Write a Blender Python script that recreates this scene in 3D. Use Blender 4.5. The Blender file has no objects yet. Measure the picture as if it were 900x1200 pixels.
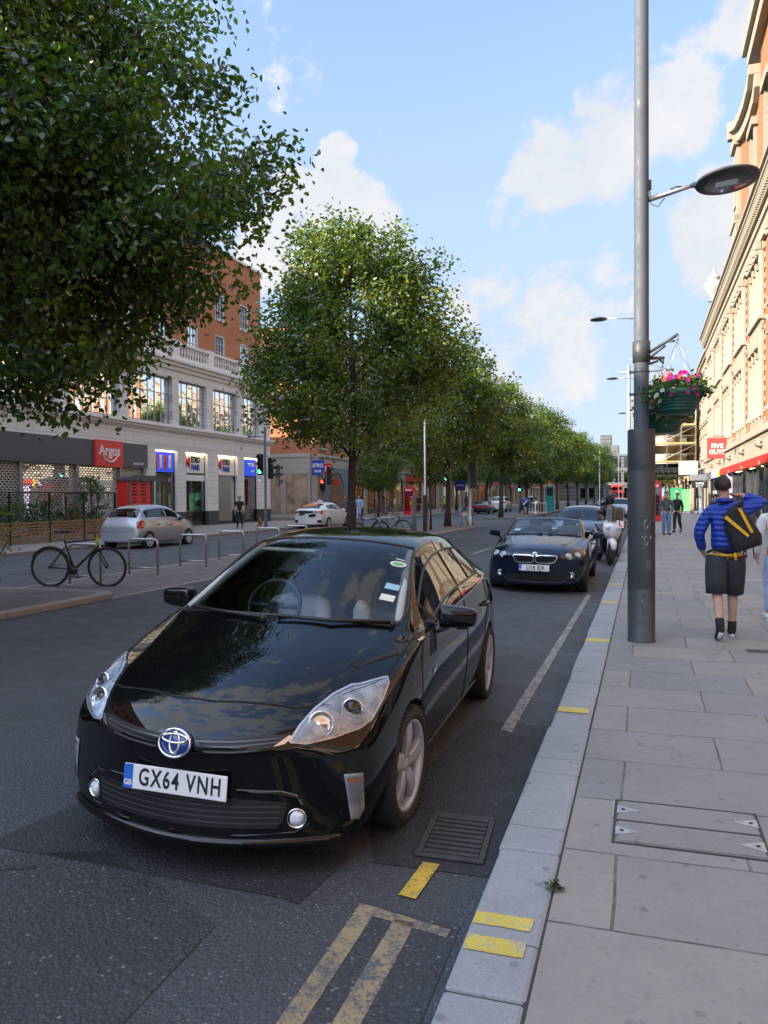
import bpy, bmesh, math, random
import numpy as np
from math import sin, cos, pi, radians, sqrt, atan2
from mathutils import Vector, Matrix, Euler
from mathutils.bvhtree import BVHTree
from mathutils.geometry import delaunay_2d_cdt

random.seed(7)
SC = bpy.context.scene
COL = SC.collection

# ------------------------------------------------------------------ camera
cam_d = bpy.data.cameras.new('camera')
cam = bpy.data.objects.new('camera', cam_d)
COL.objects.link(cam)
SC.camera = cam
F_PX = 935.0
cam_d.sensor_fit = 'AUTO'
cam_d.sensor_width = 36.0
cam_d.lens = F_PX / 1200.0 * 36.0
cam_d.clip_start = 0.05
cam_d.clip_end = 3000.0
YAW = math.atan((755 - 450) / F_PX)
PITCH = math.atan((600 - 582) / F_PX)
cam.matrix_world = (Matrix.Translation((0, 0, 1.73)) @ Matrix.Rotation(YAW, 4, 'Z')
                    @ Matrix.Rotation(pi / 2 - PITCH, 4, 'X') @ Matrix.Rotation(-0.006, 4, 'Z'))

# ------------------------------------------------------------------ sun and sky
SUN_AZ = radians(-131.0)     # direction towards the sun, clockwise from +Y: behind and to the left
SUN_EL = radians(23.0)
sun_dir = Vector((sin(SUN_AZ) * cos(SUN_EL), cos(SUN_AZ) * cos(SUN_EL), sin(SUN_EL)))
sl = bpy.data.lights.new('sun', 'SUN')
sl.energy = 4.9
sl.angle = radians(0.5)
sl.color = (1.0, 0.87, 0.69)
so = bpy.data.objects.new('sun', sl)
so.rotation_euler = (-sun_dir).to_track_quat('-Z', 'Y').to_euler()
so.location = (0, 0, 60)
COL.objects.link(so)

world = bpy.data.worlds.new('World')
SC.world = world
world.use_nodes = True
wt = world.node_tree
wt.nodes.clear()


def wn(kind, **kw):
    n = wt.nodes.new(kind)
    for k, v in kw.items():
        setattr(n, k, v)
    return n


def wmath(op, a, b=None, c=None, clamp=False):
    n = wn('ShaderNodeMath', operation=op, use_clamp=clamp)
    for i, v in enumerate((a, b, c)):
        if v is None:
            continue
        if isinstance(v, (int, float)):
            n.inputs[i].default_value = v
        else:
            wt.links.new(v, n.inputs[i])
    return n.outputs[0]


wout = wn('ShaderNodeOutputWorld')
wbg = wn('ShaderNodeBackground')
SKY_STRENGTH = 0.15
wbg.inputs['Strength'].default_value = SKY_STRENGTH
sky = wn('ShaderNodeTexSky', sky_type='NISHITA')
sky.sun_disc = False
sky.sun_elevation = SUN_EL
sky.sun_rotation = SUN_AZ
sky.altitude = 50
sky.air_density = 1.0
sky.dust_density = 0.6
sky.ozone_density = 1.6
wtc = wn('ShaderNodeTexCoord')
DIR = wtc.outputs['Generated']
wsep = wn('ShaderNodeSeparateXYZ')
wt.links.new(DIR, wsep.inputs[0])
# a flat cloud deck seen in perspective: direction divided by its height
dz = wmath('ADD', wmath('MAXIMUM', wsep.outputs[2], 0.0), 0.22)
wcomb = wn('ShaderNodeCombineXYZ')
wt.links.new(wmath('DIVIDE', wsep.outputs[0], dz), wcomb.inputs[0])
wt.links.new(wmath('DIVIDE', wsep.outputs[1], dz), wcomb.inputs[1])


def wnoise(vec, scale, detail, rough, w=0.0, dist=0.0):
    n = wn('ShaderNodeTexNoise', noise_dimensions='4D')
    n.inputs['Scale'].default_value = scale
    n.inputs['Detail'].default_value = detail
    n.inputs['Roughness'].default_value = rough
    n.inputs['W'].default_value = w
    n.inputs['Distortion'].default_value = dist
    wt.links.new(vec, n.inputs['Vector'])
    return n.outputs['Fac']


n_puff = wnoise(DIR, 9.0, 10, 0.66, 3.1, 0.25)
n_big = wnoise(DIR, 4.2, 5, 0.55, 1.7)
n_wisp = wnoise(wcomb.outputs[0], 1.1, 7, 0.62, 5.3, 0.6)


def px_dir(px, py):
    u, v = px - 450.0, 600.0 - py
    d = cam.matrix_world.to_3x3() @ Vector((u, v, -F_PX))
    return d.normalized()


def blob(px, py, rad, gain):
    """a cumulus centred on a fixed compass direction of the sky"""
    d = px_dir(px, py)
    vm = wn('ShaderNodeVectorMath', operation='DOT_PRODUCT')
    wt.links.new(DIR, vm.inputs[0])
    vm.inputs[1].default_value = d
    mr = wn('ShaderNodeMapRange', interpolation_type='SMOOTHSTEP')
    wt.links.new(vm.outputs['Value'], mr.inputs[0])
    mr.inputs[1].default_value = cos(rad)
    mr.inputs[2].default_value = cos(rad * 0.25)
    mr.inputs[3].default_value = 0.0
    mr.inputs[4].default_value = gain
    return mr.outputs[0]


CLOUDS = [(640, 200, .075, .36), (720, 150, .085, .36), (640, 160, .06, .28), (790, 130, .07, .34), (610, 265, .06, .30), (700, 215, .06, .3),
          (850, 270, .085, .46), (865, 235, .06, .36), (830, 320, .05, .3), (885, 20, .06, .30),
          (390, 235, .065, .38), (395, 180, .030, .34), (430, 250, .05, .32), (350, 225, .045, .32), (330, 290, .07, .3),
          (590, 350, .10, .26), (690, 340, .09, .22), (620, 400, .13, .28), (480, 330, .06, .2), (810, 70, .05, .2), (735, 70, .04, .2), (555, 180, .04, .2)]
acc = None
for cl in CLOUDS:
    b = blob(*cl)
    acc = b if acc is None else wmath('MAXIMUM', acc, b)
# elsewhere in the sky (seen only in reflections): scattered clouds from the same noise
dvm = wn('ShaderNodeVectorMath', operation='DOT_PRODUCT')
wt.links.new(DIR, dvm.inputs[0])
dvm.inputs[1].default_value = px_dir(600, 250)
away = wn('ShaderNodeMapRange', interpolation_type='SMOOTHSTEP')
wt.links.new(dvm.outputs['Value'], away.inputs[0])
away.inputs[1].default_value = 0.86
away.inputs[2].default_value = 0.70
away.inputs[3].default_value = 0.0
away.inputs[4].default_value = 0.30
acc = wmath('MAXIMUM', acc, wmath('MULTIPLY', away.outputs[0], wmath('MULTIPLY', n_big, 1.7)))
dens = wmath('ADD', acc, wmath('MULTIPLY', wmath('SUBTRACT', n_puff, 0.5), 1.4))
dens = wmath('ADD', dens, wmath('MULTIPLY', wmath('SUBTRACT', n_big, 0.5), 0.5))
cm = wn('ShaderNodeMapRange', interpolation_type='SMOOTHSTEP')
wt.links.new(dens, cm.inputs[0])
cm.inputs[1].default_value = 0.13
cm.inputs[2].default_value = 0.30
cloud_fac = cm.outputs[0]
# thin streaks and the pale band towards the horizon
ws = wn('ShaderNodeMapRange', interpolation_type='SMOOTHSTEP')
wt.links.new(n_wisp, ws.inputs[0])
ws.inputs[1].default_value = 0.46
ws.inputs[2].default_value = 0.80
ws.inputs[3].default_value = 0.20
ws.inputs[4].default_value = 0.65
hz = wn('ShaderNodeMapRange', interpolation_type='SMOOTHSTEP')
wt.links.new(wsep.outputs[2], hz.inputs[0])
hz.inputs[1].default_value = 0.72
hz.inputs[2].default_value = 0.16
hz.inputs[3].default_value = 0.18
hz.inputs[4].default_value = 0.90
thin = wmath('MAXIMUM', ws.outputs[0], hz.outputs[0])
CLOUD_LEVEL = 2.3
mixA = wn('ShaderNodeMix', data_type='RGBA')
wt.links.new(thin, mixA.inputs[0])
tint = wn('ShaderNodeMix', data_type='RGBA', blend_type='MULTIPLY')
tint.inputs[0].default_value = 1.0
wt.links.new(sky.outputs[0], tint.inputs[6])
tint.inputs[7].default_value = (.80, .93, 1.06, 1)
SKY_TINT = tint
wt.links.new(tint.outputs[2], mixA.inputs[6])
mixA.inputs[7].default_value = (CLOUD_LEVEL * .66, CLOUD_LEVEL * .80, CLOUD_LEVEL * 1.0, 1)
ccol = wn('ShaderNodeMix', data_type='RGBA')
sh = wn('ShaderNodeMapRange')
wt.links.new(wmath('ADD', n_puff, wmath('MULTIPLY', n_big, .6)), sh.inputs[0])
sh.inputs[1].default_value = 0.62
sh.inputs[2].default_value = 1.0
wt.links.new(sh.outputs[0], ccol.inputs[0])
ccol.inputs[6].default_value = (CLOUD_LEVEL * .80, CLOUD_LEVEL * .86, CLOUD_LEVEL * .97, 1)
ccol.inputs[7].default_value = (CLOUD_LEVEL * 1.06, CLOUD_LEVEL * 1.05, CLOUD_LEVEL * 1.05, 1)
mixB = wn('ShaderNodeMix', data_type='RGBA')
wt.links.new(wmath('MULTIPLY', cloud_fac, 0.96), mixB.inputs[0])
wt.links.new(mixA.outputs[2], mixB.inputs[6])
wt.links.new(ccol.outputs[2], mixB.inputs[7])
# sky round the low sun, behind the camera, boosted as cool fill for shade
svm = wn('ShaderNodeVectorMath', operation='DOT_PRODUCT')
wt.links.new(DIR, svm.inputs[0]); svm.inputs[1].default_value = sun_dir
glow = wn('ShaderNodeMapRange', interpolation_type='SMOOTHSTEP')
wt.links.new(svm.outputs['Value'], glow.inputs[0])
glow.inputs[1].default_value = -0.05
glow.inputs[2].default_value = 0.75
sunside_fill = wn('ShaderNodeMix', data_type='RGBA')
wt.links.new(glow.outputs[0], sunside_fill.inputs[0])
sunside_fill.inputs[6].default_value = (1, 1, 1, 1)
sunside_fill.inputs[7].default_value = (2.45, 2.62, 2.85, 1)
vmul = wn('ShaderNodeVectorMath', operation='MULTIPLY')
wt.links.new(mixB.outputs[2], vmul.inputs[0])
wt.links.new(sunside_fill.outputs[2], vmul.inputs[1])
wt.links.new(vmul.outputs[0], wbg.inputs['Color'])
wt.links.new(wbg.outputs[0], wout.inputs['Surface'])

vs = SC.view_settings
SC.display_settings.display_device = 'sRGB'
vs.view_transform = 'Standard'
vs.look = 'None'
vs.exposure = 1.4
vs.gamma = 1.0
vs.use_curve_mapping = False
SC.render.engine = 'CYCLES'
SC.cycles.use_denoising = True
SC.cycles.max_bounces = 8
SC.cycles.transparent_max_bounces = 12
SC.cycles.caustics_reflective = False
SC.cycles.caustics_refractive = False
SC.cycles.sample_clamp_indirect = 6.0


# ------------------------------------------------------------------ object helpers
def tag(o, label=None, cat=None, group=None, kind=None):
    if label: o['label'] = label
    if cat: o['category'] = cat
    if group: o['group'] = group
    if kind: o['kind'] = kind
    return o


def thing(name, label, cat, loc=(0, 0, 0), rz=0.0, group=None):
    o = bpy.data.objects.new(name, None)
    o.empty_display_size = 0.2
    COL.objects.link(o)
    o.location = loc
    o.rotation_euler = (0, 0, rz)
    return tag(o, label, cat, group)


KIDS = {}


def link(name, me, parent=None, loc=None):
    o = bpy.data.objects.new(name, me)
    COL.objects.link(o)
    if parent is not None:
        o.parent = parent
        KIDS.setdefault(parent, []).append(o)
    if loc is not None:
        o.location = loc
    return o


def copy_tree(o, parent=None):
    c = o.copy()
    COL.objects.link(c)
    if parent is not None:
        c.parent = parent
        KIDS.setdefault(parent, []).append(c)
    for ch in KIDS.get(o, []):
        copy_tree(ch, c)
    return c


class MB:
    """collects shapes, then links them as ONE mesh object"""

    def __init__(s):
        s.v = []; s.f = []; s.m = []; s.sm = []
        s.M = None

    def add(s, vs, fs, mi=0, smooth=False):
        b = len(s.v)
        if s.M is not None:
            vs = [tuple(s.M @ Vector(p)) for p in vs]
        s.v += [tuple(p) for p in vs]
        for f in fs:
            s.f.append(tuple(b + i for i in f)); s.m.append(mi); s.sm.append(smooth)
        return s

    def box(s, x0, x1, y0, y1, z0, z1, mi=0):
        if x0 > x1: x0, x1 = x1, x0
        if y0 > y1: y0, y1 = y1, y0
        if z0 > z1: z0, z1 = z1, z0
        return s.add([(x0, y0, z0), (x1, y0, z0), (x1, y1, z0), (x0, y1, z0), (x0, y0, z1), (x1, y0, z1), (x1, y1, z1), (x0, y1, z1)],
                     [(0, 3, 2, 1), (4, 5, 6, 7), (0, 1, 5, 4), (1, 2, 6, 5), (2, 3, 7, 6), (3, 0, 4, 7)], mi)

    def cbox(s, c, d, mi=0):
        return s.box(c[0] - d[0] / 2, c[0] + d[0] / 2, c[1] - d[1] / 2, c[1] + d[1] / 2, c[2] - d[2] / 2, c[2] + d[2] / 2, mi)

    def tube(s, pts, r, n=8, mi=0, cap=True, closed=False):
        pts = [Vector(p) for p in pts]
        N = len(pts)
        rs = r if isinstance(r, (list, tuple)) else [r] * N
        vs = []; fs = []
        up = None
        for i, p in enumerate(pts):
            if closed:
                t = pts[(i + 1) % N] - pts[i - 1]
            else:
                t = pts[min(i + 1, N - 1)] - pts[max(i - 1, 0)]
            t = t.normalized() if t.length > 1e-9 else Vector((0, 0, 1))
            if up is None:
                up = Vector((0, 0, 1)) if abs(t.z) < .9 else Vector((1, 0, 0))
            a = t.cross(up)
            if a.length < 1e-6:
                a = t.cross(Vector((0, 1, 0)))
            a.normalize()
            b = a.cross(t).normalized()
            up = b
            for k in range(n):
                q = 2 * pi * k / n
                vs.append(p + (a * cos(q) + b * sin(q)) * rs[i])
        for i in range(N if closed else N - 1):
            j = (i + 1) % N
            for k in range(n):
                l = (k + 1) % n
                fs.append((i * n + k, i * n + l, j * n + l, j * n + k))
        if cap and not closed:
            fs.append(tuple(range(n - 1, -1, -1)))
            fs.append(tuple((N - 1) * n + k for k in range(n)))
        return s.add(vs, fs, mi, True)

    def lathe(s, prof, n=24, c=(0, 0, 0), axis='z', mi=0, cap=False):
        """prof: (radius, height) along the axis"""
        vs = []; fs = []
        for r, h in prof:
            for k in range(n):
                q = 2 * pi * k / n
                a, b = r * cos(q), r * sin(q)
                p = {'z': (a, b, h), 'x': (h, a, b), 'y': (b, h, a)}[axis]
                vs.append((p[0] + c[0], p[1] + c[1], p[2] + c[2]))
        for i in range(len(prof) - 1):
            for k in range(n):
                l = (k + 1) % n
                fs.append((i * n + k, i * n + l, (i + 1) * n + l, (i + 1) * n + k))
        if cap:
            fs.append(tuple(range(n - 1, -1, -1)))
            fs.append(tuple((len(prof) - 1) * n + k for k in range(n)))
        return s.add(vs, fs, mi, True)

    def ball(s, c, r, n=12, mi=0, sc=(1, 1, 1)):
        m = max(4, n // 2)
        vs = [(c[0], c[1], c[2] - r * sc[2])]
        for i in range(1, m):
            t = -pi / 2 + pi * i / m
            for k in range(n):
                q = 2 * pi * k / n
                vs.append((c[0] + r * sc[0] * cos(t) * cos(q), c[1] + r * sc[1] * cos(t) * sin(q), c[2] + r * sc[2] * sin(t)))
        vs.append((c[0], c[1], c[2] + r * sc[2]))
        fs = []
        for k in range(n):
            l = (k + 1) % n
            fs.append((0, 1 + l, 1 + k))
            for i in range(m - 2):
                fs.append((1 + i * n + k, 1 + i * n + l, 1 + (i + 1) * n + l, 1 + (i + 1) * n + k))
            fs.append((1 + (m - 2) * n + k, 1 + (m - 2) * n + l, len(vs) - 1))
        return s.add(vs, fs, mi, True)

    def prism(s, poly, a, b, axis='x', mi=0, smooth=False):
        """poly in the two other axes (x: (y,z), y: (x,z), z: (x,y)), extruded from a to b"""
        def P(u, v, w):
            return {'x': (w, u, v), 'y': (u, w, v), 'z': (u, v, w)}[axis]
        n = len(poly)
        vs = [P(u, v, a) for u, v in poly] + [P(u, v, b) for u, v in poly]
        fs = [tuple(range(n - 1, -1, -1)), tuple(range(n, 2 * n))]
        s.add(vs, fs, mi)
        base = len(s.v) - 2 * n
        for i in range(n):
            j = (i + 1) % n
            s.f.append((base + i, base + j, base + n + j, base + n + i)); s.m.append(mi); s.sm.append(smooth)
        return s

    def quad(s, a, b, c, d, mi=0):
        return s.add([a, b, c, d], [(0, 1, 2, 3)], mi)

    def mesh(s, name, mats):
        me = bpy.data.meshes.new(name)
        me.from_pydata(s.v, [], s.f)
        mats = mats if isinstance(mats, (list, tuple)) else [mats]
        for m in mats:
            me.materials.append(m)
        me.polygons.foreach_set('material_index', s.m)
        me.polygons.foreach_set('use_smooth', s.sm)
        bm = bmesh.new(); bm.from_mesh(me)
        bmesh.ops.recalc_face_normals(bm, faces=bm.faces)
        bm.to_mesh(me); bm.free()
        return me

    def build(s, name, mats, parent=None, loc=None, bevel=0.0, seg=2, angle=35):
        o = link(name, s.mesh(name, mats), parent, loc)
        if bevel:
            m = o.modifiers.new('bevel', 'BEVEL')
            m.width = bevel; m.segments = seg; m.limit_method = 'ANGLE'; m.angle_limit = radians(angle)
            m.harden_normals = False
        return o


def text(name, body, size, mat, parent, loc, rot, sx=1.0, bold=0.0, depth=0.002, align='CENTER', shear=0.0, spacing=1.0):
    cu = bpy.data.curves.new(name, 'FONT')
    cu.body = body
    cu.size = size
    cu.align_x = align
    cu.align_y = 'CENTER'
    cu.extrude = depth
    cu.offset = bold
    cu.shear = shear
    cu.space_character = spacing
    cu.materials.append(mat)
    t = link('lettering', cu)
    me = eval_mesh(t)
    drop(t)
    for v in me.vertices: v.co.x *= sx
    me.name = name
    o = link(name, me, parent, loc)
    o.rotation_euler = rot
    return o


FACE_LEFT = (pi / 2, 0, -pi / 2)       # lettering on a surface facing -X
FACE_RIGHT = (pi / 2, 0, pi / 2)       # facing +X
FACE_FRONT = (pi / 2, 0, 0)            # facing -Y (towards the photographer)


def eval_mesh(o):
    dg = bpy.context.evaluated_depsgraph_get()
    return bpy.data.meshes.new_from_object(o.evaluated_get(dg), depsgraph=dg)


def drop(o):
    bpy.data.objects.remove(o, do_unlink=True)
# ------------------------------------------------------------------ materials
def newmat(name):
    m = bpy.data.materials.new(name)
    m.use_nodes = True
    nt = m.node_tree
    p = nt.nodes['Principled BSDF']
    return m, nt, p


class NT:
    def __init__(s, nt): s.t = nt
    def n(s, kind, **kw):
        x = s.t.nodes.new(kind)
        for k, v in kw.items(): setattr(x, k, v)
        return x
    def l(s, a, b): s.t.links.new(a, b)
    def noise(s, scale, detail=4, rough=.55, vec=None, dist=0.0):
        x = s.n('ShaderNodeTexNoise')
        x.inputs['Scale'].default_value = scale
        x.inputs['Detail'].default_value = detail
        x.inputs['Roughness'].default_value = rough
        x.inputs['Distortion'].default_value = dist
        if vec is not None: s.l(vec, x.inputs['Vector'])
        return x.outputs['Fac']
    def math(s, op, a, b=None, c=None, clamp=False):
        x = s.n('ShaderNodeMath', operation=op, use_clamp=clamp)
        for i, v in enumerate((a, b, c)):
            if v is None: continue
            if isinstance(v, (int, float)): x.inputs[i].default_value = v
            else: s.l(v, x.inputs[i])
        return x.outputs[0]
    def ramp(s, fac, a, b, lo=0.0, hi=1.0, smooth=False):
        x = s.n('ShaderNodeMapRange')
        if smooth: x.interpolation_type = 'SMOOTHSTEP'
        s.l(fac, x.inputs[0])
        x.inputs[1].default_value = a; x.inputs[2].default_value = b
        x.inputs[3].default_value = lo; x.inputs[4].default_value = hi
        return x.outputs[0]
    def mix(s, fac, a, b, mode='MIX'):
        x = s.n('ShaderNodeMix', data_type='RGBA', blend_type=mode)
        for i, v in ((0, fac), (6, a), (7, b)):
            if isinstance(v, (int, float)): x.inputs[i].default_value = v
            elif isinstance(v, tuple): x.inputs[i].default_value = v if len(v) == 4 else (*v, 1)
            else: s.l(v, x.inputs[i])
        return x.outputs[2]
    def bump(s, h, strength, dist, p):
        x = s.n('ShaderNodeBump')
        x.inputs['Strength'].default_value = strength
        x.inputs['Distance'].default_value = dist
        s.l(h, x.inputs['Height'])
        s.l(x.outputs[0], p.inputs['Normal'])
        return x
    def obj(s):
        return s.n('ShaderNodeTexCoord').outputs['Object']
    def sepxyz(s, vec):
        x = s.n('ShaderNodeSeparateXYZ'); s.l(vec, x.inputs[0]); return x.outputs
    def comb(s, a, b, c=0.0):
        x = s.n('ShaderNodeCombineXYZ')
        for i, v in enumerate((a, b, c)):
            if isinstance(v, (int, float)): x.inputs[i].default_value = v
            else: s.l(v, x.inputs[i])
        return x.outputs[0]


def c4(c): return (c[0], c[1], c[2], 1)


def simple(name, col, rough=.5, metal=0.0, var=.12, scale=6.0, coat=0.0, bump=0.0, bscale=40.0, spec=.5, rvar=.1):
    """a plain material with a little unevenness in colour and gloss"""
    m, nt, p = newmat(name)
    q = NT(nt)
    vec = q.obj()
    f = q.noise(scale, 5, .6, vec)
    a = tuple(max(0, x * (1 - var)) for x in col); b = tuple(min(1, x * (1 + var)) for x in col)
    q.l(q.mix(q.ramp(f, .3, .7), c4(a), c4(b)), p.inputs['Base Color'])
    q.l(q.ramp(q.noise(scale * 3.1, 4, .6, vec), .3, .7, max(0, rough - rvar * rough), min(1, rough + rvar * rough)), p.inputs['Roughness'])
    p.inputs['Metallic'].default_value = metal
    p.inputs['Coat Weight'].default_value = coat
    p.inputs['Coat Roughness'].default_value = .03
    p.inputs['Specular IOR Level'].default_value = spec
    if bump:
        q.bump(q.noise(bscale, 5, .6, vec), bump, .01, p)
    return m


def emissive(name, col, strength):
    m, nt, p = newmat(name)
    p.inputs['Base Color'].default_value = c4(tuple(x * .3 for x in col))
    p.inputs['Emission Color'].default_value = c4(col)
    p.inputs['Emission Strength'].default_value = strength
    p.inputs['Roughness'].default_value = .3
    return m


def glass(name, tint=(.75, .85, .82), ior=1.5, bump=0.0, bscale=.5, refl=1.0, rough=0.0):
    """a thin pane: mirror by Fresnel, the rest goes straight through, tinted"""
    m, nt, p = newmat(name)
    nt.nodes.remove(p)
    q = NT(nt)
    out = nt.nodes['Material Output']
    tr = q.n('ShaderNodeBsdfTransparent'); tr.inputs[0].default_value = c4(tint)
    gl = q.n('ShaderNodeBsdfGlossy'); gl.inputs['Roughness'].default_value = rough
    gl.inputs['Color'].default_value = (refl, refl, refl, 1)
    fr = q.n('ShaderNodeFresnel'); fr.inputs['IOR'].default_value = ior
    ms = q.n('ShaderNodeMixShader')
    if bump:
        vec = q.obj()
        b = q.n('ShaderNodeBump'); b.inputs['Strength'].default_value = bump; b.inputs['Distance'].default_value = .05
        q.l(q.noise(bscale, 2, .5, vec), b.inputs['Height'])
        q.l(b.outputs[0], gl.inputs['Normal']); q.l(b.outputs[0], fr.inputs['Normal'])
    q.l(fr.outputs[0], ms.inputs[0]); q.l(tr.outputs[0], ms.inputs[1]); q.l(gl.outputs[0], ms.inputs[2])
    q.l(ms.outputs[0], out.inputs['Surface'])
    return m


def paint(name, col, metal=.0, flake=.0, rough=.25):
    m, nt, p = newmat(name)
    q = NT(nt)
    vec = q.obj()
    f = q.noise(3.0, 3, .5, vec)
    q.l(q.mix(f, c4(tuple(x * .92 for x in col)), c4(tuple(x * 1.08 for x in col))), p.inputs['Base Color'])
    p.inputs['Metallic'].default_value = metal
    p.inputs['Roughness'].default_value = rough
    p.inputs['Coat Weight'].default_value = 1.0
    p.inputs['Coat IOR'].default_value = 1.5
    p.inputs['Specular IOR Level'].default_value = .0 if not metal else .2
    q.l(q.ramp(q.noise(7.0, 6, .65, vec), .35, .75, .0, .03), p.inputs['Coat Roughness'])
    # road film low on the doors and sills
    return m


def brick_mat(name, c1, c2, mortar, w=.225, h=.075, axis='x', mort=.012, bump=.5):
    m, nt, p = newmat(name)
    q = NT(nt)
    o = q.sepxyz(q.obj())
    u = o[1] if axis == 'x' else o[0]
    v = o[2]
    if axis == 'z': u, v = o[0], o[1]
    t = q.n('ShaderNodeTexBrick')
    q.l(q.comb(u, v), t.inputs['Vector'])
    t.inputs['Scale'].default_value = 1
    t.inputs['Brick Width'].default_value = w
    t.inputs['Row Height'].default_value = h
    t.inputs['Mortar Size'].default_value = mort
    t.inputs['Mortar Smooth'].default_value = .2
    t.inputs['Color1'].default_value = c4(c1); t.inputs['Color2'].default_value = c4(c2)
    t.inputs['Mortar'].default_value = c4(mortar)
    n = q.noise(.6, 6, .6, q.obj())
    q.l(q.mix(.35, t.outputs['Color'], q.mix(n, c4(tuple(x * .45 for x in c1)), c4(tuple(min(1, x * 1.5) for x in c2)))), p.inputs['Base Color'])
    p.inputs['Roughness'].default_value = .85
    q.bump(q.math('SUBTRACT', 1.0, t.outputs['Fac']), bump, .01, p)
    return m


def stone_mat(name, col, block=(1.2, .42), axis='x', joint=.012, var=.16, stain=.35, rough=.8):
    """ashlar stone: block joints, patchy colour, rain streaks with a shape of their own"""
    m, nt, p = newmat(name)
    q = NT(nt)
    vec = q.obj()
    o = q.sepxyz(vec)
    u = o[1] if axis == 'x' else o[0]
    t = q.n('ShaderNodeTexBrick')
    q.l(q.comb(u, o[2]), t.inputs['Vector'])
    t.inputs['Scale'].default_value = 1
    t.inputs['Brick Width'].default_value = block[0]; t.inputs['Row Height'].default_value = block[1]
    t.inputs['Mortar Size'].default_value = joint; t.inputs['Mortar Smooth'].default_value = .1
    t.inputs['Color1'].default_value = c4(tuple(x * (1 - var * .5) for x in col))
    t.inputs['Color2'].default_value = c4(tuple(min(1, x * (1 + var * .5)) for x in col))
    t.inputs['Mortar'].default_value = c4(tuple(x * .6 for x in col))
    st = q.noise(1.0, 5, .65, q.comb(q.math('MULTIPLY', u, 3.0), q.math('MULTIPLY', o[2], .35)))
    gr = q.noise(9.0, 6, .7, vec)
    cc = q.mix(q.ramp(st, .5, .78, 0, stain), t.outputs['Color'], c4(tuple(x * .62 for x in col)))
    cc = q.mix(q.ramp(gr, .3, .7, 0, .22), cc, c4(tuple(min(1, x * 1.2) for x in col)))
    q.l(cc, p.inputs['Base Color'])
    p.inputs['Roughness'].default_value = rough
    h = q.math('ADD', q.math('SUBTRACT', 1.0, t.outputs['Fac']), q.math('MULTIPLY', gr, .25))
    q.bump(h, .35, .012, p)
    return m


def asphalt_mat(name, base, chips=.5, worn=.25, scale=1.0):
    m, nt, p = newmat(name)
    q = NT(nt)
    vec = q.obj()
    vo = q.n('ShaderNodeTexVoronoi'); vo.inputs['Scale'].default_value = 75 * scale
    q.l(vec, vo.inputs['Vector'])
    vo2 = q.n('ShaderNodeTexVoronoi'); vo2.inputs['Scale'].default_value = 34 * scale
    q.l(vec, vo2.inputs['Vector'])
    chip = q.ramp(vo.outputs['Distance'], .05, .6, 1, 0)
    sc = q.sepxyz(vo.outputs['Color'])
    big = q.noise(.55, 6, .6, vec)
    mid = q.noise(3.2, 6, .65, vec)
    stone = q.mix(sc[0], c4(tuple(x * .55 for x in base)), c4(tuple(min(1, x * (1.6 + chips)) for x in base)))
    c = q.mix(q.math('MULTIPLY', chip, .75), c4(tuple(x * .55 for x in base)), stone)
    c = q.mix(q.ramp(big, .35, .7, 0, worn), c, c4(tuple(min(1, x * 1.7) for x in base)))
    c = q.mix(q.ramp(mid, .55, .78, 0, .4), c, c4(tuple(x * .55 for x in base)))
    sp = q.ramp(sc[1], .955, .99, 0, .75)
    c = q.mix(q.math('MULTIPLY', sp, chip), c, (.33, .33, .33, 1))
    q.l(c, p.inputs['Base Color'])
    q.l(q.ramp(mid, .3, .7, .58, .82), p.inputs['Roughness'])
    h = q.math('ADD', q.math('MULTIPLY', chip, .8), q.math('MULTIPLY', q.ramp(vo2.outputs['Distance'], .1, .6, 1, 0), .7))
    q.bump(h, .8, .008, p)
    return m


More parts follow.
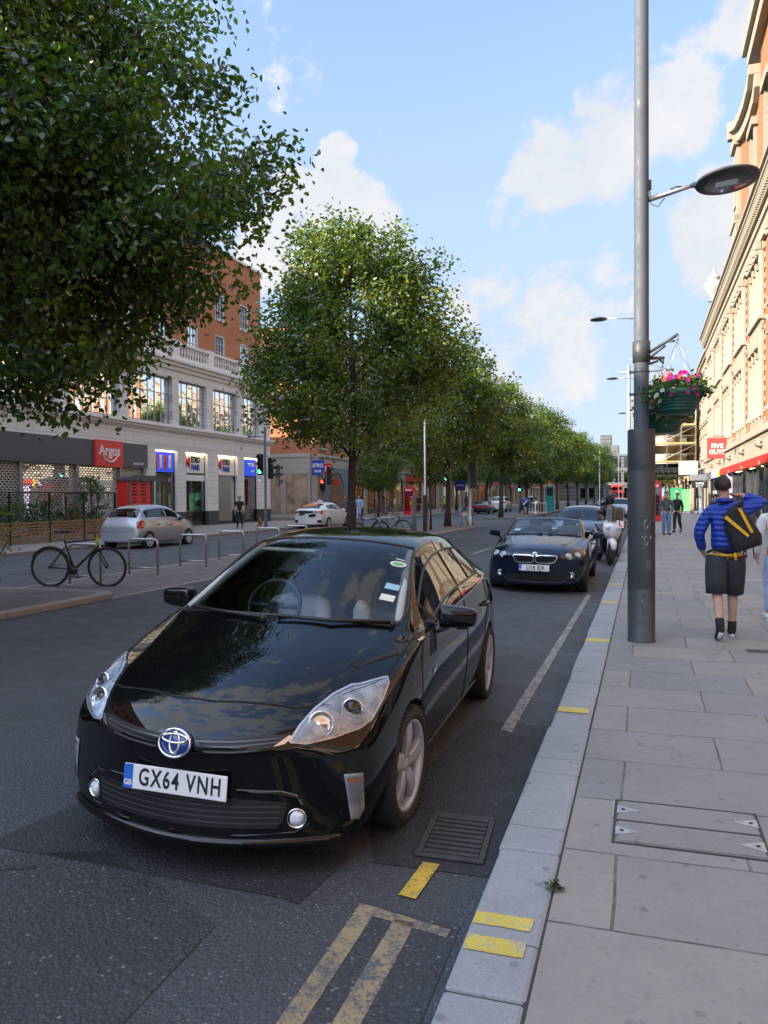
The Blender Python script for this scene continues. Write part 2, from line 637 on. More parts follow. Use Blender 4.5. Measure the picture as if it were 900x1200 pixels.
def slab_mat(name, base, w, h, swap=True, joint=.012, var=.2, off=.5, offs=(0, 0), speck=.28):
    """paving slabs with dirty joints, blotches and old chewing gum"""
    m, nt, p = newmat(name)
    q = NT(nt)
    vec = q.obj()
    o = q.sepxyz(vec)
    a, b = (o[1], o[0]) if not swap else (o[0], o[1])
    wob = q.noise(1.7, 3, .5, vec)
    t = q.n('ShaderNodeTexBrick'); t.offset = off
    q.l(q.comb(q.math('ADD', q.math('ADD', a, offs[0]), q.math('MULTIPLY', wob, .03)), q.math('ADD', q.math('ADD', b, offs[1]), q.math('MULTIPLY', wob, .03))), t.inputs['Vector'])
    t.inputs['Scale'].default_value = 1
    t.inputs['Brick Width'].default_value = w; t.inputs['Row Height'].default_value = h
    t.inputs['Mortar Size'].default_value = joint * .55; t.inputs['Mortar Smooth'].default_value = .35
    t.inputs['Color1'].default_value = (0, 0, 0, 1); t.inputs['Color2'].default_value = (1, 1, 1, 1)
    t.inputs['Mortar'].default_value = (.5, .5, .5, 1)
    tone = q.sepxyz(t.outputs['Color'])[0]
    warm = (base[0] * (1 + var * .55), base[1] * (1 + var * .25), base[2] * (1 - var * .1))
    cold = (base[0] * (1 - var), base[1] * (1 - var * .85), base[2] * (1 - var * .55))
    c = q.mix(tone, c4(cold), c4(warm))
    bl = q.noise(1.3, 7, .68, vec)
    c = q.mix(q.ramp(bl, .42, .72, 0, .55), c, c4(tuple(x * .60 for x in base)))
    bl2 = q.noise(6.5, 7, .7, vec)
    c = q.mix(q.ramp(bl2, .50, .74, 0, .5), c, c4(tuple(x * .62 for x in base)))
    fine = q.noise(60, 7, .8, vec)
    gr = q.noise(210, 2, .6, vec)
    c = q.mix(q.ramp(gr, .40, .62, 0, speck), c, c4(tuple(x * .45 for x in base)))
    c = q.mix(q.ramp(fine, .35, .75, 0, .5), c, c4(tuple(min(1, x * 1.25) for x in base)))
    vo = q.n('ShaderNodeTexVoronoi', voronoi_dimensions='2D'); vo.inputs['Scale'].default_value = 5.0
    q.l(vec, vo.inputs['Vector'])
    vs = q.sepxyz(vo.outputs['Color'])
    gum = q.math('MULTIPLY', q.ramp(q.math('ADD', vo.outputs['Distance'], q.math('MULTIPLY', q.noise(30, 3, .5, vec), .06)), .09, .14, 1, 0), q.ramp(vs[0], .62, .9, 0, 1))
    c = q.mix(q.math('MULTIPLY', gum, .55), c, c4(tuple(x * .33 for x in base)))
    vo3 = q.n('ShaderNodeTexVoronoi', voronoi_dimensions='2D'); vo3.inputs['Scale'].default_value = 11
    q.l(vec, vo3.inputs['Vector'])
    g3 = q.math('MULTIPLY', q.ramp(vo3.outputs['Distance'], .05, .12, 1, 0), q.ramp(q.sepxyz(vo3.outputs['Color'])[1], .7, .8, 0, 1))
    c = q.mix(q.math('MULTIPLY', g3, .5), c, c4(tuple(x * .5 for x in base)))
    vc = q.n('ShaderNodeTexVoronoi', voronoi_dimensions='2D', feature='DISTANCE_TO_EDGE'); vc.inputs['Scale'].default_value = .55
    wv = q.n('ShaderNodeVectorMath', operation='ADD'); q.l(vec, wv.inputs[0]); nz = q.n('ShaderNodeTexNoise'); nz.inputs['Scale'].default_value = 2.2; nz.inputs['Detail'].default_value = 6; q.l(vec, nz.inputs['Vector']); q.l(nz.outputs['Color'], wv.inputs[1]); q.l(wv.outputs[0], vc.inputs['Vector'])
    ck = q.math('MULTIPLY', q.ramp(vc.outputs['Distance'], .0015, .005, 1, 0), q.ramp(q.noise(.9, 3, .5, vec), .54, .60, 0, .8))
    c = q.mix(ck, c, c4(tuple(x * .3 for x in base)))
    jn = q.ramp(q.noise(6, 4, .6, vec), .35, .65, .35, 1.0)
    c = q.mix(q.math('MULTIPLY', t.outputs['Fac'], jn), c, (base[0] * .22, base[1] * .22, base[2] * .20, 1))
    q.l(c, p.inputs['Base Color'])
    q.l(q.ramp(bl, .3, .7, .6, .85), p.inputs['Roughness'])
    hh = q.math('ADD', q.math('MULTIPLY', q.math('SUBTRACT', 1.0, t.outputs['Fac']), 1.0), q.math('MULTIPLY', fine, .22))
    q.bump(hh, .5, .008, p)
    return m


def paint_line_mat(name, col, under, wear=.45):
    m, nt, p = newmat(name)
    q = NT(nt)
    vec = q.obj()
    f = q.math('ADD', q.math('MULTIPLY', q.noise(16, 8, .75, vec), .7), q.math('MULTIPLY', q.noise(4.5, 4, .6, vec), .32))
    vo = q.n('ShaderNodeTexVoronoi'); vo.inputs['Scale'].default_value = 75
    q.l(vec, vo.inputs['Vector'])
    ff = q.math('ADD', f, q.math('MULTIPLY', vo.outputs['Distance'], .22))
    c = q.mix(q.ramp(q.noise(4, 5, .6, vec), .3, .7), c4(tuple(x * .75 for x in col)), c4(col))
    c = q.mix(q.ramp(ff, wear + .1, wear + .26), c, c4(under))
    q.l(c, p.inputs['Base Color'])
    p.inputs['Roughness'].default_value = .7
    q.bump(q.math('ADD', f, vo.outputs['Distance']), .4, .006, p)
    return m


def leaf_mat(name, cols, trans=.5):
    m, nt, p = newmat(name)
    nt.nodes.remove(p)
    q = NT(nt)
    out = nt.nodes['Material Output']
    at = q.n('ShaderNodeAttribute'); at.attribute_name = 'tone'
    r = q.n('ShaderNodeValToRGB')
    els = r.color_ramp.elements
    els[0].color = c4(cols[0]); els[1].color = c4(cols[-1])
    for i, c in enumerate(cols[1:-1]):
        e = els.new((i + 1) / (len(cols) - 1)); e.color = c4(c)
    q.l(at.outputs['Fac'], r.inputs[0])
    df = q.n('ShaderNodeBsdfDiffuse'); q.l(r.outputs[0], df.inputs[0])
    tl = q.n('ShaderNodeBsdfTranslucent')
    q.l(q.mix(1.0, r.outputs[0], (1.9, 1.8, .5, 1), 'MULTIPLY'), tl.inputs[0])
    gl = q.n('ShaderNodeBsdfGlossy'); gl.inputs['Roughness'].default_value = .5
    gl.inputs['Color'].default_value = (.20, .24, .22, 1)
    m1 = q.n('ShaderNodeMixShader'); m1.inputs[0].default_value = trans
    q.l(df.outputs[0], m1.inputs[1]); q.l(tl.outputs[0], m1.inputs[2])
    fr = q.n('ShaderNodeFresnel'); fr.inputs['IOR'].default_value = 1.4
    m2 = q.n('ShaderNodeMixShader'); q.l(fr.outputs[0], m2.inputs[0])
    q.l(m1.outputs[0], m2.inputs[1]); q.l(gl.outputs[0], m2.inputs[2])
    q.l(m2.outputs[0], out.inputs['Surface'])
    return m


M = {}
M['asphalt'] = asphalt_mat('asphalt', (.068, .075, .087), .55, .30)
M['asphalt_patch'] = asphalt_mat('asphalt_patch', (.034, .037, .043), .35, .2, 1.2)
M['asphalt_strip'] = asphalt_mat('asphalt_strip', (.048, .053, .063), .45, .3, .8)
M['asphalt_far'] = asphalt_mat('asphalt_far', (.085, .093, .108), .4, .3)
M['ground'] = simple('ground', (.10, .10, .10), .9)
M['slab'] = slab_mat('york_slab', (.258, .258, .245), .95, .66, True, .014, .28, .42, (.1, .23))
M['slab_left'] = slab_mat('left_slab', (.27, .25, .23), .75, .6, True, .012, .2, .5)
M['kerb'] = slab_mat('granite_kerb', (.315, .335, .35), 1.05, 5.0, False, .012, .12, 0.0, (.28, 2.0), .62)
M['median'] = slab_mat('median_paver', (.15, .135, .135), .22, .11, True, .008, .25, .5)
M['kerb_worn'] = slab_mat('worn_kerb', (.27, .255, .24), .9, 5.0, False, .012, .2, 0, (0, 2))
M['line_white'] = paint_line_mat('line_white', (.40, .39, .36), (.09, .095, .10), .44)
M['line_yellow'] = paint_line_mat('line_yellow', (.62, .42, .05), (.07, .07, .07), .52)
M['line_old'] = paint_line_mat('line_old', (.34, .265, .14), (.085, .09, .10), .46)
M['line_kerb'] = paint_line_mat('line_kerb', (.66, .53, .08), (.30, .31, .31), .52)
M['iron'] = simple('cast_iron', (.055, .053, .052), .62, .3, .3, 14, bump=.4, bscale=60)
M['steel_corner'] = simple('steel_corner', (.5, .51, .52), .42, .7, .25, 20)
M['dark_joint'] = simple('dark_joint', (.045, .044, .042), .9)

M['black_paint'] = paint('black_paint', (.0035, .0038, .005))
M['navy_paint'] = paint('navy_paint', (.005, .009, .032))
M['slate_paint'] = paint('slate_paint', (.05, .07, .11), .5, rough=.3)
M['silver_paint'] = paint('silver_paint', (.42, .45, .50), .45, rough=.35)
M['white_paint'] = paint('white_paint', (.74, .73, .70), 0, rough=.35)
M['red_paint'] = paint('red_paint', (.25, .015, .012), .1)
M['dark_paint'] = paint('dark_paint', (.012, .013, .016), .1)
M['black_plastic'] = simple('black_plastic', (.013, .013, .014), .45, bump=.1, bscale=200)
M['gloss_black'] = simple('gloss_black', (.006, .006, .007), .12, coat=.6)
M['rubber'] = simple('rubber', (.018, .018, .019), .78, var=.3, scale=20)
M['arch'] = simple('arch', (.008, .008, .008), .95)
M['chrome'] = simple('chrome', (.82, .83, .85), .10, 1.0, .04)
M['chrome_soft'] = simple('chrome_soft', (.70, .71, .73), .24, 1.0, .06)
M['alloy'] = simple('alloy', (.47, .53, .64), .36, .2, .08)
M['alloy_dark'] = simple('alloy_dark', (.05, .05, .055), .35, .6, .1)
M['brake'] = simple('brake', (.16, .15, .14), .5, .8, .2)
M['windscreen'] = glass('windscreen', (.88, .93, .93), 1.52)
M['side_glass'] = glass('side_glass', (.50, .55, .54), 1.6)
M['dark_glass'] = glass('dark_glass', (.10, .12, .125), 1.6)
M['lamp_glass'] = glass('lamp_glass', (.93, .96, .98), 1.42)
M['interior'] = simple('interior', (.055, .055, .058), .8)
M['interior_light'] = simple('interior_light', (.22, .225, .22), .85)
M['cream_trim'] = simple('cream_trim', (.42, .43, .40), .8)
M['plate_white'] = simple('plate_white', (.78, .79, .78), .35, var=.03)
M['plate_yellow'] = simple('plate_yellow', (.75, .50, .04), .4, var=.05)
M['plate_blue'] = simple('plate_blue', (.02, .14, .55), .4)
M['ink'] = simple('ink', (.008, .008, .01), .5)
M['white'] = simple('white', (.78, .78, .77), .5, var=.05)
M['paper'] = simple('paper', (.66, .68, .56), .7)
M['paper_blue'] = simple('paper_blue', (.30, .52, .62), .6)
M['red_lens'] = simple('red_lens', (.38, .012, .012), .12, coat=1)
M['amber_lens'] = simple('amber_lens', (.7, .22, .03), .2, coat=1)
M['emblem_blue'] = simple('emblem_blue', (.012, .045, .22), .15, coat=1)


def lamp_inner(name):
    m, nt, p = newmat(name)
    q = NT(nt)
    vec = q.obj()
    vo = q.n('ShaderNodeTexVoronoi'); vo.inputs['Scale'].default_value = 60
    q.l(vec, vo.inputs['Vector'])
    q.l(q.mix(q.ramp(q.noise(14, 3, .5, vec), .4, .6), (.78, .84, .92, 1), (.42, .48, .56, 1)), p.inputs['Base Color'])
    p.inputs['Metallic'].default_value = .12
    p.inputs['Roughness'].default_value = .22
    q.bump(vo.outputs['Distance'], .22, .01, p)
    return m


M['lamp_inner'] = lamp_inner('lamp_inner')
M['lamp_bezel'] = simple('lamp_bezel', (.55, .60, .66), .28, .55, .15, 20)
M['foliage_a'] = leaf_mat('foliage_a', [(.035, .085, .022), (.062, .135, .028), (.10, .18, .034), (.15, .22, .042)])
M['foliage_dark'] = leaf_mat('foliage_dark', [(.026, .066, .016), (.046, .105, .022), (.072, .14, .028), (.11, .175, .034)], .45)
M['foliage_mid'] = leaf_mat('foliage_mid', [(.042, .092, .017), (.085, .148, .022), (.15, .205, .028), (.22, .25, .036)], .55)
M['foliage_b'] = leaf_mat('foliage_b', [(.055, .10, .015), (.10, .155, .021), (.165, .21, .028), (.24, .255, .036)])
M['bark'] = simple('bark', (.060, .048, .036), .95, 0, .4, 7, bump=.9, bscale=16)
M['argos_stone'] = stone_mat('argos_stone', (.72, .70, .67), (1.4, .46), 'x', .012, .08, .22)
M['argos_smooth'] = stone_mat('argos_smooth', (.74, .72, .69), (4.0, 3.0), 'x', .006, .06, .25)
M['plinth'] = simple('plinth', (.055, .052, .055), .35, 0, .2, 5)
M['brick_red'] = brick_mat('brick_red', (.42, .125, .045), (.50, .165, .058), (.34, .27, .21))
M['brick_orange'] = brick_mat('brick_orange', (.25, .092, .028), (.29, .115, .034), (.24, .18, .115))
M['cream_stone'] = stone_mat('cream_stone', (.285, .250, .190), (.9, .35), 'x', .008, .10, .35)
M['cream_plain'] = stone_mat('cream_plain', (.30, .262, .20), (3.0, 3.0), 'x', .004, .08, .3)
M['grey_stone'] = stone_mat('grey_stone', (.40, .37, .33), (1.1, .4), 'x', .012, .12, .35)
M['fascia_grey'] = simple('fascia_grey', (.085, .085, .10), .4, 0, .06, 2)
M['sign_red'] = simple('sign_red', (.66, .030, .022), .35, 0, .05, 3)
M['sign_red_lit'] = simple('sign_red_lit', (.72, .05, .04), .4, 0, .05, 3)
M['sign_blue'] = simple('sign_blue', (.012, .055, .36), .35, 0, .08, 3)
M['shop_glass'] = glass('shop_glass', (.62, .68, .66), 1.45, .05, .7)
M['upper_glass'] = glass('upper_glass', (.16, .17, .17), 2.3, .16, .9, 1.0)
M['far_glass'] = glass('far_glass', (.2, .22, .24), 1.7, .08, 1.0)
M['shutter'] = simple('shutter', (.55, .53, .49), .45, .5, .1, 5)
M['metal_frame'] = simple('metal_frame', (.30, .31, .32), .4, .6)
M['white_frame'] = simple('white_frame', (.62, .63, .64), .5)
M['wood_slat'] = simple('wood_slat', (.26, .135, .065), .6, 0, .35, 9)
M['pole_grey'] = simple('pole_grey', (.085, .098, .122), .68, .0, .10, 3, rvar=.25)
M['pole_dark'] = simple('pole_dark', (.046, .051, .058), .5, .0, .2, 6, bump=.05, bscale=50, rvar=.3)
M['pole_black'] = simple('pole_black', (.018, .018, .02), .4, .3)
M['galv'] = simple('galv', (.36, .37, .38), .35, .75, .15, 8)
M['brushed'] = simple('brushed', (.46, .46, .46), .30, .9, .12, 12)
M['concrete'] = simple('concrete', (.42, .41, .39), .85, 0, .2, 4, bump=.2)
M['dark_room'] = simple('dark_room', (.035, .034, .033), .9)
M['warm_room'] = simple('warm_room', (.36, .27, .18), .9, 0, .5, 1.3)
M['purple'] = simple('purple', (.26, .17, .50), .45)
M['lilac'] = simple('lilac', (.50, .40, .66), .5)
M['hoarding'] = simple('hoarding', (.03, .27, .10), .45, 0, .1, 2)
M['hoarding_light'] = simple('hoarding_light', (.14, .46, .18), .45, 0, .1, 2)
M['scaffold'] = simple('scaffold', (.42, .42, .41), .45, .6)
M['plank'] = simple('plank', (.50, .34, .13), .8, 0, .3, 6)
M['basket_green'] = simple('basket_green', (.008, .075, .058), .42, 0, .25, 12)
M['petal_pink'] = leaf_mat('petal_pink', [(.30, .008, .14), (.44, .012, .22), (.52, .03, .27)], .25)
M['petal_white'] = leaf_mat('petal_white', [(.62, .64, .54), (.76, .77, .70)], .25)
M['petal_coral'] = leaf_mat('petal_coral', [(.70, .12, .12), (.75, .24, .14)], .25)
M['petal_yellow'] = leaf_mat('petal_yellow', [(.70, .42, .02), (.78, .55, .06)], .25)
M['green_light'] = emissive('green_light', (.05, 1.0, .38), 4.0)
M['red_light'] = emissive('red_light', (1.0, .06, .03), 2.2)
M['warm_lamp'] = emissive('warm_lamp', (1.0, .78, .45), 4.0)
M['cool_lamp'] = emissive('cool_lamp', (.85, .93, 1.0), 3.0)
M['sign_lit'] = emissive('sign_lit', (1.0, .98, .95), .3)
M['sign_lit_red'] = emissive('sign_lit_red', (.95, .03, .02), .8)
M['sign_lit_blue'] = emissive('sign_lit_blue', (.02, .06, .55), .45)
M['skin'] = simple('skin', (.50, .29, .21), .55, 0, .08, 9)
M['hair_brown'] = simple('hair_brown', (.028, .017, .011), .6, 0, .4, 40, bump=.6, bscale=90)
M['hair_blond'] = simple('hair_blond', (.42, .28, .13), .6, 0, .3, 40, bump=.6, bscale=90)
M['hair_red'] = simple('hair_red', (.32, .09, .03), .6, 0, .3, 40)
M['puffer'] = simple('puffer', (.006, .045, .36), .48, 0, .12, 9, bump=.25, bscale=24)

m_ = M['puffer']; q_ = NT(m_.node_tree); w_ = q_.n('ShaderNodeTexWave', wave_type='BANDS', bands_direction='Z'); q_.l(q_.obj(), w_.inputs['Vector'])
w_.inputs['Scale'].default_value = 5.2; w_.inputs['Distortion'].default_value = 1.2; w_.inputs['Detail'].default_value = 1.5; w_.inputs['Detail Scale'].default_value = 1.5
q_.bump(q_.math('POWER', w_.outputs['Fac'], .45), .5, .03, m_.node_tree.nodes['Principled BSDF'])
M['shorts'] = simple('shorts', (.030, .034, .044), .85, 0, .2, 9, bump=.3, bscale=14)
M['denim'] = simple('denim', (.15, .26, .46), .85, 0, .2, 12, bump=.3, bscale=20)
M['denim_pale'] = simple('denim_pale', (.36, .48, .66), .85, 0, .2, 8, bump=.3, bscale=20)
M['cloth_black'] = simple('cloth_black', (.012, .012, .014), .85)
M['cloth_white'] = simple('cloth_white', (.72, .72, .71), .85, 0, .08, 8, bump=.3, bscale=16)
M['cloth_navy'] = simple('cloth_navy', (.018, .025, .060), .85)
M['cloth_red'] = simple('cloth_red', (.55, .035, .03), .85)
M['cloth_grey'] = simple('cloth_grey', (.10, .095, .10), .85)
M['cloth_blue'] = simple('cloth_blue', (.28, .42, .68), .85)
M['cloth_floral'] = simple('cloth_floral', (.20, .09, .26), .85, 0, .9, 26)
M['cloth_khaki'] = simple('cloth_khaki', (.38, .28, .17), .85)
M['cloth_hivis'] = simple('cloth_hivis', (.55, .72, .04), .7)
M['cloth_orange'] = simple('cloth_orange', (.72, .20, .05), .8)
M['yellow_trim'] = simple('yellow_trim', (.78, .40, .01), .5)
M['ginger'] = simple('ginger', (.42, .13, .035), .8, 0, .3, 20)
M['pillow'] = simple('pillow', (.62, .63, .60), .85, 0, .06, 10, bump=.4, bscale=14)
M['tan'] = simple('tan', (.55, .40, .25), .7)
M['teal'] = simple('teal', (.01, .28, .28), .5)
M['far_stone'] = stone_mat('far_stone', (.135, .135, .135), (1.5, .5))
M['joint_blue'] = simple('joint_blue', (.012, .03, .10), .5)
M['arch_blue'] = simple('arch_blue', (.16, .23, .27), .5)
M['tan_dark'] = simple('tan_dark', (.22, .13, .08), .7, 0, .4, 2)
M['grille_bar'] = simple('grille_bar', (.10, .105, .115), .3, .5)
M['slate_roof'] = simple('slate_roof', (.10, .11, .13), .7)
# ------------------------------------------------------------------ ground, roads, pavements
KERB_X0, KERB_X1 = -0.635, -0.355
FACADE_L, FACADE_R = -24.4, 5.4


def road_z(x):
    """camber of the near carriageway"""
    if x > -4.3: return .10 * (KERB_X0 - x) / (4.3 + KERB_X0)
    return .10 - .06 * (-4.3 - x) / 4.2


def structure(mb, name, mats, bevel=0.0):
    o = mb.build(name, mats, bevel=bevel)
    return tag(o, kind='structure')


m = MB(); m.quad((-900, -500, -.06), (900, -500, -.06), (900, 1400, -.06), (-900, 1400, -.06))
structure(m, 'ground', M['ground'])

xs = [-8.5, -7.5, -6.4, -5.4, -4.6, -4.0, -3.2, -2.2, -1.2, KERB_X0]
m = MB()
for y0, y1 in ((-40, 44), (44, 250)):
    for a, b in zip(xs[:-1], xs[1:]):
        m.quad((a, y0, road_z(a)), (b, y0, road_z(b)), (b, y1, road_z(b)), (a, y1, road_z(a)))
structure(m, 'road', M['asphalt'])
m = MB()
m.quad((-18.2, -40, .02), (-11.3, -40, .02), (-11.3, 250, .02), (-18.2, 250, .02))
m.quad((-11.3, 42.6, .03), (-8.5, 42.6, .04), (-8.5, 57.5, .04), (-11.3, 57.5, .03))
m.quad((-60, 50.2, .02), (-18.2, 50.2, .02), (-18.2, 57.6, .02), (-60, 57.6, .02))
structure(m, 'far_road', M['asphalt_far'])


def lay(name, poly, mat, dz=.004, zf=road_z):
    """a sheet of markings or patching laid on the road"""
    bm = bmesh.new()
    vs = [bm.verts.new((x, y, 0)) for x, y in poly]
    bm.faces.new(vs)
    L = max(max(p[0] for p in poly) - min(p[0] for p in poly), 0)
    for c in [x for x in xs if min(p[0] for p in poly) < x < max(p[0] for p in poly)]:
        bmesh.ops.bisect_plane(bm, geom=bm.verts[:] + bm.edges[:] + bm.faces[:], plane_co=(c, 0, 0), plane_no=(1, 0, 0))
    for v in bm.verts: v.co.z = zf(v.co.x) + dz
    bmesh.ops.recalc_face_normals(bm, faces=bm.faces)
    me = bpy.data.meshes.new(name); bm.to_mesh(me); bm.free()
    me.materials.append(mat)
    return tag(link(name, me), kind='structure')


lay('asphalt_patch', [(-3.02, 3.02), (-2.94, 3.62), (-1.32, 3.52), (-1.38, 3.04), (-1.46, 3.06)], M['asphalt_patch'])
lay('asphalt_patch', [(-4.6, 2.2), (-2.42, 3.17), (-1.62, 2.78), (-1.58, 1.2), (-4.6, 1.2)], M['asphalt_strip'])
lay('asphalt_patch', [(-1.28, -6), (-1.12, 3.12), (-.70, 3.12), (-.645, -6)], M['asphalt_strip'])
lay('asphalt_patch', [(-1.36, 3.9), (-1.22, 6.0), (-.645, 6.0), (-.645, 3.55), (-1.2, 3.5)], M['asphalt_patch'])
for i in range(3):
    lay('road_joint', [(-4.6 + 2.0 * i, 1.9 + .98 * i), (-4.6 + 2.0 * i, 1.93 + .98 * i), (-2.62 + 2.0 * i - .9 * i, 2.93 + .5 * i), (-2.62 + 2.0 * i - .9 * i, 2.90 + .5 * i)], M['asphalt_patch'], .007) if i == 0 else None
# bay line, single dash, worn double line with its end bar
lay('painted_line', [(-1.0, 5.80), (-.915, 5.76), (-.87, 14.2), (-.945, 14.2)], M['line_white'], .006)
lay('painted_line', [(-1.005, 3.25), (-.925, 3.24), (-.905, 3.585), (-.985, 3.58)], M['line_yellow'], .008)
lay('painted_line', [(-1.145, 0.5), (-1.06, 0.5), (-1.055, 3.06), (-1.135, 3.06)], M['line_old'], .006)
lay('painted_line', [(-.975, 0.5), (-.885, 0.5), (-.875, 3.06), (-.965, 3.06)], M['line_old'], .006)
lay('painted_line', [(-1.14, 3.065), (-.735, 3.00), (-.73, 3.06), (-1.13, 3.13)], M['line_old'], .006)
for i in range(10):
    y = 22 + i * 9
    lay('lane_line', [(-4.62, y), (-4.52, y), (-4.52, y + 3), (-4.62, y + 3)], M['line_white'], .006)
for i in range(14):
    y = 6 + i * 6.5
    lay('lane_line', [(-14.40, y), (-14.30, y), (-14.30, y + 3.6), (-14.40, y + 3.6)], M['line_white'], .005, lambda x: .02)
lay('stop_line', [(-11.2, 45.2), (-8.6, 45.2), (-8.6, 45.5), (-11.2, 45.5)], M['line_white'], .006, lambda x: .04)
lay('stop_line', [(-8.3, 46.5), (-4.7, 46.5), (-4.7, 46.8), (-8.3, 46.8)], M['line_white'], .006)

# right pavement and its granite kerb
m = MB()
m.box(KERB_X1 + .006, 9.0, -40, 250, -.05, .11)
structure(m, 'pavement', M['slab'])
rk = random.Random(3)
y = -12.0; k = 0
m = MB()
while y < 130:
    L = 1.02 if y < 20 else 3.0
    L *= rk.uniform(.86, 1.12)
    x0 = KERB_X0 + rk.uniform(-.008, .006); x1 = KERB_X1 + rk.uniform(-.006, .0)
    z = .112 + rk.uniform(-.002, .003)
    m.box(x0, x1, y + .004, y + L - .004, -.05, z)
    y += L
structure(m, 'kerb', M['kerb'], bevel=.018)
m = MB()
m.box(KERB_X1 - .012, KERB_X1 + .008, -12, 130, -.05, .106)
m.box(KERB_X0 + .01, KERB_X1 - .012, -12, 130, -.05, .1)
structure(m, 'kerb_joint', M['dark_joint'])
for k, (y0, y1, x1) in enumerate(((2.945, 3.035, -.395), (2.765, 2.868, -.40), (6.05, 6.19, -.39), (9.07, 9.26, -.37), (12.38, 12.55, -.37), (14.9, 15.1, -.37))):
    m = MB(); z = .1165
    n = 16; y0_ = y0; j0 = 0
    for i in range(n):
        a = KERB_X0 + .016 + (x1 - KERB_X0 - .016) * i / n; b = KERB_X0 + .016 + (x1 - KERB_X0 - .016) * (i + 1) / n
        j1 = rk.uniform(-.0025, .0025); k1 = rk.uniform(-.0025, .0025); b += rk.uniform(-.004, .004) if i == n - 1 else 0
        m.quad((a, y0_, z), (b, y0 + k1, z), (b, y1 + j1, z), (a, y1 + j0, z)); y0_ = y0 + k1; j0 = j1
    structure(m, 'kerb_mark', M['line_kerb'])
for x in (.20, .80):
    for i in range(3):
        m = MB(); m.quad((x - .05, 13.2 + i * .5, .1145), (x + .09, 13.16 + i * .5, .1145), (x + .09, 13.36 + i * .5, .1145), (x - .05, 13.40 + i * .5, .1145))
        structure(m, 'pavement_mark', M['line_white'])

# median strip between the carriageways
m = MB()
m.box(-11.3, -8.5, -40, 42.3, -.05, .045)
m.box(-11.3, -8.5, 57.6, 250, -.05, .12)
structure(m, 'median', M['median'])
m = MB()
for x in (-11.3, -8.62):
    m.box(x, x + .12, -40, 31, -.05, .052)
    m.box(x, x + .12, 57.5, 250, -.05, .13)
# raised noses with rounded ends
def nose(m, y0, y1, w=2.8, cx=-9.9, h=.14, r=1.0, both=False):
    pts = [(cx - w / 2, y0), (cx + w / 2, y0)]
    for k in range(9):
        q = pi * .5 * k / 8
        pts.append((cx + w / 2 - r + r * cos(q), y1 - r + r * sin(q)))
    for k in range(9):
        q = pi * .5 + pi * .5 * k / 8
        pts.append((cx - w / 2 + r + r * cos(q), y1 - r + r * sin(q)))
    m.prism(pts, -.05, h, 'z')
structure(m, 'median_kerb', M['kerb_worn'], bevel=.015)
m = MB()
nose(m, 31, 42.5, r=1.2)
nose(m, -40, 11.55, r=.35)
structure(m, 'median_island', M['kerb_worn'], bevel=.02)
m = MB()
nose(m, 31.05, 42.3, 2.48, h=.146, r=1.1)
nose(m, -40, 11.35, 2.4, h=.146, r=.3)
structure(m, 'island_paving', M['median'])

# left pavement and the side street corner
m = MB()
m.box(-30, -18.0, -40, 50.0, -.05, .11)
m.box(-30, -18.0, 57.8, 250, -.05, .11)
structure(m, 'left_pavement', M['slab_left'])
m = MB()
m.box(-18.2, -18.005, -40, 50.0, -.05, .115)
m.box(-18.2, -18.005, 57.8, 250, -.05, .115)
structure(m, 'left_kerb', M['kerb_worn'], bevel=.015)

# gully grate in the gutter
t = thing('drain_grate', 'slotted iron drain grate sunk in the gutter beside the black hatchback', 'drain grate', (-.895, 3.90, .012))
m = MB()
W, L = .165, .265
m.box(-W, W, -L, -L + .035, 0, .014); m.box(-W, W, L - .035, L, 0, .014)
m.box(-W, -W + .03, -L + .036, L - .036, 0, .014); m.box(W - .03, W, -L + .036, L - .036, 0, .014)
m.build('frame', M['iron'], t, bevel=.004)
m = MB()
for i in range(9):
    y = -L + .055 + i * .0525
    m.box(-W + .032, W - .032, y, y + .030, .0, .011)
m.build('bars', M['iron'], t, bevel=.003)
m = MB(); m.box(-W + .01, W - .01, -L + .01, L - .01, -.004, .0015)
m.build('pit', M['arch'], t)
t.rotation_euler = (0, radians(1.5), radians(4))

# two-leaf inspection cover with steel corners, set in the paving
t = thing('access_cover', 'recessed paving cover with triangular steel corner plates near the kerb', 'access cover', (.18, 4.11, .1125))
for sy in (-1, 1):
    m = MB(); m.box(-.30, .34, sy * .135 - .125, sy * .135 + .125, -.02, .002)
    m.build('cover_leaf', M['slab'], t)
m = MB()
for a in ((-.325, -.312, -.275, .275), (.348, .358, -.275, .275)): m.box(a[0], a[1], a[2], a[3], -.02, .0035)
m.box(-.31, .347, -.006, .006, -.02, .003)
m.box(-.31, .347, .268, .274, -.02, .003); m.box(-.31, .347, -.274, -.268, -.02, .003)
m.build('cover_frame', M['dark_joint'], t)
for sx in (-1, 1):
    for sy in (-1, 1):
        x0 = -.312 if sx < 0 else .348
        m = MB()
        y = sy * .135
        m.prism([(x0, y - .055), (x0 - sx * .11, y), (x0, y + .055)], .0022, .0055, 'z')
        o = m.build('corner_plate', M['steel_corner'], t)
        h = MB(); h.lathe([(.010, .0055), (.010, .0072), (0, .0072)], 10, (x0 - sx * .03, y, 0)); h.build('key_hole', M['arch'], o)
m = MB(); m.box(-.333, -.327, .02, .25, -.01, .0045); m.build('edge_trim', M['steel_corner'], t)
for (x, y, w, l, nm, lab) in ((1.15, 9.0, .28, .18, 'stopcock_cover', 'small dark iron cover in the paving right of the lamp post base'),):
    m = MB(); m.box(x - w / 2, x + w / 2, y - l / 2, y + l / 2, .10, .1145)
    tag(m.build(nm, M['iron'], bevel=.003), lab, 'iron cover')

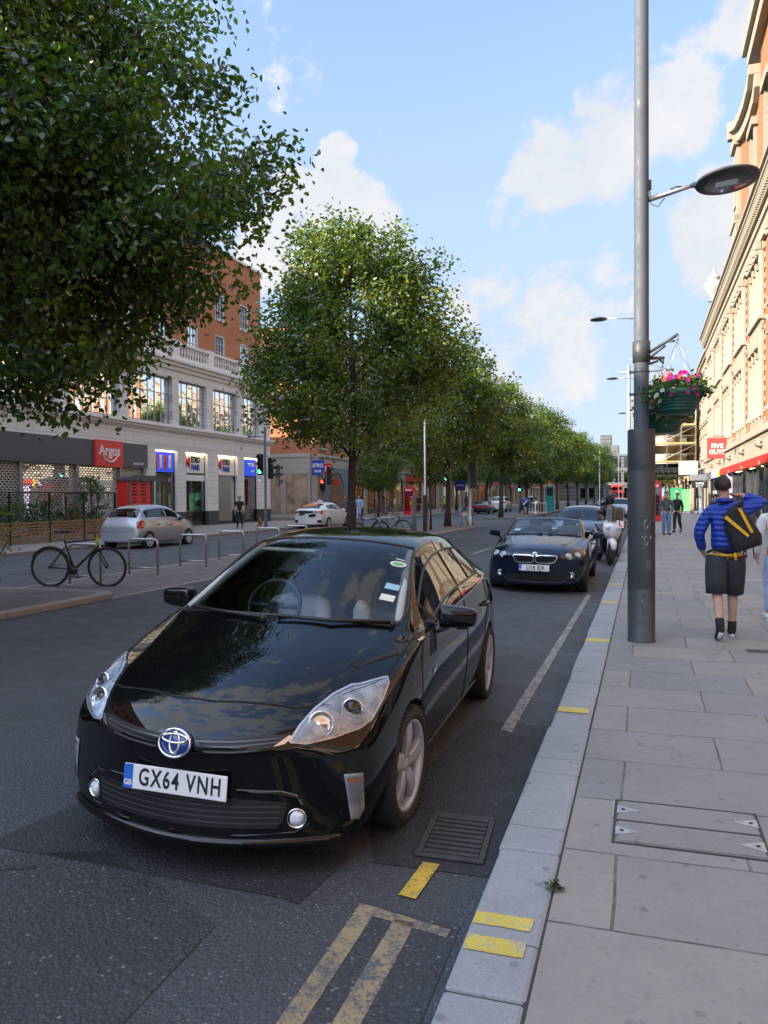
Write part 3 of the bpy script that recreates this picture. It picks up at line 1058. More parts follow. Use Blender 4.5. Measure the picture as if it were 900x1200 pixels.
# weed in the joint, and a few fallen leaves on the paving
rw = random.Random(5)
m = MB()
for i in range(46):
    q = rw.uniform(0, 2 * pi); r = rw.uniform(.003, .045); h = rw.uniform(.004, .038)
    c = Vector((cos(q) * r, sin(q) * r * .8, h)); s = rw.uniform(.007, .014); a = rw.uniform(0, 6)
    u = Vector((cos(a), sin(a), rw.uniform(-.3, .5))) * s; w = Vector((-sin(a), cos(a), rw.uniform(-.2, .6))) * s * .7
    m.add([c - u, c + w, c + u, c - w], [(0, 1, 2, 3)])
wd = m.build('weed', M['foliage_b'], None, (-.352, 3.30, .108))
tag(wd, 'tiny green weed growing in the joint between kerb and paving', 'weed')
# ------------------------------------------------------------------ left side: the stone shop building on the corner
FL = FACADE_L
bld = thing('shop_building', 'pale stone shop building with grey fascia, big upper windows and a brick top', 'building', (0, 0, 0))
Y0, Y1 = -24.0, 49.7
BAYS = [(33.95, 37.80), (38.45, 41.40), (42.15, 45.08), (45.80, 48.05)]
bays = [(29.6, 33.2)] + BAYS
yy = 28.85
while yy > Y0 + 4:
    bays.insert(0, (yy - 3.6, yy)); yy -= 4.35
# first-floor wall: piers between the windows, bands above and below
m = MB()
m.box(FL - .5, FL, Y0, Y1, 4.52, 5.72)               # frieze above the shops
m.box(FL - .5, FL, Y0, Y1, 8.22, 9.35)
prev = Y0
for a, b in bays:
    m.box(FL - .5, FL, prev, a, 5.72, 8.22); prev = b
m.box(FL - .5, FL, prev, Y1, 5.72, 8.22)
m.box(FL - 9, FL - .5, Y1 - .5, Y1, .1, 9.35)         # return wall on the side street
m.box(FL - 9, FL - .5, Y0, Y0 + .4, .1, 9.35)
m.build('upper_wall', M['argos_stone'], bld)
m = MB()
m.box(FL - .4, FL + .30, Y0, Y1 + .30, 5.50, 5.62); m.box(FL - .4, FL + .20, Y0, Y1 + .20, 5.38, 5.50); m.box(FL - .4, FL + .10, Y0, Y1 + .1, 5.30, 5.38)
m.build('string_course', M['argos_smooth'], bld, bevel=.015)
m = MB()
m.box(FL - .6, FL + .42, Y0, Y1 + .42, 9.10, 9.28); m.box(FL - .6, FL + .28, Y0, Y1 + .28, 8.92, 9.10); m.box(FL - .6, FL + .12, Y0, Y1 + .12, 8.70, 8.92)
m.build('cornice', M['argos_smooth'], bld, bevel=.02)
# balustrade
m = MB()
m.box(FL - .25, FL + .16, Y0, Y1 + .1, 9.28, 9.48); m.box(FL - .22, FL + .14, Y0, Y1 + .1, 10.14, 10.30)
piers = [a - .35 for a, b in bays] + [Y1 - .3]
for p in piers: m.box(FL - .24, FL + .15, p - .28, p + .28, 9.48, 10.36)
bal = m.build('balustrade', M['argos_smooth'], bld, bevel=.015)
m = MB()
for p, q in zip(piers[:-1], piers[1:]):
    if q < 24: continue
    n = int((q - p - .6) / .27)
    for i in range(n):
        y = p + .42 + i * (q - p - .84) / max(1, n - 1)
        m.lathe([(.05, 9.48), (.075, 9.56), (.04, 9.66), (.085, 9.84), (.05, 10.02), (.075, 10.08), (.07, 10.14)], 8, (FL - .02, y, 0))
b = m.build('baluster', M['argos_smooth'], bal); b['kind'] = 'stuff'
# each upper window: dark steel frame with a grid, old rippled panes
pane_rng = random.Random(4)
for a, b in bays:
    if b < 10: continue
    w = MB(); w.box(FL - .30, FL - .22, a, a + .07, 5.73, 8.21); w.box(FL - .30, FL - .22, b - .07, b, 5.73, 8.21)
    w.box(FL - .30, FL - .22, a + .07, b - .07, 5.73, 5.80); w.box(FL - .30, FL - .22, a + .07, b - .07, 8.14, 8.21)
    nx = max(4, int((b - a) / .55)); nz = 3
    for i in range(1, nx):
        y = a + .07 + (b - a - .14) * i / nx; w.box(FL - .29, FL - .235, y - .02, y + .02, 5.80, 8.14)
    for j in range(1, nz):
        z = 5.8 + 2.34 * j / nz; w.box(FL - .285, FL - .24, a + .07, b - .07, z - .02, z + .02)
    wo = w.build('window', M['metal_frame'], bld)
    g = MB()
    for i in range(nx):
        for j in range(nz):
            ya, yb = a + .07 + (b - a - .14) * i / nx, a + .07 + (b - a - .14) * (i + 1) / nx
            za, zb = 5.8 + 2.34 * j / nz, 5.8 + 2.34 * (j + 1) / nz
            k = 4
            ty, tz = pane_rng.uniform(-.006, .006), pane_rng.uniform(-.007, .007)
            bul = pane_rng.uniform(.002, .006)
            vs = []
            for u in range(k + 1):
                for v in range(k + 1):
                    fy, fz = u / k, v / k
                    x = FL - .262 + ty * (fy - .5) * 2 + tz * (fz - .5) * 2 + bul * sin(pi * fy) * sin(pi * fz)
                    vs.append((x, ya + (yb - ya) * fy, za + (zb - za) * fz))
            g.add(vs, [(u * (k + 1) + v, (u + 1) * (k + 1) + v, (u + 1) * (k + 1) + v + 1, u * (k + 1) + v + 1) for u in range(k) for v in range(k)], 0, True)
    g.build('pane', M['upper_glass'], wo)
m = MB(); m.box(FL - 5, FL - .6, Y0 + .5, Y1 - .5, 5.0, 5.1); m.box(FL - 4, FL - 3.9, Y0 + .5, Y1 - .5, 5.1, 9.2)
m.build('interior_floor', M['warm_room'], bld)
# brick storeys above, set back
BX = FL - .55
m = MB()
rows = [(10.15, 11.75), (12.70, 14.30)]
cols = [y for y in np.arange(Y0 + 2.5, Y1 - 1.5, 3.15)]
off = 47.15 - cols[-1]
cols = [c + off for c in cols]
prev = 9.2
for z0, z1 in rows:
    m.box(BX - .4, BX, Y0, Y1 - .2, prev, z0)
    p = Y0
    for c in cols:
        m.box(BX - .4, BX, p, c - .55, z0, z1); p = c + .55
    m.box(BX - .4, BX, p, Y1 - .2, z0, z1)
    prev = z1
m.box(BX - .4, BX, Y0, Y1 - .2, prev, 16.9)
m.box(BX - 9, BX - .4, Y1 - .6, Y1 - .2, 9.2, 16.9)
m.box(BX - 9, BX - .4, Y0, Y0 + .4, 9.2, 16.9)
m.box(BX - 9.3, BX - 9.0, Y0, Y1, .1, 16.9)
m.build('brick_wall', M['brick_red'], bld)
m = MB(); m.box(BX - 9, BX + .12, Y0, Y1 - .08, 16.9, 17.06)
m.build('coping', M['argos_smooth'], bld)
for z0, z1 in rows:
    for c in cols:
        if c < 24: continue
        w = MB()
        w.box(BX - .16, BX - .02, c - .55, c - .47, z0, z1); w.box(BX - .16, BX - .02, c + .47, c + .55, z0, z1)
        w.box(BX - .16, BX - .02, c - .47, c + .47, z0, z0 + .08); w.box(BX - .16, BX - .02, c - .47, c + .47, z1 - .08, z1)
        for i in (1, 2): w.box(BX - .14, BX - .05, c - .47 + .313 * i - .015, c - .47 + .313 * i + .015, z0 + .08, z1 - .08)
        for j in (1, 2): w.box(BX - .14, BX - .05, c - .47, c + .47, z0 + .08 + (z1 - z0 - .16) * j / 3 - .015, z0 + .08 + (z1 - z0 - .16) * j / 3 + .015)
        wo = w.build('sash_window', M['white_frame'], bld)
        g = MB(); g.quad((BX - .10, c - .47, z0 + .08), (BX - .10, c + .47, z0 + .08), (BX - .10, c + .47, z1 - .08), (BX - .10, c - .47, z1 - .08)); g.build('pane', M['far_glass'], wo)
        s = MB(); s.box(BX - .1, BX + .08, c - .65, c + .65, z0 - .10, z0); s.build('sill', M['argos_smooth'], wo)
# ---- ground floor, right part: stone piers with dark plinths and lit shop windows
PIERS = [(35.36, 36.20), (38.30, 39.12), (41.48, 42.68), (45.14, 45.96), (48.02, 49.70)]
for a, b in PIERS:
    m = MB(); pl = MB()
    m.box(FL - .45, FL - .02, a, b, .95, 4.299); pl.box(FL - .46, FL - .005, a - .01, b + .01, .1, .95)
    m.build('shop_pier', M['argos_stone'], bld); pl.build('plinth', M['plinth'], bld)
m = MB(); m.box(FL - .45, FL - .02, 35.36, 49.70, 4.30, 4.519)
m.build('shop_lintel', M['argos_stone'], bld)
m = MB()
m.box(FL - 5, FL - .5, 35.4, 49.2, .08, .12); m.box(FL - 5.1, FL - 5, 35.4, 49.2, .12, 4.3); m.box(FL - 5, FL - .5, 35.4, 49.2, 4.31, 4.36)
m.build('shop_interior', M['warm_room'], bld)
OPEN = [(36.20, 38.30), (39.12, 41.48), (42.68, 45.14), (45.96, 48.02)]
for i, (a, b) in enumerate(OPEN):
    rec = i == 2
    f = MB(); t = .07
    xw = FL - .22
    f.box(xw - .06, xw, a, a + t, .12, 4.30); f.box(xw - .06, xw, b - t, b, .12, 4.30); f.box(xw - .06, xw, a + t, b - t, 4.22, 4.30); f.box(xw - .06, xw, a + t, b - t, 3.05, 3.13)
    f.box(xw - .06, xw, a + t, b - t, .12, .30)
    w = f.build('shop_window', M['gloss_black'], bld)
    if not rec:
        g = MB(); g.quad((xw - .03, a + t, .30), (xw - .03, b - t, .30), (xw - .03, b - t, 3.05), (xw - .03, a + t, 3.05)); g.build('pane', M['shop_glass'], w)
    else:
        g = MB(); g.box(xw - 1.6, xw - 1.5, a, b, .12, 3.05); g.box(xw - 1.5, xw - .07, a - .02, a, .12, 3.05); g.build('recess', M['dark_room'], w)
    # illuminated sign box in the head of the opening
    s = MB(); s.box(xw - .30, xw - .005, a + t + .02, b - t - .02, 3.15, 4.20)
    sb = s.build('sign_box', M['sign_lit_blue'] if i in (0, 3) else M['white'], w)
    lt = MB(); lt.box(xw - .02, xw + .10, a + .1, b - .1, 4.235, 4.27); lt.build('sign_lamp', M['warm_lamp'], w)
    cy = (a + b) / 2
    if i in (1, 2):
        text('sign_lettering', 'M', .80, M['sign_red'], sb, (xw + .004, a + .46, 3.70), FACE_RIGHT, .95, .04, .01)
        text('sign_lettering', 'ETRO', .46, M['ink'], sb, (xw + .004, a + .86, 3.90), FACE_RIGHT, .80, .022, .01, 'LEFT')
        text('sign_lettering', 'BANK', .44, M['sign_blue'], sb, (xw + .004, a + .86, 3.46), FACE_RIGHT, .76, .022, .01, 'LEFT')
    elif i == 0:
        for k in range(4):
            q = MB(); q.box(xw - .004, xw + .004, a + .25 + k * .42, a + .48 + k * .42, 3.25 + .1 * (k % 2), 4.05); q.build('sign_panel', M['white'] if k % 2 else M['sign_red'], sb)
    else:
        text('sign_lettering', 'METRO', .34, M['white'], sb, (xw + .004, cy + .3, 3.85), FACE_RIGHT, .8, .01, .01)
        text('sign_lettering', 'BANK', .22, M['white'], sb, (xw + .004, cy + .5, 3.45), FACE_RIGHT, .8, .01, .01)
    if i == 1:
        q = MB(); q.box(xw - .10, xw - .06, a + .12, a + .75, 1.0, 2.75); q.build('window_poster', M['sign_blue'], w)
        q = MB(); q.box(xw - .02, xw + .0, a + t, b - t, 2.70, 3.04); q.build('window_band', M['white'], w)
    if i == 2:
        q = MB(); q.box(xw - .5, xw + .12, a + .02, b - .02, 3.06, 3.14); q.build('canopy', M['tan'], w)
    if i == 3:
        q = MB(); q.box(xw - .10, xw - .06, a + .7, a + 1.0, 1.2, 2.9); q.build('window_poster', M['sign_red'], w)
        q = MB(); q.box(xw - .12, xw - .07, a + .1, a + .65, .4, 2.9); q.build('window_film', M['hoarding'], w)
text('house_number', '161', .26, M['ink'], bld, (FL + .006, 45.55, 4.85), FACE_RIGHT, 1, 0, .004)
# shop lamps glimpsed inside
for i in range(7):
    l = MB(); y = 36.6 + i * 1.75; l.box(FL - 3.2, FL - 1.0, y, y + .12, 4.22, 4.28); l.build('ceiling_lamp', M['cool_lamp'], bld)
# ---- left part: wide dark grey fascia over shuttered windows
fa = MB(); fa.box(FL - .4, FL + .10, 3.0, 35.34, 3.26, 4.46)
fs = fa.build('shop_fascia', M['fascia_grey'], bld, bevel=.01)
r = MB(); r.box(FL + .10, FL + .24, 31.10, 33.10, 3.22, 4.48)
rs = r.build('red_sign', M['sign_red_lit'], fs, bevel=.01)
text('sign_lettering', 'Argos', .66, M['white'], rs, (FL + .243, 32.08, 3.98), FACE_RIGHT, .98, .014, .01)
sm = MB()
arc = [(FL + .25, 32.1 + .70 * sin(radians(q)), 4.28 - .82 * cos(radians(q))) for q in range(-52, 53, 4)]
sm.tube(arc, [.02 + .03 * max(0, cos(radians(q) * 1.7)) for q in range(-52, 53, 4)], 6)
sm.build('smile_mark', M['white'], rs)
text('sign_lettering', 'argos.co.uk', .20, M['white'], fs, (FL + .103, 34.55, 3.48), FACE_RIGHT, .95, 0, .003)
m = MB()
m.box(FL - .45, FL + .02, 3.0, 35.34, 4.461, 4.519)
m.build('fascia_cap', M['argos_smooth'], bld)
MULL = [23.2, 26.75, 30.22, 33.35, 35.30]
m = MB()
for y in [3.0 + 3.4 * i for i in range(6)] + MULL: m.box(FL - .36, FL - .06, y - .12, y + .06, .12, 3.26)
m.box(FL - .36, FL - .1, 3.0, 35.3, .1, .45)
m.build('shopfront_frame', M['galv'], bld)
m = MB()
m.box(FL - 5, FL - .5, 3, 35.3, .08, .12); m.box(FL - 5.1, FL - 5, 3, 35.3, .12, 4.4); m.box(FL - 5, FL - .5, 3, 35.3, 4.31, 4.36)
m.build('shop_interior', M['dark_room'], bld)


def shutter_grille(y0, y1, z0, z1, x):
    """perforated roller shutter: a lattice of flat links with brick-pattern holes"""
    g = MB()
    hh, hw = .105, .22
    nz = int((z1 - z0) / hh)
    for j in range(nz + 1):
        z = z0 + j * hh
        g.box(x, x + .02, y0, y1, z, z + .038)
    for j in range(nz):
        z = z0 + j * hh + .038
        y = y0 + (hw / 2 if j % 2 else 0)
        while y < y1:
            g.box(x + .004, x + .016, max(y0, y), min(y1, y + .055), z, z + hh - .038)
            y += hw
    return g.build('shutter_grille', M['shutter'], bld)


spans = list(zip(MULL[:-1], MULL[1:]))
for a, b in [(19.9, 23.08)] + [(p + .07, q - .13) for p, q in spans]:
    shutter_grille(a, b, .46, 3.24, FL - .20)
    g = MB(); g.quad((FL - .28, a, .46), (FL - .28, b, .46), (FL - .28, b, 3.25), (FL - .28, a, 3.25)); g.build('shop_pane', M['shop_glass'], bld)
for a in (24.0, 27.6, 28.5, 31.2):
    l = MB(); l.box(FL - 2.4, FL - .9, a, a + .5, 4.20, 4.28); l.build('ceiling_lamp', M['cool_lamp'], bld)
for a, z0, z1, w_, mt in ((28.2, 1.9, 2.9, .9, 'white'), (24.3, .6, 2.3, .8, 'cream_trim'), (21.0, 2.2, 2.9, 1.4, 'lilac'), (29.4, 2.2, 2.6, .5, 'white'), (27.9, .5, 1.6, 1.5, 'interior_light')):
    l = MB(); l.box(FL - .9, FL - .8, a, a + w_, z0, z1); l.build('shop_display', M[mt], bld)


# ------------------------------------------------------------------ terraces further along on the left
def terrace(name, label, y0, y1, X, levels, wall, trim, shop_h=3.6, depth=9, win_w=1.1, pitch=2.4, fascia=None, bay=False, inward=1, win_glass='far_glass', first=0.0):
    """a row front: shopfront, then storeys of windows; X is the facade plane, inward=1 means it faces +X"""
    b = thing(name, label, 'building', (0, 0, 0))
    s = inward
    def bx(mb, d0, d1, *r): mb.box(X + s * d0, X + s * d1, *r)
    top = levels[-1][1] + 1.1
    m = MB()
    n = max(1, int((y1 - y0 - .6) / pitch)); step = (y1 - y0) / n
    prev = shop_h
    for z0, z1 in levels:
        bx(m, -.4, 0, y0, y1, prev, z0); p = y0
        for i in range(n):
            c = y0 + step * (i + .5); bx(m, -.4, 0, p, c - win_w / 2, z0, z1); p = c + win_w / 2
        bx(m, -.4, 0, p, y1, z0, z1); prev = z1
    bx(m, -.4, 0, y0, y1, prev, top)
    bx(m, -depth, -.4, y0, y0 + .4, .1, top); bx(m, -depth, -.4, y1 - .4, y1, .1, top)
    m.build('wall', wall, b)
    m = MB()
    bx(m, -.3, .35, y0 - .02, y1 + .02, top, top + .22); bx(m, -.3, .18, y0 - .01, y1 + .01, top - .25, top)
    bx(m, -.3, .22, y0 - .01, y1 + .01, shop_h - .02, shop_h + .2)
    for z0, z1 in levels[1:]: bx(m, -.2, .10, y0, y1, z0 - .42, z0 - .28)
    m.build('cornice', trim, b, bevel=.02)
    for z0, z1 in levels:
        for i in range(n):
            c = y0 + step * (i + .5)
            w = MB(); a, e = c - win_w / 2, c + win_w / 2
            bx(w, -.18, -.06, a, a + .07, z0, z1); bx(w, -.18, -.06, e - .07, e, z0, z1); bx(w, -.18, -.06, a + .07, e - .07, z0, z0 + .08); bx(w, -.18, -.06, a + .07, e - .07, z1 - .08, z1)
            bx(w, -.16, -.07, a + .07, e - .07, (z0 + z1) / 2 - .03, (z0 + z1) / 2 + .03); bx(w, -.15, -.08, c - .02, c + .02, z0 + .08, z1 - .08)
            wo = w.build('window', M['white_frame'], b)
            g = MB(); x = X - s * .12; g.quad((x, a + .07, z0 + .08), (x, e - .07, z0 + .08), (x, e - .07, z1 - .08), (x, a + .07, z1 - .08)); g.build('pane', M[win_glass], wo)
            h = MB(); bx(h, -.05, .07, a - .12, e + .12, z1, z1 + .22); bx(h, -.05, .10, a - .12, e + .12, z0 - .12, z0); h.build('surround', trim, wo)
    m = MB(); bx(m, -depth, -.41, y0 + .41, y1 - .41, shop_h - .15, shop_h - .05); bx(m, -depth - .1, -depth, y0, y1, .1, top); bx(m, -depth, .0, y0, y1, top - .12, top - .02)
    bx(m, -4, -3.9, y0 + .4, y1 - .4, .1, shop_h - .2)
    m.build('interior', M['warm_room'], b)
    k = max(1, int((y1 - y0) / 5.5)); st = (y1 - y0) / k
    for i in range(k):
        a, e = y0 + st * i, y0 + st * (i + 1)
        for a_, e_ in ((a, a + .3), (e - .3, e)):
            m = MB(); bx(m, -.4, .02, a_, e_, .1, shop_h - .7); m.build('shop_pier', trim, b)
        f = MB(); bx(f, -.4, .12, a + .05, e - .05, shop_h - .75, shop_h - .03)
        f.build('fascia', fascia[i % len(fascia)] if fascia else M['fascia_grey'], b)
        w = MB(); bx(w, -.25, -.15, a + .3, a + .38, .1, shop_h - .75); bx(w, -.25, -.15, e - .38, e - .3, .1, shop_h - .75); bx(w, -.25, -.15, a + .38, e - .38, .1, .5)
        bx(w, -.24, -.16, (a + e) / 2 - .04, (a + e) / 2 + .04, .5, shop_h - .75)
        wo = w.build('shopfront', M['gloss_black'], b)
        g = MB(); x = X - s * .2; g.quad((x, a + .38, .5), (x, e - .38, .5), (x, e - .38, shop_h - .75), (x, a + .38, shop_h - .75)); g.build('pane', M['shop_glass'], wo)
        l = MB(); bx(l, -2.6, -1.0, (a + e) / 2 - .6, (a + e) / 2 + .6, shop_h - .3, shop_h - .22); l.build('shop_lamp', M['warm_lamp'], b)
    return b


# corner building beyond the side street: stone ground floor with an arched window, brick bays over it
cb = terrace('corner_building', 'stone and brick corner building with arched shop windows beyond the side street', 58.2, 76.0, FL - .2,
             [(5.6, 7.9), (9.2, 11.3), (12.5, 14.2)], M['brick_red'], M['grey_stone'], 4.9, win_w=1.15, pitch=2.5, fascia=[M['grey_stone']])
m = MB(); m.box(FL - 9, FL - .62, 57.9, 58.18, .1, 4.9); m.box(FL - 9, FL - .62, 57.85, 58.18, 4.9, 5.2)
m.build('return_wall', M['grey_stone'], cb)
for x0, x1 in ((-33.6, -30.6), (-30.1, -27.6), (-27.1, -25.2)):
    g = MB(); g.box(x0, x1, 57.86, 57.895, .5, 3.6); g.build('return_shop_window', M['warm_room'], cb)
ar = MB(); n = 18; cy, r, sp = 62.4, 1.75, 2.0
pts = [(59.9, .25), (59.9, 4.15), (65.0, 4.15), (65.0, .25), (cy + r, .25), (cy + r, sp)] + [(cy + r * cos(pi * k / n), sp + r * sin(pi * k / n)) for k in range(1, n)] + [(cy - r, sp), (cy - r, .25)]
ar.prism(pts, FL - .19, FL - .08, 'x'); o = ar.build('arch_frame', M['arch_blue'], cb)
g = MB(); g.box(FL - .188, FL - .15, cy - r, cy + r, .2, 3.8); g.build('arch_back', M['tan_dark'], o)
t = MB(); t.box(FL - .149, FL - .13, cy - .9, cy + .9, 2.75, 3.1); t.build('arch_sign', M['sign_red'], o)
rs = MB(); rs.box(FL - .02, FL + .75, 59.2, 59.3, 3.5, 4.4)
o = tag(rs.build('projecting_sign', M['sign_red'], bevel=.03), 'small square red sign hanging off the stone corner building', 'sign')
text('sign_lettering', 'M', .62, M['white'], o, (FL + .36, 59.197, 3.95), FACE_FRONT, 1, .02, .004)
bs = MB(); bs.box(FL - .02, FL + .95, 56.95, 57.05, 3.4, 4.6)
o = tag(bs.build('projecting_sign', M['sign_blue'], bevel=.02), 'blue hanging sign with white letters at the side street corner', 'sign')
text('sign_lettering', 'ETRO', .40, M['white'], o, (FL + .48, 56.947, 4.15), FACE_FRONT, .85, .012, .004)
text('sign_lettering', 'BANK', .26, M['white'], o, (FL + .48, 56.947, 3.72), FACE_FRONT, .85, .006, .004)

terrace('shop_terrace', 'brick terrace with a red shop fascia beyond the stone corner building', 76.1, 98.0, FL - .4,
        [(5.0, 6.9), (8.0, 9.8), (11.0, 12.6)], M['brick_red'], M['grey_stone'], 4.2, fascia=[M['grey_stone'], M['sign_red'], M['sign_red'], M['tan']])
terrace('shop_terrace', 'tan stone terrace with plain shop fronts behind the parked white estate car', 98.1, 128.0, FL + .2,
        [(5.2, 7.0), (8.2, 10.0), (11.2, 12.8)], M['grey_stone'], M['cream_stone'], 4.2, fascia=[M['tan'], M['tan'], M['fascia_grey']])
tg = terrace('gabled_terrace', 'dark gabled terrace rising over the avenue trees far down the left side', 128.2, 172.0, FL - .2,
             [(5.2, 7.0), (8.2, 10.0), (11.2, 12.8), (14.2, 15.8)], M['brick_red'], M['grey_stone'], 4.2, fascia=[M['fascia_grey'], M['sign_red'], M['teal']])
m = MB()
for y in (134, 146, 158):
    m.prism([(y - 4, 16.9), (y + 4, 16.9), (y, 23.5)], FL - 9, FL - .3, 'x')
m.build('gable_roof', M['slate_roof'], tg)
terrace('far_left_terrace', 'farthest brick terrace closing the left side of the street', 172.2, 330.0, FL + 1.0, [(5.2, 7.4), (9.0, 11.0)], M['brick_red'], M['grey_stone'], 4.2, pitch=12.0, win_w=3.0, fascia=[M['fascia_grey'], M['sign_red'], M['tan']])
sb_ = thing('side_street_block', 'plain brick block on the side street behind the stone shop building', 'building', (0, 0, 0))
m = MB(); m.box(-60, FL - 11, 22, 49.9, .1, 11.5); m.build('wall', M['brick_red'], sb_)
m = MB(); m.box(-60.2, FL - 10.8, 21.8, 50.1, 11.5, 11.8); m.build('roof', M['slate_roof'], sb_)
# plain brick block behind the photographer on the left: shades the street, mirrored in the car
terrace('rear_terrace', 'brick terrace behind the photographer on the left side of the street', -70.0, -24.2, FL, [(5.2, 7.2), (9, 11), (12.6, 14.2)], M['brick_red'], M['grey_stone'], 4.2, pitch=5.0, win_w=2.0)
# ------------------------------------------------------------------ right side: the ornate red brick and cream stone front
FR = FACADE_R
ob = thing('ornate_building', 'sunlit ornate orange brick and cream stone building with heavy cornices and a scrolled gable', 'building', (0, 0, 0))


def rx(mb, d0, d1, *r):                 # d: how far the piece stands out from the facade towards the street (-X)
    mb.box(FR - d1, FR - d0, *r)


Y0r, Y1r = -30.0, 76.5
Z_SHOP, Z_SILL, Z_TOP = 4.35, 5.0, 15.1
PIT = 7.0                                # one bay: brick strip, columned window group, brick strip
starts = [y for y in np.arange(41.4 - PIT * 10, Y1r - 3, PIT)]
m = MB()
m.box(FR, FR + .5, Y0r, Y1r, Z_SHOP, 15.6)
m.box(FR + .5, FR + 10, Y1r - .4, Y1r, .1, 15.6); m.box(FR + .5, FR + 10, Y0r, Y0r + .4, .1, 15.6)
m.build('brick_wall', M['brick_orange'], ob)
# main cornice with dentils
m = MB()
for a, b, z0, z1 in ((0, .30, 14.35, 14.70), (0, .45, 14.70, 14.85), (0, .66, 15.30, 15.48), (0, .78, 15.48, 15.66), (0, .60, 15.14, 15.30), (0, .20, 13.7, 14.35)):
    rx(m, a, b, Y0r, Y1r, z0, z1)
m.build('cornice', M['cream_plain'], ob, bevel=.03)
m = MB()
y = 20.0
while y < Y1r - .2:
    rx(m, .40, .58, y, y + .16, 14.86, 15.14); y += .32
d = m.build('dentil', M['cream_plain'], ob); d['kind'] = 'stuff'
# sill band over the shops, frieze and lower moulding
m = MB()
for a, b, z0, z1 in ((0, .28, 4.35, 4.52), (0, .42, 4.52, 4.66), (0, .20, 4.66, 5.0)):
    rx(m, a, b, Y0r, Y1r, z0, z1)
m.build('sill_band', M['cream_plain'], ob, bevel=.025)


def column(mb, y, z0, z1, d=.13, r=.13):
    prof = [(r * 1.5, z0), (r * 1.5, z0 + .14), (r * 1.25, z0 + .22), (r, z0 + .32), (r * 1.0, (z0 + z1) / 2), (r * .84, z1 - .55), (r * 1.0, z1 - .5), (r * .95, z1 - .42), (r * 1.55, z1 - .12), (r * 1.7, z1)]
    mb.lathe(prof, 12, (FR - d, y, 0))


GW = 4.3


def window_group(y0):
    """stone aedicule of three lights on two floors, with consoles and small pediments"""
    g = MB()
    y1 = y0 + GW
    rx(g, .02, .16, y0, y1, 9.55, 10.0); rx(g, .02, .30, y0 - .1, y1 + .1, 10.0, 10.16)
    rx(g, .02, .14, y0, y1, 5.0, 5.45)
    rx(g, .02, .12, y0, y1, 13.25, 13.72)
    for k in range(4):
        y = y0 + .25 + k * (GW - .5) / 3
        rx(g, .02, .14, y - .20, y + .20, 5.45, 9.55)
        rx(g, .02, .14, y - .18, y + .18, 10.16, 13.25)
    st = g.build('window_surround', M['cream_stone'], ob, bevel=.02)
    c = MB()
    for k in range(4):
        y = y0 + .25 + k * (GW - .5) / 3
        column(c, y, 5.45, 9.55); column(c, y, 10.16, 13.25, .13, .11)
    c.build('window_columns', M['cream_plain'], st)
    k0 = MB()
    for k in range(4):
        y = y0 + .25 + k * (GW - .5) / 3
        rx(k0, .14, .40, y - .14, y + .14, 13.28, 13.68); rx(k0, .14, .30, y - .11, y + .11, 13.0, 13.28)
        k0.ball((FR - .30, y, 13.15), .14, 8)
    k0.build('console', M['cream_stone'], st, bevel=.02)
    for k in range(3):
        a = y0 + .25 + k * (GW - .5) / 3 + .2; b = a + (GW - .5) / 3 - .4
        for z0, z1 in ((5.5, 8.4), (10.4, 12.7)):
            w = MB(); rx(w, .02, .07, a, a + .07, z0, z1); rx(w, .02, .07, b - .07, b, z0, z1); rx(w, .02, .07, a, b, z1 - .08, z1); rx(w, .02, .07, a, b, z0, z0 + .08); rx(w, .02, .06, a, b, (z0 + z1) / 2 - .03, (z0 + z1) / 2 + .03)
            wo = w.build('window', M['white_frame'], ob)
            p = MB(); p.quad((FR - .015, a, z0), (FR - .015, b, z0), (FR - .015, b, z1), (FR - .015, a, z1)); p.build('pane', M['far_glass'], wo)
            h = MB(); cy = (a + b) / 2
            rx(h, .02, .36, a - .1, b + .1, z1 + .28, z1 + .40)
            h.prism([(a - .1, z1 + .40), (b + .1, z1 + .40), (cy, z1 + .78)], FR - .30, FR - .02, 'x')
            rx(h, .02, .25, a - .08, a + .06, z1 - .1, z1 + .28); rx(h, .02, .25, b - .06, b + .08, z1 - .1, z1 + .28)
            h.build('pediment', M['cream_stone'], wo, bevel=.015)


for y in starts:
    if y < 5: continue
    window_group(y)
m = MB()                                # stone bands across the brick strips
for y in starts:
    for j in range(18):
        if j % 1 == 0:
            z = 5.15 + j * .48
            rx(m, .0, .035, y - 2.7, y - 2.48, z, z + .24); rx(m, .0, .035, y - .24, y - .02, z, z + .24)
m.build('quoins', M['cream_plain'], ob)
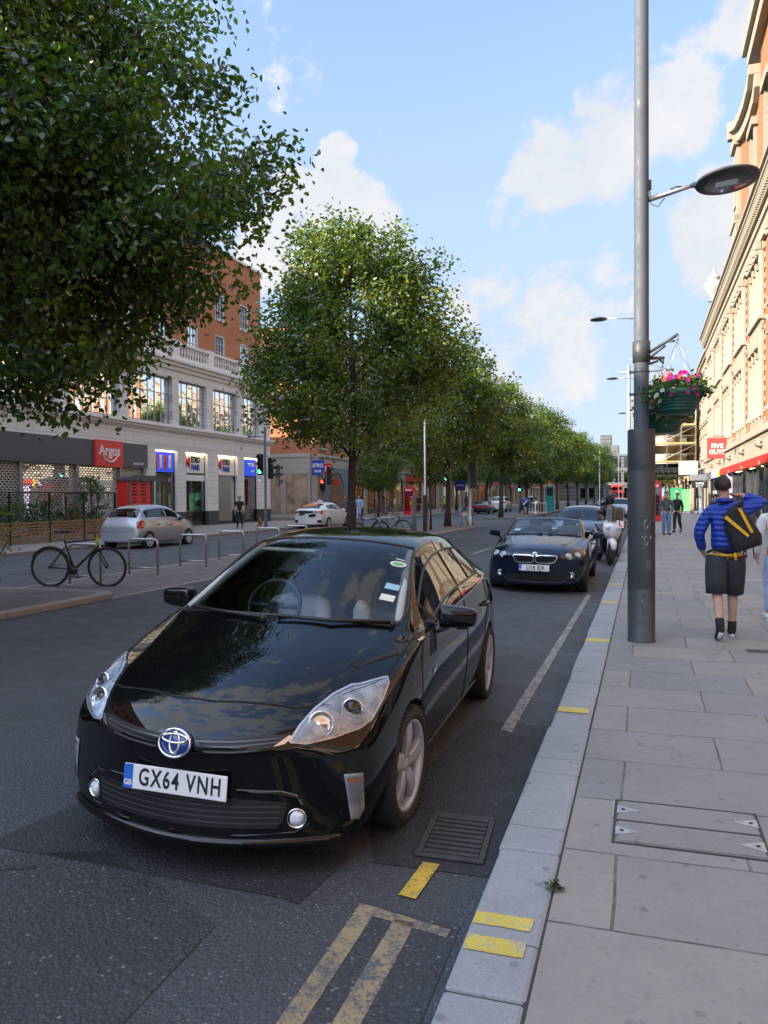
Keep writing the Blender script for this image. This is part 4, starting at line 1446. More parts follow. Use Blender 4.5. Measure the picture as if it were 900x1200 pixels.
# scrolled gable: brick attic, swept coping with a raised tip, pilaster under it, block at the top
GY = 40.0
path = [(53.4, 24.0), (51.6, 23.25), (49.6, 22.6), (47.6, 22.2), (45.6, 21.95), (44.0, 22.0), (43.3, 22.5), (43.3, 23.4)]
for sgn in (1, -1):
    P = [(GY + sgn * (y - GY), z) for y, z in path]
    m = MB()
    for (a, za), (b, zb) in zip(P[:-2], P[1:-1]):
        m.prism([(a, za - .1), (b, zb - .1), (b, zb + .38), (a, za + .38)], FR - .55, FR + .7, 'x')
        m.prism([(a, za - .75), (b, zb - .75), (b, zb - .101), (a, za - .101)], FR - .28, FR + .6, 'x')
    e = P[0][0]; m.box(FR - .58, FR + .7, e - .25, e + .25, 23.35, 24.4)
    m.build('gable_coping', M['cream_plain'], ob, bevel=.04)
    m = MB(); y = GY + sgn * 12.3
    rx(m, -.6, .22, y - .75, y + .75, 18.2, 22.3); rx(m, -.6, .42, y - .95, y + .95, 22.3, 22.8); rx(m, .22, .30, y - .45, y + .45, 18.8, 21.8)
    rx(m, -.6, .40, y - 1.0, y + 1.4 * sgn + .2, 17.7, 18.2); rx(m, -.6, .30, y - 1.0, y + 1.2 * sgn + .2, 15.66, 17.7)
    m.build('gable_pedestal', M['cream_stone'], ob, bevel=.03)
m = MB()
up = [(y, z - .3) for y, z in path]
m.prism([(GY - y + GY, z) for y, z in up] + [(GY - 3.2, 24.2), (GY + 3.2, 24.2)] + list(reversed(up)) + [(52.2, 15.66), (GY - 12.2, 15.66)], FR + .02, FR + .6, 'x')
m.build('gable_wall', M['brick_orange'], ob)
m = MB(); rx(m, -.65, .62, GY - 5.5, GY + 5.5, 24.3, 24.75); rx(m, -.65, .40, GY - 5.2, GY + 5.2, 23.6, 24.3); rx(m, -.65, .2, GY - 4.6, GY + 4.6, 24.75, 26.4)
m.build('gable_block', M['cream_plain'], ob, bevel=.04)
for k in range(3):
    y = GY - 5.2 + k * 5.2
    w = MB(); w.quad((FR + .015, y - .6, 16.6), (FR + .015, y + .6, 16.6), (FR + .015, y + .6, 20.3), (FR + .015, y - .6, 20.3)); wo = w.build('gable_window', M['far_glass'], ob)
    m = MB(); rx(m, -.01, .16, y - .9, y - .6, 16.4, 20.3); rx(m, -.01, .16, y + .6, y + .9, 16.4, 20.3); rx(m, -.01, .3, y - 1.05, y + 1.05, 20.3, 20.7); m.build('surround', M['cream_stone'], wo)
# parapet with an urn farther on
UYP = 76.0
m = MB(); rx(m, -.4, .1, 55.2, UYP, 15.66, 16.0); rx(m, -.45, .2, 55.2, UYP, 16.0, 16.15)
m.build('parapet', M['cream_plain'], ob, bevel=.03)
m = MB()
UY = 67.0; UZ = -.9
rx(m, -.5, .35, UY - .75, UY + .75, 15.67, 16.3); rx(m, -.55, .45, UY - .85, UY + .85, 16.3, 16.5)
m.lathe([(a_, b_ + UZ) for a_, b_ in [(.45, 17.6), (.25, 17.75), (.18, 17.95), (.55, 18.35), (.72, 18.75), (.70, 19.0), (.42, 19.15), (.50, 19.3), (.58, 19.38), (.36, 19.52), (.20, 19.72), (.08, 19.95), (.10, 20.1), (0, 20.22)]], 16, (FR - .25, UY, 0))
m.build('urn', M['grey_stone'], ob)
# shopfronts: scroll brackets, red awning boxes, glass, dark pilasters, lilac entrance
for y in starts:
    if y < 5: continue
    for yy in (y - 1.0, ):
        m = MB()
        m.prism([(FR, 4.34), (FR - .44, 4.34), (FR - .44, 4.2), (FR - .36, 4.0), (FR - .24, 3.75), (FR - .18, 3.45), (FR - .26, 3.2), (FR - .22, 3.05), (FR, 3.05)], yy - .36, yy + .36, 'y')
        for xx, zz, r_ in ((FR - .33, 4.10, .19), (FR - .24, 3.20, .13)):
            m.lathe([(.05, -.44), (r_ * .6, -.45), (r_, -.40), (r_, .40), (r_ * .6, .45), (.05, .44)], 14, (xx, yy, zz), 'y')
        m.build('scroll_bracket', M['cream_stone'], ob)
m = MB(); rx(m, -.4, .26, Y0r, Y1r, 3.55, 4.35)
m.build('shop_frieze', M['cream_plain'], ob)
for y in starts:
    m = MB(); rx(m, -.3, .12, y - 1.3, y - .75, .1, 3.1); m.build('pilaster', M['plinth'], ob)
m = MB(); rx(m, -5.2, -5.1, Y0r, Y1r, .1, 3.6); rx(m, -5.1, -.4, Y0r, Y1r, 3.45, 3.54)
m.build('shop_interior', M['warm_room'], ob)
for i, y in enumerate(starts):
    if y < -10: continue
    a, b = y - .7, y + PIT - 1.35
    f = MB(); rx(f, -.2, -.1, a, b, .1, .5); rx(f, -.2, -.1, a, b, 3.0, 3.1)
    for k in range(4):
        yy = a + (b - a) * k / 3; rx(f, -.2, -.1, yy - .04, yy + .04, .5, 3.0)
    fo = f.build('shopfront', M['purple'] if 58 < y < 64 else M['gloss_black'], ob)
    g = MB(); g.quad((FR + .15, a, .5), (FR + .15, b, .5), (FR + .15, b, 3.0), (FR + .15, a, 3.0)); g.build('pane', M['shop_glass'], fo)
    aw = MB()
    if y < 56:
        aw.prism([(a, 3.5), (b, 3.5), (b, 3.1), (a, 3.1)], FR - .38, FR - .26, 'x')
        aw.build('awning_box', M['sign_red'], fo, bevel=.02)
    else:
        rx(aw, .26, .36, a, b, 3.0, 3.55); aw.build('fascia', M['lilac'] if y < 64 else M['fascia_grey'], fo)
    l = MB(); rx(l, -3.2, -1.2, (a + b) / 2 - 1, (a + b) / 2 + 1, 3.36, 3.42); l.build('shop_lamp', M['warm_lamp'], fo)
for y in (57.0, 60.4):
    m = MB(); rx(m, -.05, .18, y - .22, y + .22, .1, 3.3); m.build('lilac_pilaster', M['lilac'], ob)

# hanging shop signs along the right side
def hang_sign(label, y, x0, x1, z0, z1, mat, arm=True, cat='sign'):
    t = thing('hanging_sign', label, cat, (x1, y, z0))
    m = MB(); m.box(x0 - x1, 0, -.06, .06, 0, z1 - z0)
    s = m.build('sign_board', mat, t, bevel=.02)
    a = MB(); a.tube([(.0, 0, z1 - z0 + .06), (FR - x1 + .02, 0, z1 - z0 + .06)], .025, 6); a.tube([(x0 - x1 + .2, 0, z1 - z0), (x0 - x1 + .2, 0, z1 - z0 + .06), (FR - x1, 0, z1 - z0 + .07)], .02, 6)
    a.build('sign_bracket', M['pole_black'], t)
    return t, s


t, s = hang_sign('square red sign with white capital letters hanging over the right pavement', 58.0, 4.02, 5.28, 4.15, 5.55, M['sign_red_lit'])
text('sign_lettering', 'FIVE', .40, M['white'], s, (-.63, -.063, .84), FACE_FRONT, 1.05, .012, .004)
text('sign_lettering', 'GUYS', .40, M['white'], s, (-.63, -.063, .44), FACE_FRONT, 1.0, .012, .004)
o = MB(); o.tube([(-.80, 0, 1.46), (-.75, 0, 1.58), (-.58, 0, 1.60), (-.50, 0, 1.5)], .03, 6); o.build('sign_finial', M['sign_red_lit'], t)
t, s = hang_sign('white illuminated box sign hanging in front of the scaffolding', 83.0, 3.2, 4.95, 3.7, 5.0, M['sign_lit'])
q = MB(); q.box(-1.35, -.4, -.064, -.0605, .5, .75); q.build('sign_lettering', M['paper_blue'], s)
t, s = hang_sign('pale two-line sign board above the dark one at the far shop entrance', 74.0, 3.75, 5.2, 2.95, 3.5, M['galv'])
t, s = hang_sign('dark sign board with white writing under the pale one at the far shop', 74.0, 3.9, 5.2, 2.3, 2.88, M['ink'])
text('sign_lettering', 'COFFEE', .24, M['white'], s, (-.64, -.063, .40), FACE_FRONT, .8, .004, .003)
text('sign_lettering', 'HOUSE', .24, M['white'], s, (-.64, -.063, .16), FACE_FRONT, .8, .004, .003)
t = thing('yellow_lamp', 'yellow cylinder sign fixed beside the lilac shop entrance', 'sign', (5.1, 61.0, 2.75))
m = MB(); m.lathe([(0, 0), (.16, .02), (.17, .75), (0, .78)], 14); m.build('shade', M['yellow_trim'], t)
m = MB(); m.tube([(0, 0, .4), (.35, 0, .4)], .025, 6); m.build('bracket', M['pole_black'], t)

# next block: white pilastered front, then the scaffolded one
wb = terrace('white_building', 'pale rendered front between the ornate brick building and the scaffolding', 76.7, 90.0, FR + .1, [(5.2, 7.4), (8.8, 11.0), (12.2, 13.6)],
             M['cream_stone'], M['cream_plain'], 4.2, inward=-1, pitch=2.2, fascia=[M['fascia_grey']])
terrace('far_terrace', 'cream terrace far along the right side behind the scaffolding', 110.0, 200.0, FR - .2, [(5.2, 7.4), (8.8, 11.0), (12.2, 14.0)],
        M['cream_stone'], M['cream_plain'], 4.2, inward=-1, pitch=4.5, fascia=[M['tan'], M['sign_red'], M['fascia_grey']])
terrace('scaffolded_building', 'building wrapped in scaffolding beyond the hanging basket', 90.2, 109.8, FR + .3, [(5.2, 7.4), (8.8, 11.0), (12.2, 14.0)],
        M['brick_orange'], M['cream_plain'], 4.2, inward=-1, pitch=3.2)
sc_ = thing('scaffolding', 'scaffold of tubes and planks over the pavement, on a lattice gantry', 'scaffolding', (0, 88.0, 0))
st = MB(); pk = MB()
X0, X1 = .9, FR - .35
for y in np.arange(0, 19, 1.8):
    for x in (X0, X0 + (X1 - X0) * .33, X0 + (X1 - X0) * .66, X1): st.tube([(x, y, 4.6), (x, y, 14.5)], .05, 6)
    for z in np.arange(5.0, 14, 1.9): st.tube([(X0 - .2, y, z), (X1, y, z)], .05, 5); st.tube([(X0 - .2, y, z + .95), (X1, y, z + .95)], .035, 5)
for z in np.arange(5.0, 14.5, 1.9):
    for x in (X0, X1): st.tube([(x, -.2, z), (x, 18.5, z)], .045, 5); st.tube([(x, -.2, z + .95), (x, 18.5, z + .95)], .04, 5)
    pk.box(X0 - .1, X1, 0, 18, z + .06, z + .10)
    pk.box(X0 - .1, X1, -.12, -.07, z + .1, z + .25)
for k in range(4): st.tube([(X0 + .2, 0, 5 + k * 1.9), (X1, 0, 6.9 + k * 1.9)], .04, 5)
st.build('tubes', M['scaffold'], sc_); pk.build('planks', M['plank'], sc_)
gt = MB()
for yy in (-.3, 18.4):
    gt.box(X0 - .8, X1, yy - .06, yy + .06, 4.35, 4.5); gt.box(X0 - .8, X1, yy - .06, yy + .06, 3.65, 3.78)
    n = 9
    for i in range(n):
        a = X0 - .8 + (X1 - X0 + .8) * i / n; b = X0 - .8 + (X1 - X0 + .8) * (i + 1) / n
        gt.tube([(a, yy, 3.75), ((a + b) / 2, yy, 4.38), (b, yy, 3.75)], .05, 5)
for x in (X0 - .7, X1 - .1):
    for y in (-.3, 9, 18.4): gt.box(x - .12, x + .12, y - .12, y + .12, .1, 3.65)
gt.tube([(X1 - 1.6, -.3, 3.6), (X1 - .1, -.3, 1.8)], .09, 6)
gt.box(X0 - .8, X1, -.2, 18.3, 4.5, 4.58)
gt.build('gantry', M['pole_black'], sc_)
hb = thing('site_hoarding', 'green painted site hoarding with a notice, standing at the end of the pavement', 'hoarding', (0, 86.5, .1))
m = MB(); m.box(2.62, 3.65, -.04, .04, 0, 2.35); m.box(2.58, 2.66, .04, 6, 0, 2.35); o = m.build('dark_panel', M['hoarding'], hb, bevel=.01)
m = MB(); m.box(3.66, 4.45, -.05, .03, 0, 2.2); m.build('light_panel', M['hoarding_light'], hb, bevel=.01)
m = MB(); m.box(2.95, 3.35, -.05, -.042, 1.35, 1.75); m.build('notice', M['paper_blue'], o)
m = MB(); m.box(3.0, 3.25, -.05, -.042, 1.9, 2.05); m.build('notice', M['white'], o)
t = thing('round_column', 'pale round column standing at the far shop entrance on the right', 'column', (4.62, 73.5, .11))
m = MB(); m.lathe([(.30, 0), (.30, .12), (.24, .2), (.235, 2.2), (.27, 2.3), (.3, 2.4)], 18); m.build('shaft', M['galv'], t)
t = thing('square_column', 'cream square pier beside the pale round column at the far shop', 'column', (4.02, 75.5, .11))
m = MB(); m.box(-.17, .17, -.17, .17, 0, 2.5); m.build('shaft', M['cream_plain'], t, bevel=.02)

# ---- closing the view: church-like tower, department store, crane
tw = thing('stone_tower', 'slim white stone tower far beyond the lamp post', 'building', (-.6, 210.0, 0))
m = MB(); m.box(-2.2, 2.2, 0, 5, 0, 26); m.box(-1.6, 1.6, .5, 4.5, 26, 33); m.build('tower_shaft', M['cream_stone'], tw)
m = MB(); m.box(-2.5, 2.5, -.3, 5.3, 25.6, 26.2); m.box(-1.9, 1.9, .2, 4.8, 32.8, 33.3); m.build('cornice', M['cream_plain'], tw)
m = MB(); m.lathe([(1.1, 33.3), (.7, 38), (.1, 46), (0, 50)], 8, (0, 2.5, 0)); m.build('spire', M['slate_roof'], tw)
for z in (8, 14, 20):
    m = MB(); m.box(-.6, .6, -.04, .02, z, z + 3); m.build('window', M['dark_room'], tw)
db = thing('department_store', 'long grey department store closing the far end of the street', 'building', (-16, 235.0, 0))
m = MB(); m.box(-10, 13, 0, 12, 0, 9.5); m.box(-2, 13, .01, 12, 9.5, 13.2); m.box(1, 9, 2, 10, 13.2, 16); m.box(4, 7, 3, 9, 16, 19); m.build('wall', M['far_stone'], db)
m = MB()
for z in (4.5, 8.6): m.box(-10.2, 13.2, -.3, .05, z, z + .45)
for z in (12.8,): m.box(-2.2, 13.2, -.3, .05, z, z + .45)
m.build('cornice', M['far_stone'], db)
for z in (1.0, 5.4, 9.6):
    for i in range(6):
        m = MB(); x = -1.4 + i * 2.4; m.box(x, x + 1.5, -.03, .02, z, z + 2.8); m.build('window', M['far_glass'], db)
t = thing('tower_crane', 'thin tower crane standing above the far rooftops', 'crane', (-4.5, 260, 0))
m = MB(); m.tube([(0, 0, 0), (0, 0, 42)], .5, 4); m.tube([(-3, 0, 40), (12, 0, 40)], .35, 4); m.tube([(0, 0, 44), (12, 0, 40)], .12, 4); m.build('mast', M['scaffold'], t)
# ------------------------------------------------------------------ trees
def leaf_mesh(name, centers, spreads, tones, n_per, size, mat, seed, droop=.35, fine=False):
    """many small folded leaves hung about clump centres"""
    rg = np.random.default_rng(seed)
    C = np.repeat(np.asarray(centers), n_per, axis=0)
    S = np.repeat(np.asarray(spreads), n_per, axis=0)
    T = np.repeat(np.asarray(tones), n_per)
    N = len(C)
    P = C + rg.normal(size=(N, 3)) * S
    # hanging twigs: leaves are strung out below a clump
    a = rg.normal(size=(N, 3)) * np.array([1, 1, .55]); a[:, 2] -= droop
    a /= np.linalg.norm(a, axis=1)[:, None]
    r = rg.normal(size=(N, 3)); r[:, 2] *= .5
    b = np.cross(a, r); b /= np.linalg.norm(b, axis=1)[:, None] + 1e-9
    nrm = np.cross(a, b)
    L = size * rg.uniform(.65, 1.25, N)[:, None]
    W = L * .30
    if fine:
        pts = [P, P + a * L * .35 + b * W + nrm * W * .35, P + a * L * .72 + b * W * .75 + nrm * W * .2, P + a * L - nrm * L * .10,
               P + a * L * .72 - b * W * .75 + nrm * W * .2, P + a * L * .35 - b * W + nrm * W * .35]
        k = 6
        faces = np.array([[0, 1, 2, 3], [0, 3, 4, 5]])
    else:
        pts = [P, P + a * L * .5 + b * W + nrm * W * .3, P + a * L, P + a * L * .5 - b * W + nrm * W * .3]
        k = 4
        faces = np.array([[0, 1, 2, 3]])
    V = np.stack(pts, axis=1).reshape(-1, 3)
    F = (np.arange(N)[:, None, None] * k + faces[None]).reshape(-1, faces.shape[1])
    me = bpy.data.meshes.new(name)
    me.vertices.add(len(V)); me.vertices.foreach_set('co', V.ravel().astype(np.float32))
    me.loops.add(F.size); me.loops.foreach_set('vertex_index', F.ravel().astype(np.int32))
    me.polygons.add(len(F))
    me.polygons.foreach_set('loop_start', (np.arange(len(F)) * F.shape[1]).astype(np.int32))
    me.update(calc_edges=True)
    at = me.attributes.new('tone', 'FLOAT', 'FACE')
    tt = np.clip(T + rg.normal(size=N) * .16, 0, 1)
    at.data.foreach_set('value', np.repeat(tt, len(faces)).astype(np.float32))
    me.materials.append(mat)
    me.validate()
    return me


def crown_points(lobes, n, seed, hollow=.45):
    """clump centres in a union of ellipsoids, denser towards the outside, with random gaps"""
    rg = np.random.default_rng(seed)
    out = []
    vol = np.array([l[3] * l[4] * l[5] for l in lobes]) ** .85
    cnt = np.round(n * vol / vol.sum()).astype(int)
    for l, c in zip(lobes, cnt):
        d = rg.normal(size=(c, 3)); d /= np.linalg.norm(d, axis=1)[:, None]
        rad = rg.uniform(hollow ** 3, 1, c) ** (1 / 3)
        bump = 1 + .24 * np.sin(d[:, 0] * 5 + seed) * np.cos(d[:, 1] * 6 + seed * 2) + .10 * np.sin(d[:, 2] * 9 + seed)
        out.append(np.array(l[:3]) + d * (rad * bump)[:, None] * np.array(l[3:6]))
    P = np.concatenate(out)
    h = np.sin(P[:, 0] * 1.7 + seed) + np.sin(P[:, 1] * 1.9 + 2 * seed) + np.sin(P[:, 2] * 2.1 + 3 * seed)
    keep = h + rg.uniform(-1.0, 1.0, len(P)) > -.80
    return P[keep]


def tree_meshes(seed, lobes, n_clump, per, size, mat, trunk_h, trunk_r, top, fine=False, spread=.30, lean=(0, 0), hollow=.45, droop=.35):
    rg = random.Random(seed)
    P = crown_points(lobes, n_clump, seed, hollow)
    nr = np.random.default_rng(seed + 5)
    tones = np.clip(.45 + .24 * nr.normal(size=len(P)), .05, .95)
    sp = np.stack([nr.uniform(.7, 1.3, len(P)) * spread, nr.uniform(.7, 1.3, len(P)) * spread, nr.uniform(.7, 1.3, len(P)) * spread * .8], 1)
    crown = leaf_mesh('crown', P, sp, tones, per, size, mat, seed, droop, fine)
    t = MB()
    pts = []; rs = []
    for i in range(9):
        f = i / 8
        pts.append((lean[0] * f + .05 * sin(f * 7 + seed), lean[1] * f + .05 * cos(f * 6 + seed), f * top))
        rs.append(trunk_r * (1.35 - .35 * min(1, f * 8)) * (1 - .80 * f))
    t.tube(pts, rs, 10)
    sel = nr.permutation(len(P))[:min(len(P), 46)]
    for j, i in enumerate(sel):
        e = Vector(P[i])
        z0 = max(trunk_h, min(top * .85, e.z - nr.uniform(.4, 2.2)))
        f = z0 / top
        s0 = Vector((lean[0] * f, lean[1] * f, z0))
        mid = s0.lerp(e, .5) + Vector((nr.normal() * .2, nr.normal() * .2, .25))
        r0 = trunk_r * (.42 if j < 9 else .20) * (1 - .5 * f)
        t.tube([s0, s0.lerp(mid, .5) + Vector((0, 0, .1)), mid, e], [r0, r0 * .75, r0 * .5, .012], 6)
    trunk = t.mesh('trunk', M['bark'])
    return trunk, crown


def plant_tree(name, label, meshes, loc, rz=0, sc=(1, 1, 1), group='street trees along the median'):
    t = thing(name, label, 'tree', loc, rz, group)
    t.scale = sc
    link('trunk', meshes[0], t); link('crown', meshes[1], t)
    return t


near = tree_meshes(11, [(.0, .0, 7.4, 3.8, 3.8, 3.8), (2.5, .8, 6.1, 2.5, 2.5, 1.9), (2.3, .8, 4.9, 1.9, 2.0, 1.3), (0, 0, 9.4, 2.8, 2.8, 1.7), (3.2, 1.1, 5.1, 1.7, 1.8, 1.2), (1.3, .4, 3.75, 1.8, 1.6, 1.0), (-.6, .2, 3.9, 2.2, 1.8, 1.0), (-1.0, .8, 5.4, 3.2, 3.0, 2.2), (.6, -1.6, 5.2, 2.6, 2.4, 1.9), (1.6, .5, 8.0, 2.2, 2.2, 1.4)],
                   2000, 125, .108, M['foliage_a'], 2.6, .20, 9.5, True, .25, droop=.6, hollow=.45)
plant_tree('street_tree', 'large dark leafy tree overhanging the top left, nearest the camera', near, (-9.9, 8.65, .12))
mid = tree_meshes(23, [(.0, .0, 6.5, 3.7, 3.7, 2.7), (.0, .0, 9.0, 2.5, 2.6, 2.3), (.3, -.2, 10.3, 1.35, 1.4, 1.2), (-2.3, .2, 5.6, 1.9, 2.0, 1.7), (2.5, .3, 6.9, 1.7, 1.8, 1.7), (.4, -1.8, 4.6, 2.5, 1.8, 1.5), (1.9, -.6, 8.7, 1.5, 1.5, 1.2), (-1.5, 0, 8.9, 1.3, 1.4, 1.2)],
                  780, 92, .145, M['foliage_mid'], 2.6, .17, 10.4, True, .30, droop=.35)
plant_tree('street_tree', 'full green tree with a sunlit top standing on the median beyond the bicycle stands', mid, (-9.85, 26.6, .04))
kinds = [tree_meshes(31 + i, [(.0, .0, 6.2, 3.2, 3.2, 2.9), (.2, .0, 8.3, 2.3, 2.3, 1.7), (-1.5, .3, 5.2, 1.9, 2.0, 1.5), (1.7, -.3, 6.6, 1.7, 1.7, 1.6), (0, -1.2, 4.4, 2.2, 1.6, 1.1)],
                     420, 62, .21, M[('foliage_mid', 'foliage_b', 'foliage_a')[i]], 2.4, .16, 9.2, False, .32) for i in range(3)]
ROW = [(-9.9, 41.2, 0, 1.0, 'dark green tree on the median just beyond the sunlit one', 0), (-10.2, 59.5, 1, 1.05, 'yellow-green tree at the start of the second median', 1.1),
       (-9.8, 70.0, 2, .92, 'smaller dark tree behind the keep-left sign', 2.2), (-9.9, 82.0, 1, 1.1, 'tall light green tree halfway down the median row', 3.0), (-9.7, 95.0, 0, 1.05, 'dark tree past the midpoint of the median row', 4.1),
       (-9.8, 110.0, 1, 1.12, 'sunlit yellow-green tree towards the far end of the median', 5.0), (-9.9, 127.0, 2, 1.05, 'dark tree before the last three of the median row', .6), (-9.8, 146.0, 0, 1.15, 'third last tree of the median row', 1.9), (-9.6, 166.0, 1, 1.2, 'next to last tree of the median row', .2), (-9.2, 188.0, 2, 1.3, 'farthest tree of the median row', 3.6)]
for x, y, k, s, lab, rz in ROW:
    plant_tree('street_tree', lab, kinds[k], (x, y, .1), rz, (s * (.92 + .16 * ((y * 7) % 1)), s, s * (.90 + .2 * ((y * 3.7) % 1))))
for x, y, k, s, lab, rz in ((-20.2, 60.5, 0, .62, 'thin young tree on the left pavement beside the stone corner building', .4), (-19.6, 73.0, 1, .9, 'tree on the left pavement in front of the red fascia', 2.0),
                            (-19.6, 86.0, 2, .95, 'tree on the left pavement beside the parked white estate car', 3.3), (-19.5, 103.0, 0, 1.0, 'tree on the left pavement before the tan terrace', .9), (-19.5, 122.0, 1, 1.0, 'tree on the left pavement near the gabled terrace', 5.4), (-19.5, 141.0, 2, 1.05, 'farthest tree on the left pavement', 4.0)):
    plant_tree('street_tree', lab, kinds[k], (x, y, .11), rz, (s, s, s), 'street trees on the left pavement')
for x, y, k, s, lab, rz in ((1.2, 118.0, 1, .78, 'light green tree seen under the scaffold gantry', .4), (3.2, 135.0, 1, .95, 'light green tree seen through the scaffolding', 2.0), (-.6, 150.0, 1, .8, 'light green tree just left of the lamp post, far off', 1.0)):
    plant_tree('street_tree', lab, kinds[k], (x, y, .11), rz, (s, s, s), 'trees beyond the scaffolding')
sap = tree_meshes(77, [(0, 0, 4.2, 1.2, 1.2, 1.5), (.2, .1, 3.2, .9, .9, .9)], 110, 30, .15, M['foliage_b'], 1.9, .05, 5.4, False, .22)
plant_tree('street_tree', 'slender young tree growing beside the tall pole at the median end', sap, (-9.55, 36.2, .14), 1.0)


def shrub(name, label, loc, r, h, n, mat, size=.09, seed=1, group=None, cat='shrub'):
    t = thing(name, label, cat, loc, 0, group)
    rg = np.random.default_rng(seed)
    P = np.stack([rg.normal(size=n) * r * .5, rg.normal(size=n) * r * .5, rg.uniform(.15, 1, n) * h], 1)
    link('foliage', leaf_mesh('foliage', P, np.full((n, 3), .09), np.clip(.5 + .2 * rg.normal(size=n), 0, 1), 14, size, mat, seed, .1), t)
    m = MB()
    for p in P[:12]: m.tube([(p[0] * .15, p[1] * .15, 0), (p[0] * .6, p[1] * .6, p[2] * .6), tuple(p)], [.012, .009, .004], 5)
    m.build('stems', M['bark'], t)
    return t


shrub('shrub', 'leafy light green shrub at the left edge on the raised median end', (-9.05, 8.78, .14), .45, 1.45, 90, M['foliage_b'], .085, 3)
for i, (y, h, lab) in enumerate(((22.9, 1.1, 'low shrub behind the first glass screen of the terrace'), (25.0, 1.35, 'round shrub behind the middle glass screen of the terrace'), (26.9, 1.0, 'low shrub behind the last glass screen of the terrace'), (28.4, 2.3, 'tall shrub at the end of the glass screens beside the shutter'))):
    shrub('shrub', lab, (-22.2, y, .3), .75 if h < 2 else .4, h, 70, M['foliage_a'], .12, 40 + i, 'shrubs behind the glass screens')
# ------------------------------------------------------------------ cars
NCOL = 7


def loft_cage(st, facemat, crease):
    """st: (ys, bow, zb, (x2,z2), (x3,z3), (x4,z4), (x5,z5), zc): half sections from the front to the back,
    y is where the flank is, bow is how much farther forward the centre line lies"""
    W0 = .87
    bm = bmesh.new()
    cl = bm.edges.layers.float.new('crease_edge')
    rings = []
    for s in st:
        ys, bow, zb, p2, p3, p4, p5, zc = s[:8]
        def Y(x, ys=ys, bow=bow): return ys - bow * (1 - min(1.0, (x / W0) ** 2))
        half = []
        x3 = p2[0] - .05
        for f in (0, .36, .70, 1.0):
            half.append((x3 * f, zb + (.0 if f < 1 else .012)))
        half += [p2, p3, p4]
        for t, bulge in ((.07, .004), (.88, .012)):
            half.append((p4[0] + (p5[0] - p4[0]) * t + bulge, p4[1] + (p5[1] - p4[1]) * t))
        half.append(p5)
        for f, g in ((.68, .60), (.35, .90), (0, 1.0)):
            half.append((p5[0] * f, p5[1] + (zc - p5[1]) * g))
        n = len(half)                       # 13: 0..12
        ring = {}
        for k, (x, z) in enumerate(half):
            ring[(k, 1)] = bm.verts.new((x, Y(x), z))
            ring[(k, -1)] = ring[(k, 1)] if k in (0, n - 1) else bm.verts.new((-x, Y(x), z))
        rings.append((ring, s, half, Y))
    n = 13
    for i in range(len(st) - 1):
        a, b = rings[i][0], rings[i + 1][0]
        for k in range(n - 1):
            for sg in (1, -1):
                q = [a[(k, sg)], a[(k + 1, sg)], b[(k + 1, sg)], b[(k, sg)]]
                if sg < 0: q.reverse()
                f = bm.faces.new(q)
                f.material_index = facemat(i, k)
                f.smooth = True
    # end caps: a grid of seven columns
    for end, sgn in ((0, 1), (len(st) - 1, -1)):
        ring, s, half, Y = rings[end]
        rows = []
        side = [3, 4, 5, 6, 7, 8, 9]
        bot = [3, 2, 1, 0]
        top = [9, 10, 11, 12]
        dome = s[8] if len(s) > 8 else 0.0
        for ri, k in enumerate(side):
            row = []
            t = ri / (len(side) - 1)
            for c in range(-3, 4):
                sg = 1 if c >= 0 else -1
                j = 3 - abs(c)
                if abs(c) == 3: row.append(ring[(k, sg)])
                elif ri == 0: row.append(ring[(bot[j], sg)])
                elif ri == len(side) - 1: row.append(ring[(top[j], sg)])
                else:
                    zb, zt = ring[(bot[j], 1)].co.z, ring[(top[j], 1)].co.z
                    zs = half[k][1]
                    z0, z1 = half[3][1], half[9][1]
                    z = zb + (zt - zb) * (zs - z0) / (z1 - z0)
                    fx = half[bot[j]][0] / half[3][0]
                    x = half[k][0] * fx
                    row.append(bm.verts.new((x * sg, Y(x) - sgn * dome * sin(pi * (zs - z0) / (z1 - z0)) * (1 - fx * fx), z)))
            rows.append(row)
        for r in range(len(rows) - 1):
            for c in range(6):
                q = [rows[r][c], rows[r][c + 1], rows[r + 1][c + 1], rows[r + 1][c]]
                if sgn < 0: q.reverse()
                f = bm.faces.new(q); f.smooth = True
                f.material_index = facemat(-1 if end == 0 else 99, r)
    for (col, i0, i1), val in crease.items():
        for i in range(i0, min(i1, len(rings) - 1)):
            for sg in (1, -1):
                e = bm.edges.get((rings[i][0][(col, sg)], rings[i + 1][0][(col, sg)]))
                if e: e[cl] = val
    bmesh.ops.recalc_face_normals(bm, faces=bm.faces)
    return bm


